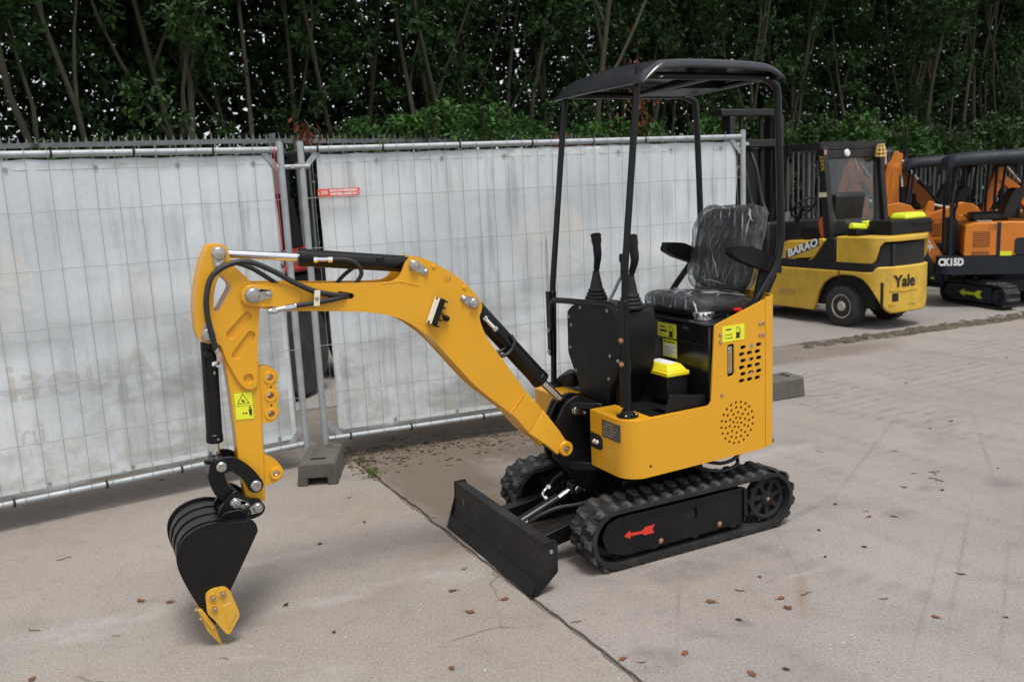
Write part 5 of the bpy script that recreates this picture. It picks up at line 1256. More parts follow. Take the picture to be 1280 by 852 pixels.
sxh, syh, szh = .185, .215, .040
cx_ = Vector((-.525, SY, 1.064)); fwd = Vector((1, 0, .10)).normalized(); up = Vector((-.10, 0, 1)).normalized(); lat = Vector((0, 1, 0))
seat = cushion('seat', pillow(cx_, fwd, lat, up, sxh, syh, szh), 48, 20, SEAT, EX)
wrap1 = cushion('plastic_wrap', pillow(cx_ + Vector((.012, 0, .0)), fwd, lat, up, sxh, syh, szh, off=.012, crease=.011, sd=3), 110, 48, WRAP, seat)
bx = Vector((-.700, SY, 1.305)); bfw = Vector((1, 0, .20)).normalized(); bup = Vector((-.20, 0, 1)).normalized()
def taper(x, y, z):      # x: height, y: width, z: thickness
    t = x / .2; k = 1.0 - (.10 * max(0, t) ** 2) + .02 * t
    return x, y * k, z - .03 * (y / .215) ** 2 * -1.0 + .0
back = cushion('backrest', pillow(bx, bup, lat, bfw, .200, .215, .036, extra=taper), 48, 20, SEAT, seat)
pan = cushion('backrest_panel', pillow(bx + bfw * .030 + bup * (-.02), bup, lat, bfw, .13, .13, .016), 36, 14, SEAT, seat)
def loose(x, y, z):
    x, y, z = taper(x, y, z); k = max(0, min(1, (x - .02) / .14)) * max(0, min(1, (y - .08) / .12))
    return x + .012 * k, y + .035 * k, z * (1 - .5 * k)
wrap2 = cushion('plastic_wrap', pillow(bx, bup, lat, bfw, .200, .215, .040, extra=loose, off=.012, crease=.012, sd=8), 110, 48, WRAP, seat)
# folds standing up in the loose film, whitened to paint in its highlights
FOLD_GLINT, nF, bF = nodes_of('plastic fold glint'); bF.inputs['Base Color'].default_value = (.66, .68, .70, 1); bF.inputs['Roughness'].default_value = .2
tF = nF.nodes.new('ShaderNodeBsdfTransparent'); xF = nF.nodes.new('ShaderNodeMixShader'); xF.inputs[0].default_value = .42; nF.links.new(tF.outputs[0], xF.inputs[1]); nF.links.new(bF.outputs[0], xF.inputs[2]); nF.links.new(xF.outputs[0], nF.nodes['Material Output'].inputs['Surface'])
rF = random.Random(12)
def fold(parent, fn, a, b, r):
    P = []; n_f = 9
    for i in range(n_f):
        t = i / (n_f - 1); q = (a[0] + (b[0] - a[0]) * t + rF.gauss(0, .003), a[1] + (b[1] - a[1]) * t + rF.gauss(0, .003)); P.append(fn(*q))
    m = MB(); m.tube(P, r, 6, radii=[r * (.25 + .9 * sin(pi * min(1, max(0, (i + .3) / (n_f - .4))))) * rF.uniform(.7, 1.2) for i in range(n_f)]); m.build('film_fold_glint', FOLD_GLINT, parent, smooth=60)
fb = lambda h, y: bx + bup * h + lat * y + bfw * (.052 - .9 * max(0, abs(h) - .15) ** 1.3 - .9 * max(0, abs(y) - .17) ** 1.3)
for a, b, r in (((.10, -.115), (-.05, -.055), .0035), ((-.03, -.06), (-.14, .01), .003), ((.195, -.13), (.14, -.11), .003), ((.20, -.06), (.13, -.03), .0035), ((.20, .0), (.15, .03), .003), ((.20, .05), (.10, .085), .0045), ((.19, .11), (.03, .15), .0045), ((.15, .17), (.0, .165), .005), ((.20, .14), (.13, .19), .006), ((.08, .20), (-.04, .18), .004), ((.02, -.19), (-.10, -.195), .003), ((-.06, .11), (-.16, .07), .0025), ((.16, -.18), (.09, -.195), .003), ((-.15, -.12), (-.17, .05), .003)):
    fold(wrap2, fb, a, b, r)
fc = lambda x, y: cx_ + fwd * x + lat * y + up * (.053 - .8 * max(0, abs(x) - .14) ** 1.3 - .8 * max(0, abs(y) - .17) ** 1.3)
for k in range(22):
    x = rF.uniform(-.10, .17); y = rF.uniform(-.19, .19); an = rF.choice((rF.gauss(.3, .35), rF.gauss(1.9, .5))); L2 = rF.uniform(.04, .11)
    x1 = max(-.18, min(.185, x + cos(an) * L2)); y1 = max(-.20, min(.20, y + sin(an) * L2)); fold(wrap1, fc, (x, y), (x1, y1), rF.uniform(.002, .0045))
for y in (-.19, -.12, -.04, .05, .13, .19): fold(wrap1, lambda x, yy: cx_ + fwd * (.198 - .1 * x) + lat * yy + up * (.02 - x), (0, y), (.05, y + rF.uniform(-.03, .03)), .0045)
m = MB(); m.box((-.655, SY, 1.115), (.01, .26, .022), rot=Matrix.Rotation(-.2, 3, 'Y')); m.build('seat_label', mk('cream label', (.62, .55, .40), .5, var=.2, vscale=30), seat, bevel=.002)
m = MB(); m.box((-.52, SY, 1.035), (.34, .36, .022)); m.build('seat_rail', BLKM, seat, bevel=.003)
for s in (1, -1):
    y = SY + s * .252
    poly = rounded([(-.478 + (-.02 if s < 0 else 0), 1.332), (-.50, 1.345), (-.60, 1.338), (-.775, 1.262), (-.782, 1.196), (-.70, 1.214), (-.55, 1.268), (-.485, 1.305)], .018, 3)
    m = MB(); m.xz(poly, y - .026, y + .026); ar_ = m.build('armrest', BLKM, seat, bevel=.012, seg=3)
    m = MB(); m.xz(rounded([(-.70, 1.23), (-.79, 1.25), (-.80, 1.18), (-.72, 1.05), (-.68, 1.04), (-.66, 1.10)], .012, 3), y - s * .032 - .006, y - s * .032 + .006); m.build('armrest_bracket', BLKM, seat, bevel=.002)
    bolt(seat, (-.755, y - s * .032 + s * .006, 1.232), (0, s, 0), .008, .006)

# ------------------------------------------------------------------ canopy
POST = BLK
def post(pts, r=.0148, radii=None):
    m = MB(); m.tube(spline(pts, 5), r, 16); return m.build('canopy_post', POST, EX)
nf = post([(.130, .36, .90), (.129, .36, 1.14), (.124, .36, 1.27), (.112, .36, 1.40), (.040, .36, 2.05), (.030, .36, 2.08)])
m = MB(); m.cyl((.130, .36, .66), (.130, .36, 1.165), .0185, 18); m.box((.150, .36, .93), (.012, .034, .46)); m.build('post_sleeve', POST, nf, bevel=.003)
m = MB(); m.lathe([(.048, 0), (.048, .008), (.03, .012), (.024, .03)], (.130, .36, .6585), (0, 0, 1), 28); m.build('foot_flange', BLK, nf)
for k in range(4): a = pi / 4 + k * pi / 2; bolt(nf, (.130 + .037 * cos(a), .36 + .037 * sin(a), .6665), (0, 0, 1), .005, .006)
for z in (.995, .893): bolt(nf, (.156, .365, z), (1, .15, 0), .009, .010, BRASS)
ff = post([(.090, -.36, .64), (.078, -.36, 1.00), (.074, -.36, 1.15), (.060, -.36, 1.28), (-.030, -.36, 2.02), (-.042, -.36, 2.08)])
m = MB(); m.cyl((.088, -.36, .815), (.076, -.36, 1.14), .019, 18); m.box((.102, -.36, .98), (.012, .034, .32)); m.build('post_sleeve', POST, ff, bevel=.003)
m = MB(); m.lathe([(.045, 0), (.045, .008), (.024, .02)], (.090, -.36, .6585), (0, 0, 1), 24); m.build('foot_flange', BLK, ff)
for z in (.946, .838): bolt(ff, (.112, -.355, z), (1, .3, 0), .008, .009)
nr = post([(-.555, .36, 1.03), (-.585, .36, 1.09), (-.645, .36, 1.165), (-.705, .36, 1.245), (-.735, .36, 1.34), (-.735, .36, 1.50), (-.716, .36, 1.98), (-.700, .36, 2.045), (-.64, .36, 2.078)], .0168)
fr_ = post([(-.62, -.345, 1.03), (-.655, -.345, 1.09), (-.725, -.345, 1.165), (-.80, -.345, 1.25), (-.842, -.355, 1.36), (-.848, -.36, 1.50), (-.828, -.36, 2.00), (-.80, -.36, 2.06), (-.74, -.36, 2.08)], .0165)
m = MB(); m.lathe([(.036, 0), (.036, .01), (.024, .02)], (-.552, .36, 1.013), (-.3, 0, 1), 20); m.build('foot_flange', BLK, nr)
m = MB(); m.lathe([(.036, 0), (.036, .01), (.024, .02)], (-.615, -.345, 1.013), (-.3, 0, 1), 20); m.build('foot_flange', BLK, fr_)
m = MB(); m.tube(spline([(.092, -.345, .95), (.108, -.315, 1.06), (.112, -.285, 1.098), (.113, -.23, 1.108), (.116, .0, 1.120), (.118, .20, 1.130), (.122, .27, 1.122), (.126, .315, 1.085), (.130, .34, 1.00)], 6), .0145, 14); m.build('hand_rail', POST, EX)

RX = lambda y: .048 + .055 * y / .46
prof = [(0.0, -.092), (-.008, -.080), (-.030, -.056), (-.062, -.028), (-.095, -.008), (-.13, .0), (-.30, .006), (-.45, .006), (-.60, .002), (-.68, -.004), (-.725, -.014), (-.762, -.034), (-.785, -.054), (-.792, -.066)]
pr = spl2(prof, 3, closed=False)
across = [-.462, -.460, -.452, -.438, -.415, -.385, -.33, -.24, -.12, 0, .12, .24, .33, .385, .415, .438, .452, .460, .462]
drop = {.462: -.038, .460: -.026, .452: -.011, .438: -.003, .415: 0, .385: .001, .33: .003, .24: .007, .12: .010, 0: .011}
mb = MB(); vs_ = []
for (x, z) in pr:
    edge = min(1.0, max(0.0, (z + .088) / .088))
    for y in across:
        d = drop[abs(y)]
        zz = 2.138 + min(z + (d if d > 0 else 0), z * .35 + d, ) if d < 0 else 2.138 + z + d * edge
        if d < 0: zz = 2.138 + z + d * (1 - .8 * min(1, max(0, -z) / .09))
        vs_.append((x + RX(y) - .02 * (y / .46) ** 2 * (1 if x > -.2 else -1) * 1.0, y, zz - .022 * (y + .46) / .92 + .020))
n2 = len(across)
mb.add(vs_, [(i * n2 + k, i * n2 + k + 1, (i + 1) * n2 + k + 1, (i + 1) * n2 + k) for i in range(len(pr) - 1) for k in range(n2 - 1)])
ROOF = mk('black roof plastic', (0.024, 0.025, 0.030), 0.2, var=0.2, vscale=5, rvar=.06, dirt=(0.06, 0.06, 0.06), dirt_amt=.25, dirt_scale=4)
roof = mb.build('canopy_roof', ROOF, EX, smooth=60)
sd_ = roof.modifiers.new('thickness', 'SOLIDIFY'); sd_.thickness = .008; sd_.offset = -1
for y, a, b in ((.36, .03, -.70), (-.36, -.045, -.80)):
    m = MB(); m.tube([(a, y, 2.082), (b, y, 2.082)], .0165, 12); m.build('roof_rail', BLK, roof)
for a, b in ((-.02, -.06), (-.36, -.44), (-.66, -.75)):
    m = MB(); m.tube([(a, .36, 2.083), (b, -.36, 2.083)], .014, 12); m.build('roof_bar', BLK, roof)
m = MB(); m.add([(-.46, -.34, 2.075), (-.46, .0, 2.075), (-.72, .0, 2.075), (-.72, -.34, 2.075), (-.46, -.34, 2.10), (-.46, .0, 2.125), (-.72, .0, 2.125), (-.72, -.34, 2.10)], [(0, 3, 2, 1), (4, 5, 6, 7), (0, 1, 5, 4), (1, 2, 6, 5), (2, 3, 7, 6), (3, 0, 4, 7)]); m.build('roof_bracket', BLKM, roof, bevel=.004)
for x, y in ((-.05, .40), (-.62, .40), (-.12, -.39), (-.68, -.39)): bolt(roof, (x, y, 2.075), (0, 0, -1), .007, .006)

# ------------------------------------------------------------------ small tool box standing on the floor plate (a thing of its own)
TB = Matrix.Translation((0.4403, 4.0697, 0)) @ Matrix.Rotation(TH, 4, 'Z')
p = TB @ Vector((-.185, .195, .668))
tb = thing('tool_box', 'small black box with a yellow lid standing on the floor of the front yellow digger', 'tool box', tuple(p), TH)
m = MB(); m.box((0, 0, .058), (.11, .205, .115), top=(1.06, 1.04)); m.build('box_body', BLKM, tb, bevel=.006)
m = MB(); m.box((0, 0, .126), (.124, .225, .022)); 
m.add([(-.056, -.105, .137), (.056, -.105, .137), (.056, .105, .137), (-.056, .105, .137), (-.036, -.08, .166), (.036, -.08, .166), (.036, .08, .166), (-.036, .08, .166)], [(0, 3, 2, 1), (4, 5, 6, 7), (0, 1, 5, 4), (1, 2, 6, 5), (2, 3, 7, 6), (3, 0, 4, 7)])
m.build('box_lid', LID, tb, bevel=.005)
m = MB(); m.box((0, 0.0, .1668), (.06, .13, .0012)); m.build('lid_label', WHT, tb)

# ================================================================== forklift truck (local x forward, y left = camera side)
FK = thing('forklift', 'worn yellow and black forklift truck with its mast to the left, parked behind the digger', 'forklift', (3.62, 9.39, 0), radians(118))
FY = mk('worn forklift yellow', (0.60, 0.375, 0.038), 0.42, var=0.12, vscale=3, rvar=.12, bump=.1, bscale=40, dirt=(0.16, 0.11, 0.05), dirt_amt=0.42, dirt_scale=5)
FB = mk('forklift black', (0.006, 0.006, 0.007), 0.5, var=.3, vscale=5, dirt=(.05, .046, .04), dirt_amt=.25, dirt_scale=5)
RIM = mk('cream wheel rim', (0.50, 0.45, 0.36), .55, var=.2, vscale=14, dirt=(.16, .13, .1), dirt_amt=.7, dirt_scale=9)
TYRE = mk('old tyre rubber', (0.022, 0.022, 0.022), .8, var=.3, vscale=12, bump=.3, bscale=60, dirt=(.11, .1, .09), dirt_amt=.5, dirt_scale=8)
GLASS, n_, b_ = nodes_of('dusty window glass')
tr = n_.nodes.new('ShaderNodeBsdfTransparent'); tr.inputs[0].default_value = (.52, .55, .55, 1); gl = n_.nodes.new('ShaderNodeBsdfGlossy'); gl.inputs['Roughness'].default_value = .05
df = n_.nodes.new('ShaderNodeBsdfDiffuse'); df.inputs[0].default_value = (.2, .21, .21, 1); m1 = n_.nodes.new('ShaderNodeMixShader'); m2 = n_.nodes.new('ShaderNodeMixShader'); lw = n_.nodes.new('ShaderNodeLayerWeight'); lw.inputs[0].default_value = .2
mr = n_.nodes.new('ShaderNodeMapRange'); mr.inputs['To Min'].default_value = .05; mr.inputs['To Max'].default_value = .6
tc_ = n_.nodes.new('ShaderNodeTexCoord'); nz_ = n_.nodes.new('ShaderNodeTexNoise'); nz_.inputs['Scale'].default_value = 3; nz_.inputs['Detail'].default_value = 7; n_.links.new(tc_.outputs['Object'], nz_.inputs['Vector'])
md = n_.nodes.new('ShaderNodeMapRange'); md.inputs['From Min'].default_value = .35; md.inputs['From Max'].default_value = .75; md.inputs['To Min'].default_value = .03; md.inputs['To Max'].default_value = .16; n_.links.new(nz_.outputs['Fac'], md.inputs['Value'])
n_.links.new(lw.outputs['Fresnel'], mr.inputs['Value']); n_.links.new(mr.outputs[0], m1.inputs[0]); n_.links.new(tr.outputs[0], m1.inputs[1]); n_.links.new(gl.outputs[0], m1.inputs[2])
n_.links.new(md.outputs[0], m2.inputs[0]); n_.links.new(m1.outputs[0], m2.inputs[1]); n_.links.new(df.outputs[0], m2.inputs[2]); n_.links.new(m2.outputs[0], n_.nodes['Material Output'].inputs['Surface'])
CY = -0.425
half = [(1.62, 0.0), (1.2, 0.0), (0.8, 0.0), (0.5, 0.0), (.44, 0.0), (.40, 0.0), (.36, 0), (.30, 0.0), (.22, 0), (.12, 0), (0.0, 0), (-.1, 0), (-.18, 0), (-.22, 0.0), (-.27, -.003), (-.31, -.012), (-.345, -.028), (-.375, -.052), (-.40, -.085), (-.42, -.125), (-.436, -.17), (-.448, -.22), (-.456, -.28), (-.461, -.35), (-.463, -.40), (-.463, -.425)]
plan = half + [(x, 2 * CY - y) for x, y in half[-2::-1]]
def arch(x):
    P = [(1.7, .145), (.47, .145), (.445, .20), (.40, .35), (.33, .46), (.22, .53), (.08, .565), (-.08, .565), (-.2, .53), (-.29, .45), (-.36, .33), (-.41, .22), (-.43, .175), (-.6, .175)]
    for (a, za), (b, zb) in zip(P, P[1:]):
        if b <= x <= a: return za + (zb - za) * (a - x) / max(1e-6, a - b)
    return .175
# dense plan path
dense = []
for (a, b), (c, d) in zip(plan, plan[1:]):
    k = max(1, int(math.hypot(c - a, d - b) / .03))
    for j in range(k): dense.append((a + (c - a) * j / k, b + (d - b) * j / k))
dense.append(plan[-1])
m = MB(); m.band(dense, lambda i: arch(dense[i][0]), lambda i: .612 + .055 * min(1, max(0, (-.31 - dense[i][0]) / .04)), .05); cwl = m.build('lower_body', FY, FK, smooth=40, bevel=.018, seg=3)
m = MB(); m.band([(x, y) for x, y in dense if x > -.40 and y > CY], .606, lambda i: .705, .07); 
m.v = [((v[0] - .5) * .985 + .5, (v[1] - CY) * .98 + CY, v[2]) for v in m.v]; m.build('black_stripe', FB, FK, smooth=40)
up = [p for p in dense if p[0] < .185]
def zlow(i):
    x = up[i][0]; return .700 if x > -.335 else (.700 + min(1, (-.335 - x) / .05) * .222)
m = MB(); m.band(up, zlow, lambda i: .972, .09); hoodo = m.build('hood_side', FY, FK, smooth=40, bevel=.02, seg=3)
m = MB(); m.xy([(x * .99, (y - CY) * .985 + CY) for x, y in up], .945, .975); m.build('hood_top', FY, FK, bevel=.025, seg=3)
m = MB(); m.xy([((x + .05) * .93 - .05, (y - CY) * .93 + CY) for x, y in up], .60, .90); m.build('radiator_grille', DARK, FK)
gl_ = FK
for yy in (-.20, -.52):
    m = MB(); m.box((-.41, yy, .78), (.04, .05, .24)); m.build('grille_bar', FB, FK, bevel=.006)
m = MB(); m.box((.66, CY, .40), (1.9, .66, .38)); m.box((.0, CY, .66), (.36, .70, .3)); m.build('chassis', DARK, FK)
m = MB(); m.xz([(.44, .52), (.33, .60), (-.25, .60), (-.40, .50), (-.40, .25), (-.32, .45), (-.1, .585), (.1, .585), (.3, .50), (.42, .3)], -.36, -.06); m.build('wheel_arch_liner', DARK, FK)
# panel seam, counterweight slots and lettering
m = MB(); m.box((.11, .0005, .59), (.012, .004, .05)); m.box((.11, .0005, .55), (.006, .004, .13)); m.build('seam', DARK, FK)
REAR = [(Vector(dense[i]), (Vector(dense[i + 1]) - Vector(dense[i - 1])).normalized()) for i in range(1, len(dense) - 1) if dense[i][0] < -.28]
def rear_frame(t):
    """point and tangent on the rear face at lateral position y = t"""
    for (p, d), (q, e) in zip(REAR, REAR[1:]):
        if q.y <= t <= p.y: k = (p.y - t) / max(1e-9, p.y - q.y); return p.lerp(q, k), d.lerp(e, k).normalized()
    return REAR[len(REAR) // 2]
def onrear(mb, poly, d0, d1, mi=0):
    """polygon given as (y, z) laid on the curved rear face, pushed out by d0..d1"""
    P = []
    for dd in (d0, d1):
        for y, z in poly:
            q, t = rear_frame(y); n2_ = Vector((-t.y, t.x));
            if n2_.x > 0: n2_ = -n2_
            P.append((q.x + n2_.x * dd, q.y + n2_.y * dd, z))
    n2 = len(poly); mb.add(P, [tuple(range(n2)), tuple(range(2 * n2 - 1, n2 - 1, -1))] + [(i, (i + 1) % n2, n2 + (i + 1) % n2, n2 + i) for i in range(n2)], mi)
m = MB(); onrear(m, capsule((-.22, .505), (-.46, .505), .075, 5)[::-1], -.004, .001); 
m.build('badge_recess', mk('badge recess yellow', (0.50, 0.30, 0.035), .5, var=.1), FK)
tv, tf = text_geo('Yale', .17, .003, bold=.004)
P = []
for v in tv:
    y = -.335 - v.x * 1.0; q, t = rear_frame(y); P.append((q.x - .004 + v.z * -1, y, .505 + v.y + v.x * 0.0))
m = MB(); m.add(P, tf); m.build('lettering', FB, FK, smooth=0)
m = MB(); onrear(m, rounded([(-.17, .30), (-.25, .30), (-.25, .385), (-.17, .385)], .01, 2), -.02, .002); m.build('tow_hole', DARK, FK)
m = MB(); onrear(m, rounded([(-.14, .262), (-.50, .262), (-.50, .285), (-.14, .285)], .008, 2), -.01, .012); m.build('tow_step', FY, FK)
m = MB(); onrear(m, [(-.14, .415), (-.20, .405), (-.32, .40), (-.52, .41), (-.52, .424), (-.32, .415), (-.20, .42), (-.14, .43)], -.01, .010); m.build('badge_lip', FY, FK)
m = MB(); m.box((.85, .002, .33), (.26, .002, .06)); m.build('stencil_text', mk('faint stencil', (.42, .26, .05), .6), FK)
# side cowl with the white BARAO lettering, black dash below
cowl = spl2([(.95, .885), (.62, .915), (.34, .945), (.40, .84), (.50, .72), (.62, .665), (.95, .64)], 3)
m = MB(); m.xz(cowl, -.30, -.012); m.build('side_cowl', FY, FK, bevel=.015, seg=3)
m = MB(); m.xz([(1.6, .60), (1.6, .70), (.60, .68), (.47, .72), (.38, .84), (.30, .95), (.185, .95), (.185, .60)], -.32, -.02); m.build('dash_side', FB, FK, bevel=.01)
mb = MB(); mb.xz([(.885, .70), (.885, .79), (.40, .955), (.40, .865)], -.0120, -.0095, mi=0)
add_text(mb, 'BARAO', .118, frame((.645, -.0085, .830), (-1, 0, .335), (0, 0, 1)), mi=1, depth=.001, bold=.004, shear=.2, width=.47)
mb.build('cowl_sticker', [mk('navy sticker', (.02, .03, .06), .5), WHT], FK, smooth=0)
# wheels
def wheel(x, y, r, w, s, parent):
    m = MB(); m.lathe([(r * .55, -w / 2), (r * .86, -w / 2), (r * .97, -w * .42), (r, -w * .28), (r, w * .28), (r * .97, w * .42), (r * .86, w / 2), (r * .62, w * .49), (r * .56, w * .40)], (x, y, r), (0, s, 0), 40)
    t = m.build('wheel', TYRE, parent)
    n3 = 26
    for k in range(n3):
        a = 2 * pi * k / n3; m = MB(); m.box((0, 0, 0), (.018, w * .8, .010)); m.xform(Matrix.Translation((x + (r + .001) * cos(a), y, r + (r + .001) * sin(a))) @ Matrix.Rotation(-a + pi / 2, 4, 'Y') @ Matrix.Rotation(.3, 4, 'Z'))
        if k == 0: tr_m = m
        else: tr_m.add(m.v, m.f)
    tr_m.build('tread', TYRE, t, smooth=0)
    m = MB(); m.lathe([(r * .60, w * .40), (r * .585, w * .44), (r * .54, w * .44), (r * .49, w * .30), (r * .40, w * .24), (r * .27, w * .26), (r * .25, w * .42), (r * .20, w * .50), (.0005, w * .52)], (x, y, r), (0, s, 0), 30, cap=False); rm = m.build('rim', RIM, t)
    for k in range(5): a = 2 * pi * k / 5; bolt(t, (x + r * .34 * cos(a), y + s * w * .25, r + r * .34 * sin(a)), (0, s, 0), .010, .014, RIM)
wheel(.085, -.085, .222, .165, 1, FK); wheel(.085, -.765, .222, .165, -1, FK)
wheel(1.52, -.12, .31, .22, 1, FK); wheel(1.52, -.98, .31, .22, -1, FK)
# overhead guard
GB = FB
def bar4(mb, a, b, w, d):
    """rectangular bar from a to b; w across local y, d across the other"""
    a = Vector(a); b = Vector(b); t = (b - a).normalized(); u = Vector((0, 1, 0)) if abs(t.y) < .9 else Vector((1, 0, 0)); v = t.cross(u).normalized(); u = v.cross(t)
    P = [p + u * w / 2 * i + v * d / 2 * j for p in (a, b) for i, j in ((-1, -1), (1, -1), (1, 1), (-1, 1))]
    mb.add(P, [(0, 3, 2, 1), (4, 5, 6, 7)] + [(k, (k + 1) % 4, 4 + (k + 1) % 4, 4 + k) for k in range(4)])
for s, y in ((1, -.09), (-1, -.97)):
    m = MB(); bar4(m, (.325, y, .70), (.325, y, .95), .07, .13); bar4(m, (.325, y, .94), (.44, y, 1.93), .07, .10); og = m.build('guard_pillar', GB, FK, bevel=.012)
    m = MB(); bar4(m, (1.30, y, .80), (1.16, y, 1.3), .06, .07); bar4(m, (1.16, y, 1.28), (.98, y, 1.91), .06, .07); m.build('guard_pillar', GB, FK, bevel=.01)
m = MB(); m.xy(rounded([(.40, -.04), (1.10, -.04), (1.14, -.2), (1.14, -.9), (1.10, -1.08), (.40, -1.08)], .05), 1.905, 1.985, holes=[[(.50, -.16), (.50, -.96), (1.02, -.96), (1.02, -.16)]]); rf = m.build('guard_roof', GB, FK, bevel=.02, seg=3)
for k in range(6):
    m = MB(); m.box((.76, -.24 - k * .128, 1.955), (.54, .03, .025)); m.build('roof_bar', GB, rf)
m = MB(); m.box((.425, -.56, 1.85), (.05, .88, .09)); m.build('guard_header', GB, FK, bevel=.01)
m = MB(); m.add([(.335, -.13, .98), (.335, -.98, .98), (.425, -.98, 1.84), (.425, -.13, 1.84), (.342, -.13, .98), (.342, -.98, .98), (.432, -.98, 1.84), (.432, -.13, 1.84)], [(0, 1, 2, 3), (7, 6, 5, 4), (0, 4, 5, 1), (1, 5, 6, 2), (2, 6, 7, 3), (3, 7, 4, 0)]); m.build('rear_window', GLASS, FK)
m = MB(); bar4(m, (.345, -.86, .98), (.435, -.93, 1.84), .06, .04); m.build('window_bar', GB, FK)
for (y, z, h) in ((-.075, 1.82, .16), (-1.04, 1.80, .16)):
    m = MB(); m.box((.383, y, z), (.004, .028, h)); m.build('reflector_strip', mk('pale red reflector', (.55, .28, .22), .4, var=.4, vscale=40), FK)
m = MB(); m.box((.395, -.10, 1.42), (.112, .002, .05)); o = m.build('pillar_label', mk('pale label', (.6, .55, .4), .5, var=.3, vscale=60), FK); o.location = (0, .046, 0)
m = MB(); m.lathe([(.04, 0), (.042, .02), (.03, .03), (.0005, .03)], (.405, -.42, 1.86), (-1, 0, .1), 16); m.build('rear_lamp', mk('lamp white', (.6, .62, .58), .3), FK)
mb = MB(); add_text(mb, 'XAST', .07, frame((.405, -.053, 1.76), (0.14, 0, 1), (1, 0, -.14)), depth=.001); mb.build('pillar_lettering', mk('amber print', (.6, .36, .05), .5), FK, smooth=0)
# caged beacon
BC = mk('yellow cage wire', (.66, .50, .16), .5)
for z, r in ((1.81, .055), (1.855, .052), (1.90, .045), (1.94, .037)):
    m = MB(); m.tube([(.34 + r * cos(2 * pi * k / 18), -.90 + r * sin(2 * pi * k / 18), z) for k in range(19)], .0055, 6); m.build('beacon_cage', BC, FK)
m = MB()
for k in range(8):
    a = 2 * pi * k / 8; m.tube([(.34 + .055 * cos(a), -.90 + .055 * sin(a), 1.81), (.34 + .052 * cos(a), -.90 + .052 * sin(a), 1.855), (.34 + .045 * cos(a), -.90 + .045 * sin(a), 1.90), (.34 + .034 * cos(a), -.90 + .034 * sin(a), 1.942)], .005, 6)
m.build('beacon_cage', BC, FK)
m = MB(); m.lathe([(.028, 0), (.030, .04), (.026, .08), (.014, .09), (.0005, .09)], (.34, -.90, 1.815), (0, 0, 1), 16); m.build('beacon', mk('orange beacon', (.55, .16, .02), .25), FK)
m = MB(); m.box((.38, -.90, 1.785), (.12, .06, .02)); m.build('beacon_bracket', GB, FK)
# driver's place
m = MB(); m.box((.62, CY, .98), (.46, .48, .14)); m.box((.40, CY, 1.22), (.12, .46, .42), rot=Matrix.Rotation(-.15, 3, 'Y')); m.build('driver_seat', FB, FK, bevel=.04, seg=3)
m = MB(); m.tube([(1.02 + .15 * cos(2 * pi * k / 24) * .75, CY + .16 * sin(2 * pi * k / 24), 1.27 - .11 * cos(2 * pi * k / 24)) for k in range(25)], .014, 8); m.cyl((1.02, CY, 1.27), (1.22, CY, .95), .025, 10); m.box((1.02, CY, 1.27), (.03, .28, .03)); m.build('steering_wheel', FB, FK)
m = MB(); m.box((1.25, CY, .92), (.28, .95, .40)); m.build('dashboard', FB, FK, bevel=.03)
m = MB(); m.lathe([(.0005, -.13), (.05, -.11), (.06, -.05), (.06, .06), (.04, .11), (.0005, .13)], (.46, -.16, 1.06), (0, .2, 1), 16); m.build('orange_cushion', mk('orange fabric', (.55, .10, .03), .7), FK)
m = MB(); m.box((1.13, -.30, 1.12), (.02, .12, .2)); m.build('display', mk('grey display', (.25, .28, .28), .4), FK)
# mast
for y in (-.14, -.96):
    m = MB(); m.box((1.98, y, 1.22), (.16, .08, 2.36)); m.build('mast_rail', FB, FK, bevel=.01)
    m = MB(); m.box((2.06, y + (.06 if y < -.5 else -.06), 1.25), (.12, .06, 2.42)); m.build('inner_rail', FB, FK, bevel=.008)
m = MB(); m.box((2.05, CY, 1.3), (.04, .74, 1.4)); m.build('mast_shield', FB, FK)
for z, h, x in ((2.44, .09, 2.0), (2.06, .10, 1.96), (.5, .1, 1.98)):
    m = MB(); m.box((x, CY, z), (.2, .92, h)); m.build('mast_crossbar', FB, FK, bevel=.015)
m = MB(); m.box((1.857, -.25, 2.06), (.004, .22, .035)); m.build('mast_label', mk('mast label', (.4, .42, .4), .5, var=.3, vscale=40), FK)
for y in (-.38, -.72):
    m = MB(); m.cyl((2.02, y, .3), (2.02, y, 1.75), .045, 14); m.cyl((2.02, y, 1.7), (2.02, y, 2.4), .03, 12); m.build('lift_cylinder', FB, FK)
m = MB(); m.cyl((1.75, -.2, .75), (1.22, -.2, .62), .05, 12); m.build('tilt_cylinder', FB, FK)
m = MB(); m.tube(spline([(1.95, -.3, 2.0), (1.85, -.3, 1.7), (1.75, -.32, 1.3), (1.5, -.35, 1.0)]), .02, 8); m.tube(spline([(1.95, -.45, 2.0), (1.82, -.45, 1.75), (1.72, -.45, 1.35), (1.5, -.45, 1.0)]), .02, 8); m.build('hose', HOSE, FK)
m = MB(); m.lathe([(.07, -.03), (.09, 0), (.07, .03)], (1.93, -.28, 1.72), (1, 0, 0), 14); m.build('work_lamp', FB, FK)
m = MB(); m.box((2.22, CY, .62), (.08, .98, .55)); m.build('fork_carriage', FB, FK, bevel=.01)
for y in (-.33, -.77):
    m = MB(); m.box((2.28, y, .35), (.04, .1, .6)); m.box((2.80, y, .065), (1.05, .1, .04)); m.build('fork', FB, FK, bevel=.006)

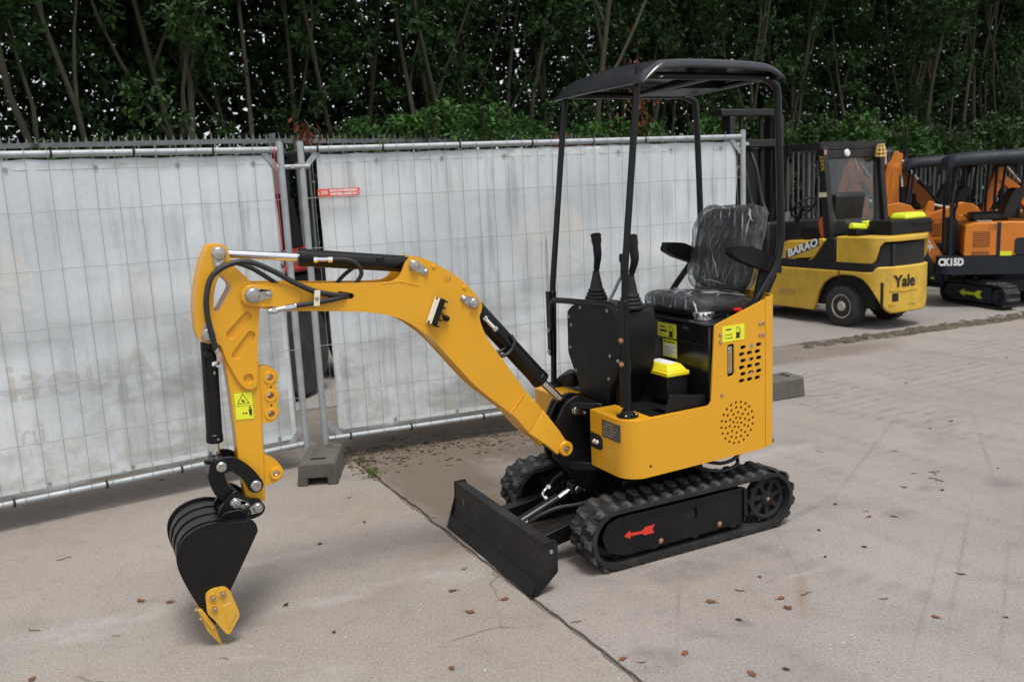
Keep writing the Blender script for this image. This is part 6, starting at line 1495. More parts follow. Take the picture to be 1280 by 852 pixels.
# things left on the forklift's hood
FKM = Matrix.Translation((3.62, 9.39, 0)) @ Matrix.Rotation(radians(118), 4, 'Z')
def on_fork(name, label, cat, x, y, z, rz=0): return thing(name, label, cat, tuple(FKM @ Vector((x, y, z))), radians(118) + rz)
t = on_fork('tool_box', 'black plastic box with a bright lime lid lying on the hood of the forklift', 'tool box', -.16, -.62, .976)
m = MB(); m.box((0, 0, .075), (.32, .66, .15), top=(.95, .96)); m.build('box_body', BLKM, t, bevel=.01)
m = MB(); m.box((-.02, -.10, .185), (.24, .36, .07), top=(.8, .8)); m.build('box_lid', LIMEP, t, bevel=.03, seg=3)
m = MB(); m.tube(spline([(-.165, -.30, .10), (-.20, -.25, .11), (-.20, -.08, .11), (-.165, -.03, .10)]), .010, 8); m.build('handle', BLKM, t)
t = on_fork('power_tool', 'small yellow and black power tool lying on the hood beside the forklift window', 'power tool', .02, -.24, .976)
m = MB(); m.box((0, 0, .035), (.14, .30, .07)); m.build('tool_base', BLKM, t, bevel=.01)
m = MB(); m.box((0, .06, .10), (.09, .22, .06), rot=Matrix.Rotation(.12, 3, 'X'), top=(.7, .9)); m.box((0, -.08, .115), (.08, .10, .07)); m.build('tool_housing', LIMEP, t, bevel=.015)

# ================================================================== orange mini diggers parked in the row beyond
OR = mk('orange paint', (0.62, 0.185, 0.012), 0.4, var=.08, vscale=3, dirt=(.25, .09, .02), dirt_amt=.3, dirt_scale=4)
NAVY = mk('dark slate paint', (0.014, 0.018, 0.027), 0.55, var=.2, vscale=4, dirt=(.06, .06, .06), dirt_amt=.2, dirt_scale=4, spec=.3)
def build_orange(o, rz, track_rz, label, sticks):
    """local x forward, y left (camera side)"""
    R = thing('parked_excavator', label, 'excavator', (o[0], o[1], 0), rz, 'orange mini excavators parked in a row')
    # undercarriage turned against the house
    T0 = Matrix.Rotation(track_rz - rz, 4, 'Z')
    def lp(Rr): 
        out = []
        for j in range(11): a = pi / 2 - pi * j / 10; out.append((.40 + Rr * cos(a), .15 + Rr * sin(a)))
        for j in range(11): a = -pi / 2 - pi * j / 10; out.append((-.40 + Rr * cos(a), .15 + Rr * sin(a)))
        return out
    for y in (.38, -.38):
        m = MB(); m.xz(lp(.135), y - .1, y + .1, holes=[lp(.115)]); m.xform(T0); t = m.build('track', RUB, R)
        m = MB(); per = 2 * .80 + 2 * pi * .135
        for i in range(30):
            s = i * per / 30
            if s < .80: p, a = (-.40 + s, .15 + .135), 0
            elif s < .80 + pi * .135: a = (s - .80) / .135; p = (.40 + .135 * sin(a), .15 + .135 * cos(a))
            elif s < 1.60 + pi * .135: p, a = (.40 - (s - .80 - pi * .135), .015), pi
            else: a = pi + (s - 1.60 - pi * .135) / .135; p = (-.40 + .135 * sin(a), .15 + .135 * cos(a))
            k = MB(); k.box((0, 0, .008), (.035, .19, .02), top=(.6, .95)); k.xform(Matrix.Translation((p[0], y, p[1])) @ Matrix.Rotation(a, 4, 'Y')); m.add(k.v, k.f)
        m.xform(T0); m.build('tread', RUBD, t, smooth=0)
        s = 1 if y > 0 else -1
        m = MB(); m.xz([(.40, .25), (-.30, .25), (-.30, .06), (.35, .05), (.50, .13)], y - s * .06, y + s * .085); m.xform(T0); f = m.build('track_frame', NAVY, t)
        m = MB(); m.lathe([(.105, -.08), (.105, .07), (.08, .08), (.04, .06), (.03, .085), (.0005, .085)], (-.40, y, .15), (0, s, 0), 24); m.xform(T0); m.build('sprocket', NAVY, t)
        if s > 0:
            m = MB(); m.xz([(.22, .15), (.13, .195), (.13, .17), (-.04, .165), (-.08, .195), (-.16, .195), (-.12, .15), (-.16, .105), (-.08, .105), (-.04, .135), (.13, .13), (.13, .105)], y + .0855, y + .088); m.xform(T0); m.build('direction_arrow', LIMEP, t)
    m = MB(); m.box((0, 0, .25), (.6, .6, .14)); m.lathe([(.26, 0), (.26, .12)], (0, 0, .28), (0, 0, 1), 24); m.build('undercarriage', NAVY, R)
    # house
    low = [(.78, .12), (.80, .30), (.77, .42), (.70, .45), (-.52, .45), (-.66, .36), (-.72, .15)]
    low = low + [(x, -y) for x, y in low[::-1]]
    m = MB(); m.xy(rounded(low, .05), .40, .61); hb = m.build('house_base', NAVY, R, bevel=.02)
    mb = MB(); add_text(mb, 'CK15D', .115, frame((.655, .4515, .545), (-1, 0, 0), (0, 0, 1)), depth=.001, bold=.006, width=.27); mb.build('lettering', WHT, hb, smooth=0)
    cov = [(.53, .62), (.525, .86), (.51, .97), (.42, 1.00), (.05, 1.005), (-.48, .98), (-.58, .92), (-.62, .62)]
    m = MB(); m.xz(cov, -.446, .446); cv = m.build('cover', OR, R, bevel=.02, seg=3)
    m = MB(); m.xz([(.43, .90), (.255, .90), (.255, .72), (.43, .72)], .446, .449); m.xz([(.44, .67), (.26, .67), (.26, .62), (.44, .62)], .446, .449); m.build('grille_panel', mk('brown grille', (.24, .075, .012), .55), cv)
    for k in range(7): m = MB(); m.box((.3425, .4505, .735 + k * .025), (.16, .004, .006)); m.build('grille_slat', OR, cv)
    m = MB(); m.box((.165, .448, .81), (.04, .006, .38)); m.build('cover_strap', NAVY, cv)
    m = MB(); m.xz(rounded([(.0, .82), (-.63, .82), (-.63, .62), (.0, .62)], .05), .36, .452); m.build('rear_grille', NAVY, cv, bevel=.01)
    m = MB(); m.box((.085, .4475, .64), (.12, .003, .05)); m.build('sticker', LIME, cv)
    mb = MB(); add_text(mb, 'CE', .07, frame((.23, .4475, .945), (-1, 0, 0), (0, 0, 1)), depth=.0005); mb.build('lettering', mk('brown print', (.2, .07, .02), .6), cv, smooth=0)
    m = MB(); m.box((.30, .2, 1.01), (.16, .3, .01)); m.build('top_plate', mk('pale plate', (.55, .42, .3), .4), cv)
    # seat, console, levers
    m = MB(); m.box((.22, -.05, 1.05), (.40, .42, .10)); st = m.build('seat', SEAT, R, bevel=.03)
    m = MB(); m.xz(rounded([(.10, 1.04), (-.01, 1.03), (-.15, 1.34), (-.08, 1.38), (-.01, 1.35)], .03), -.28, .18); m.build('backrest', SEAT, st, bevel=.04, seg=3)
    m = MB(); m.box((.62, 0, .82), (.12, .36, .44)); m.build('console', NAVY, R, bevel=.03)
    for y in (-.12, .12): m = MB(); m.tube([(.60, y, 1.03), (.60, y, 1.12), (.58, y * 1.2, 1.20), (.57, y * 1.2, 1.30)], .016, 8); m.build('joystick', BLKM, R)
    # canopy
    pts = [((.66, .36), (.60, .36, 1.74)), ((.66, -.36), (.60, -.36, 1.74)), ((-.40, .36), (-.42, .36, 1.76)), ((-.40, -.36), (-.42, -.36, 1.76))]
    for (x, y), e in pts:
        m = MB(); m.tube([(x, y, .60), (x + .0, y, 1.2), e], .018, 10); m.build('canopy_post', NAVY, R)
    pr_ = [(.74, -.16), (.735, -.09), (.70, -.01), (.62, .025), (.30, .035), (-.20, .035), (-.52, .025), (-.61, -.03), (-.62, -.13)]
    mb = MB(); vs_ = []; ac_ = [-.47, -.45, -.40, -.2, 0, .2, .40, .45, .47]
    for x, z in pr_:
        for y in ac_: vs_.append((x, y, 1.785 + z - (.15 if abs(y) > .46 else .045 if abs(y) > .44 else .012 if abs(y) > .38 else 0)))
    mb.add(vs_, [(i * 9 + k, i * 9 + k + 1, (i + 1) * 9 + k + 1, (i + 1) * 9 + k) for i in range(len(pr_) - 1) for k in range(8)])
    rf = mb.build('canopy_roof', NAVY, R, smooth=50); q = rf.modifiers.new('thickness', 'SOLIDIFY'); q.thickness = .012
    # boom, arm, cylinders: sticks = list of (x, z) knots: foot, knee, arm pin, arm end
    f, kn, ap, ae = sticks; by = .14
    P = [Vector(p) for p in (f, kn, ap)]
    bo_ = stroke2(spl2([tuple(f), ((f[0] + kn[0]) / 2, (f[1] + kn[1]) / 2), tuple(kn), ((kn[0] + ap[0]) / 2, (kn[1] + ap[1]) / 2 + .02), tuple(ap)], 3, closed=False), [.05, .06, .068, .075, .08, .085, .085, .08, .07, .06, .055, .05, .05])
    m = MB(); m.xz(bo_, by - .065, by + .065); bmx = m.build('boom', OR, R, bevel=.012)
    mb = MB(); d = Vector(kn) - Vector(f); c = Vector(f) + d * .52; add_text(mb, 'CAPTOK', .085, frame((c.x, by + .067, c.y), (-d.x, 0, -d.y), (d.y * -1, 0, d.x)), depth=.001, bold=.003, width=.34); mb.build('lettering', WHT, bmx, smooth=0)
    m = MB(); m.xz(stroke2([ap, ((ap[0] + ae[0]) / 2, (ap[1] + ae[1]) / 2), ae], [.085, .065, .04]), by - .05, by + .05); am = m.build('arm', OR, R, bevel=.012)
    m = MB(); u = Vector(ap) - Vector(ae); u.normalize(); tp = Vector(ap) + u * .19; m.xz(stroke2([ap, (tp.x, tp.y)], [.07, .04]), by - .045, by + .045); m.build('arm_horn', OR, am, bevel=.01)
    m = MB(); a = Vector(f) + d * .75; n2_ = Vector((-d.y, d.x)).normalized();
    if n2_.y < 0: n2_ = -n2_
    a = a + n2_ * .12
    m.cyl((a.x, by, a.y), ((a.x + tp.x) / 2, by, (a.y + tp.y) / 2), .036, 14); m.build('arm_cylinder', NAVY, R)
    m = MB(); m.cyl(((a.x + tp.x) / 2, by, (a.y + tp.y) / 2), (tp.x, by, tp.y), .018, 12); m.build('rod', CHROME, R)
    cfoot = Vector(f) + Vector((.10, -.10)); cend = Vector(f) + d * .62 - n2_ * .05
    m = MB(); m.cyl((cfoot.x, by + .07, cfoot.y), ((cfoot.x + cend.x * 2) / 3, by + .07, (cfoot.y + cend.y * 2) / 3), .036, 14); m.build('boom_cylinder', NAVY, R)
    m = MB(); m.cyl(((cfoot.x + cend.x * 2) / 3, by + .07, (cfoot.y + cend.y * 2) / 3), (cend.x, by + .07, cend.y), .018, 12); m.build('rod', CHROME, R)
    m = MB(); m.xz([(f[0] - .16, .42), (f[0] + .10, .36), (f[0] + .14, f[1]), (f[0] - .02, f[1] + .12), (f[0] - .16, f[1] + .02)], by - .1, by + .1); m.build('swing_post', NAVY, R, bevel=.01)
    e = Vector(ae); m = MB(); bo2 = [(e.x + .02, e.y + .04), (e.x - .12, e.y + .02), (e.x - .20, e.y - .16), (e.x - .06, e.y - .34), (e.x + .10, e.y - .14)]; m.xz(rounded(bo2, .05), by - .17, by + .17); bkx = m.build('bucket', NAVY, R, bevel=.01)
    for y in (-.12, 0, .12): m = MB(); m.add([(e.x - .07, by + y - .03, e.y - .32), (e.x - .07, by + y + .03, e.y - .32), (e.x - .03, by + y + .03, e.y - .33), (e.x - .03, by + y - .03, e.y - .33), (e.x - .02, by + y, e.y - .42)], [(0, 1, 2, 3), (0, 4, 1), (1, 4, 2), (2, 4, 3), (3, 4, 0)]); m.build('tooth', OR, bkx)
    return R
build_orange((5.99, 10.56), radians(160), radians(103), 'nearest orange mini excavator, its lime arrow track and white lettered side facing the yard', ((.70, .46), (1.14, 1.15), (1.64, 1.12), (1.82, .42)))
build_orange((7.25, 11.5), radians(168), radians(105), 'orange mini excavator cut by the right edge of the photo', ((.80, .50), (1.2, 1.1), (1.7, 1.0), (1.85, .4)))
build_orange((6.42, 12.6), radians(160), radians(103), 'second orange mini excavator of the row with its arm standing upright beside the forklift', ((.74, .50), (.86, 1.10), (.84, 1.66), (1.04, 1.0)))
build_orange((7.5, 13.1), radians(166), radians(103), 'orange mini excavator half hidden under the second pair of dark canopies', ((.80, .50), (1.25, 1.20), (1.70, 1.70), (1.86, 1.02)))
build_orange((7.75, 15.8), radians(160), radians(103), 'farthest orange mini excavator, its pale roof edge seen behind the forklift window', ((.80, .50), (1.1, 1.3), (1.4, 1.60), (1.6, 1.0)))
build_orange((6.75, 14.4), radians(158), radians(103), 'orange mini excavator deep in the row with its raised arm showing over its neighbours', ((.74, .50), (.95, 1.2), (1.10, 1.72), (1.30, 1.1)))
build_orange((8.7, 12.6), radians(166), radians(103), 'orange mini excavator at the far right of the row, mostly hidden behind its neighbours', ((.80, .50), (1.2, 1.1), (1.6, 1.5), (1.8, .9)))

# ================================================================== palisade railing behind the fence
PAL = [Vector(p) for p in ((-9.5, 6.9), (-5.1, 9.0), (-3.0, 9.95), (-0.6, 11.9), (3.2, 15.4), (8.2, 18.8), (20.0, 25.5))]
PALM = mk('weathered railing steel', (0.16, 0.17, 0.175), .6, metal=.3, var=.25, vscale=10, dirt=(.07, .075, .06), dirt_amt=.6, dirt_scale=6)
def along(path):
    d = [0]
    for a, b in zip(path, path[1:]): d.append(d[-1] + (b - a).length)
    return d
PD = along(PAL)
def pal_at(s):
    s = max(0, min(PD[-1] - 1e-4, s))
    for i in range(len(PD) - 1):
        if PD[i] <= s < PD[i + 1]:
            t = (s - PD[i]) / (PD[i + 1] - PD[i]); d = (PAL[i + 1] - PAL[i]).normalized()
            return PAL[i].lerp(PAL[i + 1], t), d
ph = 2.425
RAIL = thing('palisade_railing', 'grey spiked steel railing running behind the banner fence at the foot of the trees', 'railing', (0, 0, 0))
bar_m = MB(); bar_m.box((0, 0, (ph - .13) / 2 + .03), (.016, .034, ph - .13)); bar_me = bar_m.mesh('bar', [PALM], smooth=0)
spk = MB(); step = .155
n_bars = int(PD[-1] / step)
view_bars = 0
for i in range(n_bars):
    p, d = pal_at(i * step + .05); a = atan2(d.y, d.x)
    h = ph if p.y < 14 else ph - min(.40, (p.y - 14) * .056)
    link('bar', bar_me, RAIL, loc=(p.x, p.y, h - ph), rot=(0, 0, a))
    for k in range(2):
        p2, d2 = pal_at(i * step + k * step / 2 + .02); q = Vector((-d2.y, d2.x)) * .004; w = d2 * .016
        P = [(p2.x - w.x, p2.y - w.y), (p2.x + w.x, p2.y + w.y)]
        for sgn in (1, -1): spk.add([(P[0][0] + q.x * sgn, P[0][1] + q.y * sgn, h - .10), (P[1][0] + q.x * sgn, P[1][1] + q.y * sgn, h - .10), (p2.x + q.x * sgn, p2.y + q.y * sgn, h - .03)], [(0, 1, 2)])
spk.build('spike_strip', PALM, RAIL, smooth=0, recalc=False, kind='stuff')
for z0 in (-.14, -1.9):
    for (a, b) in zip(PAL, PAL[1:]):
        def hh(p): return (ph if p.y < 14 else ph - min(.40, (p.y - 14) * .056)) + z0
        m = MB(); d = (b - a).normalized(); nn = Vector((-d.y, d.x)) * .012; z1, z2 = hh(a), hh(b)
        m.add([(a.x - nn.x, a.y - nn.y, z1), (b.x - nn.x, b.y - nn.y, z2), (b.x + nn.x, b.y + nn.y, z2), (a.x + nn.x, a.y + nn.y, z1), (a.x - nn.x, a.y - nn.y, z1 + .05), (b.x - nn.x, b.y - nn.y, z2 + .05), (b.x + nn.x, b.y + nn.y, z2 + .05), (a.x + nn.x, a.y + nn.y, z1 + .05)], [(0, 3, 2, 1), (4, 5, 6, 7), (0, 1, 5, 4), (1, 2, 6, 5), (2, 3, 7, 6), (3, 0, 4, 7)])
        m.build('rail', PALM, RAIL)
for s in [2.2 + 2.75 * k for k in range(11)]:
    p, d = pal_at(s); q = Vector((-d.y, d.x)) * .05
    h = ph if p.y < 14 else ph - min(.40, (p.y - 14) * .056)
    m = MB(); m.box((p.x + q.x, p.y + q.y, h / 2 - .02), (.07, .07, h - .02), rot=Matrix.Rotation(atan2(d.y, d.x), 3, 'Z')); m.build('railing_post', PALM, RAIL, bevel=.005)

# red and black machine glimpsed through the gap of the fence
RM = thing('parked_tractor', 'red and black machine half seen through the gap between the two fence panels', 'tractor', (-2.1, 7.9, 0), radians(250))
m = MB(); m.box((0, 0, .76), (1.5, .8, .52), top=(.95, .9)); m.build('tractor_body', BLKM, RM, bevel=.05)
m = MB(); m.box((.25, .0, 1.13), (.9, .82, .20), top=(.9, .8)); m.build('engine_hood', mk('red machine paint', (.38, .02, .014), .4, var=.15, dirt=(.05, .02, .02), dirt_amt=.6, dirt_scale=4), RM, bevel=.04)
m = MB(); m.box((.77, .1, .42), (.06, .30, .16)); m.build('side_panel', mk('red machine panel', (.46, .03, .02), .4, var=.15, dirt=(.1, .05, .04), dirt_amt=.4), RM, bevel=.02)
for x in (.5, -.55):
    for y in (-.48, .48): m = MB(); m.lathe([(.2, -.1), (.38, -.1), (.42, -.05), (.42, .05), (.38, .1), (.2, .1)], (x, y, .42), (0, 1, 0), 26); m.build('wheel', TYRE, RM)
for y in (-.36, .36):
    m = MB(); m.tube([(-.5, y, 1.0), (-.55, y, 2.0)], .03, 8); m.build('roll_bar', BLKM, RM); m = MB(); m.tube([(.3, y, 1.0), (.2, y, 2.0)], .03, 8); m.build('roll_bar', BLKM, RM)
m = MB(); m.box((.15, 0, 1.45), (.5, .6, .5), top=(.7, .9)); m.build('driver_seat', BLKM, RM, bevel=.05)
m = MB(); m.box((-.18, 0, 2.02), (1.0, .9, .05)); m.build('tractor_roof', BLKM, RM, bevel=.02)
m = MB(); m.lathe([(.04, 0), (.045, .02), (.0005, .03)], (.78, -.05, .95), (1, 0, 0), 12); m.build('headlamp', CHROME, RM)

# ================================================================== trees, shrubs and the mass of leaves behind
import numpy as np
RNG = np.random.default_rng(11)
def leaf_mat(name, col, var, rough=.38, trans=.12):
    m, n, b = nodes_of(name); L = n.links.new
    at = n.nodes.new('ShaderNodeAttribute'); at.attribute_name = 'tone'
    mx = n.nodes.new('ShaderNodeMix'); mx.data_type = 'RGBA'
    mx.inputs[6].default_value = tuple(c * (1 - var) for c in col) + (1,)
    mx.inputs[7].default_value = (col[0] * (1 + var * 1.5), col[1] * (1 + var), col[2] * (1 + var * .4), 1)
    L(at.outputs['Fac'], mx.inputs[0]); L(mx.outputs[2], b.inputs['Base Color'])
    b.inputs['Roughness'].default_value = rough + .08; b.inputs['Specular IOR Level'].default_value = .22
    tr = n.nodes.new('ShaderNodeBsdfTranslucent'); L(mx.outputs[2], tr.inputs[0])
    ms = n.nodes.new('ShaderNodeMixShader'); ms.inputs[0].default_value = trans; L(b.outputs[0], ms.inputs[1]); L(tr.outputs[0], ms.inputs[2]); L(ms.outputs[0], n.nodes['Material Output'].inputs['Surface'])
    return m
LEAF = leaf_mat('laurel leaves', (.023, .064, .016), .55)
LEAF2 = leaf_mat('fresh laurel leaves', (.034, .098, .021), .5)
LEAFD = leaf_mat('deep leaves', (.016, .034, .013), .5, .5, .05)
LEAFB = leaf_mat('dead brown leaves', (.12, .045, .02), .5, .7)
def leaf_mesh(name, C, D, size, mats, tone=None, aspect=.40, mi=None):
    """C: leaf base points (n,3), D: leaf directions (n,3); a leaf is a folded blade of four faces' worth in two quads"""
    n = len(C); C = np.asarray(C, float); D = np.asarray(D, float); D /= np.linalg.norm(D, axis=1)[:, None] + 1e-9
    R_ = RNG.normal(size=(n, 3)); S_ = np.cross(D, R_); S_ /= np.linalg.norm(S_, axis=1)[:, None] + 1e-9; N_ = np.cross(S_, D)
    sz = np.asarray(size, float).reshape(-1, 1) * np.ones((n, 1)); w = sz * aspect * .5
    base = C; tip = C + D * sz + N_ * sz * -.10; mid = C + D * sz * .45
    a = mid + S_ * w + N_ * w * .35; b_ = mid - S_ * w + N_ * w * .35
    V = np.stack([base, a, tip, b_], 1).reshape(-1, 3)
    i = np.arange(n) * 4; F = np.stack([i, i + 1, i + 2, i, i + 2, i + 3], 1).reshape(-1, 3)
    me = bpy.data.meshes.new(name); me.vertices.add(len(V)); me.vertices.foreach_set('co', V.ravel().astype(np.float32))
    me.loops.add(F.size); me.loops.foreach_set('vertex_index', F.ravel().astype(np.int32)); me.polygons.add(len(F)); me.polygons.foreach_set('loop_start', np.arange(0, F.size, 3).astype(np.int32))
    for m_ in mats: me.materials.append(m_)
    t = RNG.random(n) if tone is None else tone
    at = me.attributes.new('tone', 'FLOAT', 'POINT'); at.data.foreach_set('value', np.repeat(t, 4).astype(np.float32))
    if mi is not None: me.polygons.foreach_set('material_index', np.repeat(mi, 2).astype(np.int32))
    me.update(); me.validate(); return me
def sprigs(centers, axes, k, lsize):
    """whorls of k leaves round each shoot end"""
    n = len(centers); C = np.repeat(centers, k, 0) + RNG.normal(size=(n * k, 3)) * .012; A = np.repeat(axes, k, 0)
    off = np.tile(np.linspace(-.10, .0, k), n)[:, None]
    C = C + A * off
    R_ = RNG.normal(size=(n * k, 3)); R_ -= A * np.sum(R_ * A, 1)[:, None]; R_ /= np.linalg.norm(R_, axis=1)[:, None] + 1e-9
    D = A * RNG.uniform(.1, .9, (n * k, 1)) + R_
    D[:, 2] -= RNG.uniform(0, .35, n * k)
    return C, D, lsize * RNG.uniform(.7, 1.2, n * k)
BARK = mk('mossy bark', (0.048, 0.048, 0.025), .9, var=.5, vscale=9, bump=.9, bscale=35, dirt=(.05, .046, .035), dirt_amt=.8, dirt_scale=7)
def build_tree(seed, h, r0, lean, low, dens):
    """multi-stemmed laurel: trunk and limbs in one mesh, crown leaves in another; returns the two meshes"""
    rnd = random.Random(seed); m = MB(); tips = []
    def limb(p, d, r, length, level):
        pts = [p.copy()]; rad = [r]; q = p.copy(); dd = d.copy(); k = 7
        for i in range(k):
            dd = (dd + Vector((rnd.gauss(0, .10), rnd.gauss(0, .10), .06))).normalized(); q = q + dd * length / k; pts.append(q.copy()); rad.append(r * (1 - .62 * (i + 1) / k))
            if level < 2 and i >= 2 and rnd.random() < (.55 if level == 0 else .5):
                ang = rnd.uniform(0, 2 * pi); sd = Vector((cos(ang), sin(ang), rnd.uniform(.5, 1.3))).normalized()
                limb(q, (dd * .7 + sd * .6).normalized(), rad[-1] * .66, length * rnd.uniform(.35, .6), level + 1)
            if level >= 1 and i >= 3: tips.append((q.copy(), dd.copy()))
        tips.append((q, dd)); m.tube(pts, r, 8 if level == 0 else 5, radii=rad)
    n_st = rnd.choice((1, 1, 2, 2))
    for s in range(n_st):
        a = rnd.uniform(0, 2 * pi); tilt = rnd.uniform(.04, .30) if n_st > 1 else abs(lean)
        limb(Vector((cos(a) * .07 * s, sin(a) * .07 * s, -.05)), Vector((cos(a) * tilt, sin(a) * tilt, 1)).normalized(), r0 * rnd.uniform(.75, 1.05), h * rnd.uniform(.85, 1.05), 0)
    tm = m.mesh('trunk', [BARK], smooth=60, recalc=False)
    Cs = []; As = []
    for p, d in tips:
        zf = (p.z - low) / (h - low)
        if zf < 0 and rnd.random() < .75: continue
        nn = int(dens * (1.5 + 3.0 * max(0, zf)))
        for _ in range(nn):
            o = Vector((rnd.gauss(0, .24), rnd.gauss(0, .24), rnd.gauss(0, .2))); Cs.append(p + o); As.append((d * .4 + o.normalized() * .6 + Vector((0, 0, .3))).normalized())
    for _ in range(11):
        hz = rnd.uniform(1.55, h * .82); a = rnd.uniform(0, 6.28); rr_ = rnd.uniform(.05, .75); c0 = Vector((cos(a) * rr_, sin(a) * rr_, hz)); ax = Vector((cos(a), sin(a), .35)).normalized(); big = rnd.uniform(.5, 1.2)
        for _ in range(int(16 * big)):
            o = Vector((rnd.gauss(0, .15), rnd.gauss(0, .15), rnd.gauss(0, .13))) * big; Cs.append(c0 + o); As.append((ax + o * 3).normalized())
    C, D, S_ = sprigs(np.array([tuple(c) for c in Cs]), np.array([tuple(a) for a in As]), 7, .10)
    lm = leaf_mesh('crown', C, D, S_, [LEAF], np.clip(RNG.normal(.4, .25, len(C)), 0, 1))
    return tm, lm
TV = [build_tree(100 + i, rn[0], rn[1], rn[2], rn[3], rn[4]) for i, rn in enumerate(((6.6, .058, .1, 2.3, 6), (7.0, .05, .05, 2.6, 6), (6.2, .042, .2, 1.9, 6), (7.2, .06, .12, 2.8, 5), (6.8, .042, .15, 2.4, 6), (6.4, .05, .08, 1.8, 6)))]
rt_ = random.Random(5)
s = 1.0; k = 0; TREES = []; SHRUBS = []
tree_words = ('mossy-stemmed laurel tree behind the railing',)
while s < PD[-1] - .4:
    p, d = pal_at(s); nr = Vector((-d.y, d.x))
    off = rt_.uniform(.55, 1.5) if k % 3 else rt_.uniform(1.3, 2.4)
    q = p + nr * off
    tm, lm = TV[rt_.randrange(len(TV))]
    t = thing('laurel_tree', '-', 'tree', (q.x, q.y, 0), rt_.uniform(0, 6.28), 'laurel trees in the row behind the railing'); TREES.append(t)
    sc_ = rt_.uniform(.88, 1.12); far_k = 1.0 + max(0.0, (p.y - 13) * .02); t.scale = (sc_ * far_k, sc_ * far_k, sc_ * far_k * rt_.uniform(.95, 1.08))
    link('trunk', tm, t); link('crown', lm, t)
    s += rt_.uniform(.40, .82); k += 1

# shrubs pushing over and through the railing
def build_shrub(seed, w, h, n):
    rr = np.random.default_rng(seed); P = rr.normal(size=(n, 3)); P /= np.linalg.norm(P, axis=1)[:, None]; P[:, 2] = np.abs(P[:, 2]) * 1.0 - .25
    rad = rr.uniform(.55, 1.0, n)[:, None]; lump = 1 + .25 * np.sin(P[:, :1] * 5 + seed) + .2 * np.sin(P[:, 1:2] * 6 + seed * 2)
    C = P * rad * lump * np.array([w, w * .8, h]); A = P + np.array([0, 0, .5]) + rr.normal(size=(n, 3)) * .3; A /= np.linalg.norm(A, axis=1)[:, None]
    c, d, s_ = sprigs(C, A, 8, .105)
    tn = np.clip(rr.normal(.45, .25, len(c)), 0, 1)
    m = MB(); rnd = random.Random(seed)
    for _ in range(7):
        a = rnd.uniform(0, 6.28); m.tube(spline([(0, 0, -1.9), (.1 * cos(a), .1 * sin(a), -.7), (w * .4 * cos(a), w * .4 * sin(a), 0), (w * .7 * cos(a), w * .6 * sin(a), h * .5)], 3), .018, 5)
    return leaf_mesh('foliage', c, d, s_, [LEAF2 if seed % 2 else LEAF], tn), m.mesh('stem', [BARK], smooth=60, recalc=False)
SV = [build_shrub(31 + i, .62, .55, 150) for i in range(4)]
for (sx, off, z, sc_) in ((3.6, .35, 2.0, .8), (4.6, .3, 2.1, 1.0), (5.5, .3, 2.15, .95), (6.2, .5, 2.2, .75), (7.2, .35, 2.0, .7), (8.3, .4, 2.25, .6), (9.0, .3, 2.35, .85), (9.9, .1, 2.5, 1.0), (10.7, .1, 2.5, .95), (11.4, .2, 2.5, .8), (12.0, .3, 2.3, .7),
                          (13.3, .2, 2.4, .95), (14.6, .3, 2.4, .9), (16.2, .2, 2.4, 1.1), (17.6, .1, 2.4, 1.1), (18.9, .2, 2.3, 1.2), (20.4, .2, 2.4, 1.3), (21.9, .1, 2.2, 1.4), (23.3, .2, 2.1, 1.4), (25.0, .1, 2.2, 1.5), (27.0, .1, 2.2, 1.5), (29.0, .2, 2.3, 1.6), (31.0, .2, 2.3, 1.6)):
    p, d = pal_at(sx); q = p + Vector((-d.y, d.x)) * off; fm, sm = SV[rt_.randrange(4)]
    t = thing('laurel_shrub', '-', 'shrub', (q.x, q.y, z - .05), rt_.uniform(0, 6.28), 'laurel shrubs along the railing'); SHRUBS.append(t)
    t.scale = (sc_, sc_, sc_ * rt_.uniform(.8, 1.15)); link('foliage', fm, t); link('stem', sm, t)
# every tree and shrub is named by the landmark it rises above and its place among its neighbours there
def px_of(p):
    d = Vector(p) - Vector((0, 0, EYE)); return 640 + F_PX * d.dot(rt) / d.dot(fw)
ZONES = [(-9e9, -1, 'out of the frame beyond the left edge'), (-1, 75, 'above the pale disc of the left banner'), (75, 200, 'above the middle of the left banner'), (200, 300, 'above the arm head of the digger'), (300, 420, 'above the gap of the fence'), (420, 520, 'above the red fence sign'), (520, 610, 'above the bend of the digger boom'), (610, 700, 'just left of the digger canopy'), (700, 860, 'behind the posts of the digger canopy'), (860, 985, 'above the forklift mast'), (985, 1110, 'above the forklift cab'), (1110, 1200, 'above the nearest orange machine'), (1200, 1281, 'at the right edge of the photo'), (1281, 9e9, 'out of the frame beyond the right edge')]
ORD = ['leftmost', 'second from left', 'third from left', 'fourth from left', 'fifth from left', 'sixth from left', 'seventh from left', 'eighth from left', 'ninth from left', 'tenth from left', 'eleventh from left', 'twelfth from left', 'thirteenth from left', 'fourteenth from left', 'fifteenth from left', 'sixteenth from left']
for lst, what, one in ((TREES, 'dark laurel trees', 'only dark laurel tree'), (SHRUBS, 'green laurel shrubs', 'only green laurel shrub')):
    for lo, hi, where in ZONES:
        z_ = sorted([t for t in lst if lo <= px_of((t.location.x, t.location.y, 2.2)) < hi], key=lambda t: px_of((t.location.x, t.location.y, 2.2)))
        for i, t in enumerate(z_): t['label'] = ('%s %s' % (one, where)) if len(z_) == 1 else '%s of the %s %s' % (ORD[min(i, 15)], what, where)
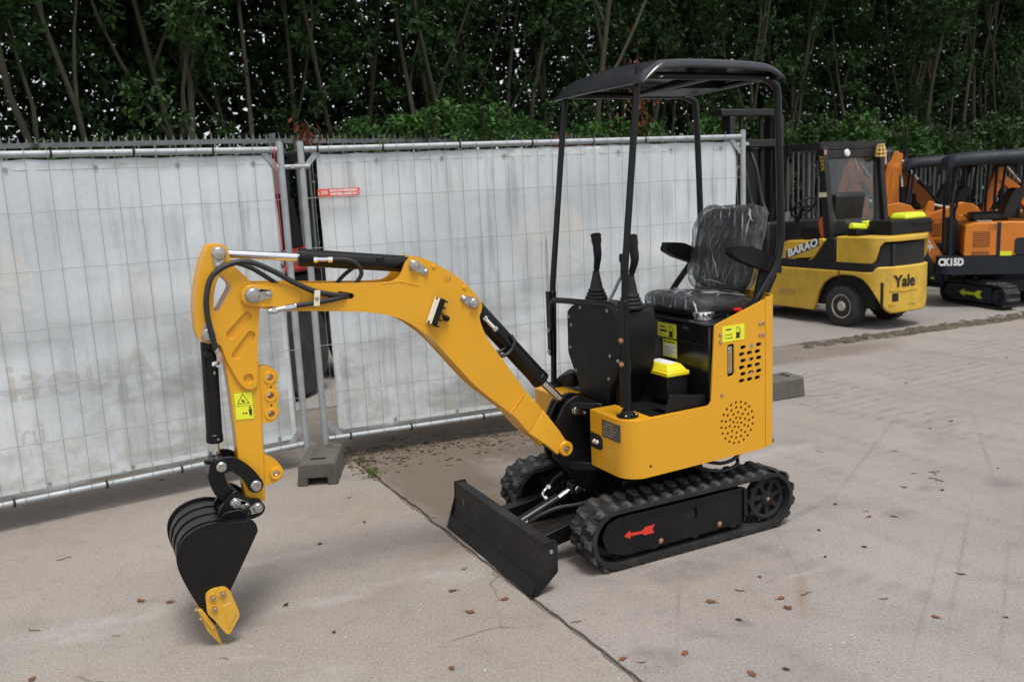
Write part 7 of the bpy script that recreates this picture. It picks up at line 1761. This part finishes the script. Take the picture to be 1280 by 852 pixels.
# withered brown leaves hanging in the railing
def dead_branch(s_, off, z, w, h, n, label):
    p, d = pal_at(s_); q = p + Vector((-d.y, d.x)) * off
    t = thing('withered_branch', label, 'branch', (q.x, q.y, z)); rr = np.random.default_rng(int(s_ * 10))
    C = rr.normal(size=(n, 3)) * np.array([w, w, h]); D = rr.normal(size=(n, 3)) * .5 + np.array([0, 0, -1.0])
    link('withered_leaves', leaf_mesh('withered_leaves', C, D, .10 * rr.uniform(.7, 1.2, n), [LEAFB]), t)
    m = MB(); m.tube(spline([(0, 0, h * 2.2), (.05, 0, h), (0, .03, 0), (-.04, 0, -h * 1.5)], 4), .009, 6); m.tube(spline([(.05, 0, h), (.15, 0, .3 * h), (.14, .0, -h)], 3), .006, 5); m.build('twig', BARK, t)
dead_branch(13.75, -.25, 2.92, .10, .30, 190, 'withered branch of rust-brown leaves hanging behind the canopy post of the digger')
dead_branch(8.0, -.2, 2.38, .09, .07, 60, 'small tuft of orange withered leaves caught in the railing above the fence gap')
dead_branch(12.05, -.2, 2.30, .08, .05, 40, 'rusty brown leaf tuft in the railing left of the canopy')
dead_branch(12.75, -.2, 2.28, .12, .04, 40, 'low rusty leaf tuft in the railing close to the canopy post')
# leaf mass behind the row
def hedge_mass():
    n = 400000; s_ = RNG.uniform(0, PD[-1], n); P = np.zeros((n, 3))
    idx = np.searchsorted(PD, s_) - 1; idx = np.clip(idx, 0, len(PAL) - 2)
    A = np.array([tuple(p) for p in PAL]); seg = A[idx + 1] - A[idx]; ln = np.linalg.norm(seg, axis=1); t = (s_ - np.array(PD)[idx]) / ln
    nr = np.stack([-seg[:, 1], seg[:, 0]], 1) / ln[:, None]; off = RNG.uniform(2.3, 5.0, n)
    P[:, :2] = A[idx] + seg * t[:, None] + nr * off[:, None]; P[:, 2] = RNG.uniform(0.0, 1, n) ** .9 * (7.5 + np.maximum(0, s_ - PD[3]) * .17)
    far = s_ > PD[4]
    # thin it out in patches so that the sky shows through in specks
    keep = np.ones(n, bool)
    for i in range(n):
        v = noise.noise(Vector((s_[i] * .55, P[i, 2] * .8, off[i] * .15))) + .6 * noise.noise(Vector((s_[i] * 2.1, P[i, 2] * 2.1, 3 + off[i] * .15)))
        dz = P[i, 2]
        thr = .415 if 1.8 < dz < 5.2 else .9
        if v > thr: keep[i] = RNG.random() < .3
    P = P[keep]; n = len(P); D = RNG.normal(size=(n, 3)); D[:, 2] -= .5
    return leaf_mesh('hedge_leaves', P, D, RNG.uniform(.09, .17, n), [LEAFD], None, aspect=.55)
link('far_foliage', hedge_mass(), kind='stuff')

# ================================================================== litter on the yard, weeds by the fence foot
LFO = leaf_mat('fallen orange leaf', (.27, .125, .06), .4, .8, .05); LFP = leaf_mat('fallen pale leaf', (.42, .33, .25), .3, .8, .05); LFD = leaf_mat('fallen dark leaf', (.09, .055, .035), .4, .85, .02)
def fallen(seed):
    rnd = random.Random(seed); n_ = 10; m = MB(); out = []
    for i in range(n_):
        a = 2 * pi * i / n_; r = (1.0 if i % 2 == 0 else .62) * rnd.uniform(.75, 1.15); out.append((r * cos(a), r * sin(a) * .7, .10 + .22 * rnd.random() * (1 if cos(a) > 0 else .5)))
    m.add(out + [(0, 0, .04)], [(i, (i + 1) % n_, n_) for i in range(n_)]); m.tube([(-.7, 0, .1), (-1.3, .15, .02)], .04, 4)
    return m
FLM = {}
for nm, mt in (('o', LFO), ('p', LFP), ('d', LFD)):
    FLM[nm] = [fallen(60 + i).mesh('dry_leaf', [mt], smooth=0, recalc=False) for i in range(4)]
LEAVES = [(1.706, 4.13, 'p', 0.0145), (1.688, 4.052, 'o', 0.0135), (1.408, 3.22, 'p', 0.0157), (1.53, 3.051, 'o', 0.0139), (1.778, 3.026, 'd', 0.0083), (1.015, 3.259, 'o', 0.0157), (1.017, 3.177, 'o', 0.0194), (0.876, 3.348, 'p', 0.0186), (0.738, 3.257, 'o', 0.0183), (0.558, 2.883, 'o', 0.0144), (0.754, 2.73, 'o', 0.0167), (0.336, 2.866, 'o', 0.0148), (1.322, 3.623, 'd', 0.0088), (1.594, 4.241, 'o', 0.0136), (2.178, 4.642, 'p', 0.0143), (2.031, 4.438, 'p', 0.0195), (1.808, 4.046, 'p', 0.0188), (0.808, 3.102, 'd', 0.0116), (0.875, 2.749, 'd', 0.0116), (0.4, 2.841, 'p', 0.0142), (0.989, 3.459, 'd', 0.0094), (2.196, 4.364, 'd', 0.0108), (1.4, 3.92, 'd', 0.0113), (1.801, 3.399, 'p', 0.019), (1.526, 3.708, 'd', 0.012), (2.651, 4.66, 'd', 0.0084), (-1.497, 3.492, 'o', 0.0172), (-0.219, 3.271, 'o', 0.0176), (-0.298, 3.468, 'o', 0.0164), (-0.267, 2.86, 'o', 0.0141), (-0.081, 3.368, 'o', 0.0162), (-0.443, 4.334, 'p', 0.0134), (-0.956, 4.7, 'p', 0.0195), (-1.631, 3.517, 'o', 0.019), (-1.779, 2.922, 'o', 0.0167), (-0.74, 3.162, 'd', 0.0094), (-0.977, 4.045, 'd', 0.0121), (-0.803, 4.309, 'd', 0.0106), (-2.177, 5.177, 'd', 0.012), (-0.987, 3.413, 'd', 0.0118), (-0.262, 3.689, 'p', 0.0165), (2.869, 5.617, 'o', 0.0158), (3.072, 6.727, 'd', 0.0107), (2.666, 5.479, 'd', 0.0099), (3.798, 8.593, 'p', 0.014), (2.575, 7.859, 'd', 0.0094), (4.276, 7.47, 'd', 0.0117)]
lab = {'o': 'small curled orange-brown leaf lying on the bare concrete yard', 'p': 'small pale tan dry leaf lying on the bare concrete yard', 'd': 'small dark withered leaf lying on the bare concrete yard'}
grp = {'o': 'orange-brown leaves fallen on the yard', 'p': 'pale dry leaves fallen on the yard', 'd': 'dark withered leaves fallen on the yard'}
rl = random.Random(3)
for (x, y, c, r) in LEAVES:
    o = link('fallen_leaf', rl.choice(FLM[c]), None, loc=(x, y, .001), rot=(rl.uniform(-.15, .15), rl.uniform(-.15, .15), rl.uniform(0, 6.28)))
    r *= 1.4; o.scale = (r, r, r); o['label'] = lab[c]; o['category'] = 'leaf'; o['group'] = grp[c]
TWM = []
for i in range(3):
    m = MB(); rr = random.Random(i); m.tube(spline([(-1, 0, .05), (-.4, rr.uniform(-.25, .25), .12), (.3, rr.uniform(-.3, .3), .06), (1, rr.uniform(-.2, .2), .05)], 4), .05, 5); m.tube([(-.1, 0, .08), (.3, .3 * (1 if i % 2 else -1), .05)], .035, 4); TWM.append(m.mesh('twig', [LFD], smooth=40))
TWIGS = [(-1.605, 3.215, 0.019), (-1.114, 3.0, 0.019), (-2.204, 4.016, 0.032), (-0.987, 3.413, 0.024), (-1.97, 3.299, 0.03), (2.274, 4.613, 0.028), (1.124, 3.286, 0.026), (2.239, 4.518, 0.04), (1.816, 5.099, 0.022), (1.042, 4.956, 0.027), (0.193, 3.145, 0.022), (2.291, 4.648, 0.032), (2.244, 5.037, 0.024)]
for (x, y, r) in TWIGS:
    o = link('twig', rl.choice(TWM), None, loc=(x, y, .002), rot=(0, 0, rl.uniform(0, 6.28))); o.scale = (r, r, r)
    o['label'] = 'short dark twig lying on the concrete yard'; o['category'] = 'twig'; o['group'] = 'twigs on the yard'
# loose scraps of bark and dead leaves along the fence foot
sm = MB()
for i in range(760):
    q = Vector((-1.1, 5.38)).lerp(Vector((1.6, 6.45)), random.random() ** 1.6) + Vector((.35, -.93)) * random.gauss(.03, .16)
    r = random.uniform(.006, .020); a = random.random() * 6.28; P = []
    for k in range(5): b_ = a + 2 * pi * k / 5; P.append((q.x + r * cos(b_) * random.uniform(.6, 1.3), q.y + r * sin(b_) * random.uniform(.4, .8), random.uniform(.002, .012)))
    sm.add(P, [(0, 1, 2, 3, 4)])
sm.build('leaf_scraps', mk('leaf scraps', (.13, .095, .065), .9, var=.7, vscale=25), smooth=0, recalc=False, kind='stuff')
def weed(x, y, n_, r, label):
    t = thing('weed', label, 'plant', (x, y, 0)); rr = np.random.default_rng(int(n_ + r * 1000)); C = rr.normal(size=(n_, 3)) * np.array([r * .5, r * .5, .0]) + np.array([0, 0, .0]); C[:, 2] = rr.uniform(.01, .07, n_) * (r / .06); D = C.copy(); D[:, 2] = rr.uniform(-.02, .05, n_); D += rr.normal(size=(n_, 3)) * .02
    link('weed_leaves', leaf_mesh('weed_leaves', C, D, r * rr.uniform(.35, .8, n_), [leaf_mat('weed', (.075, .14, .035), .4, .5, .2)], aspect=.5), t)
    m = MB()
    for k in range(6): a = k * 1.05; m.tube([(0, 0, -.01), (r * .4 * cos(a), r * .4 * sin(a), .05), (r * .8 * cos(a), r * .8 * sin(a), .07)], .0018, 4)
    m.build('stem', mk('weed stem', (.16, .13, .06), .7), t)
weed(-0.868, 5.040, 40, 0.042, 'green weed with small leaves growing from the dirt right of the fence foot')
weed(-0.982, 5.338, 26, 0.032, 'small sparse weed beside the fence foot under the mesh')
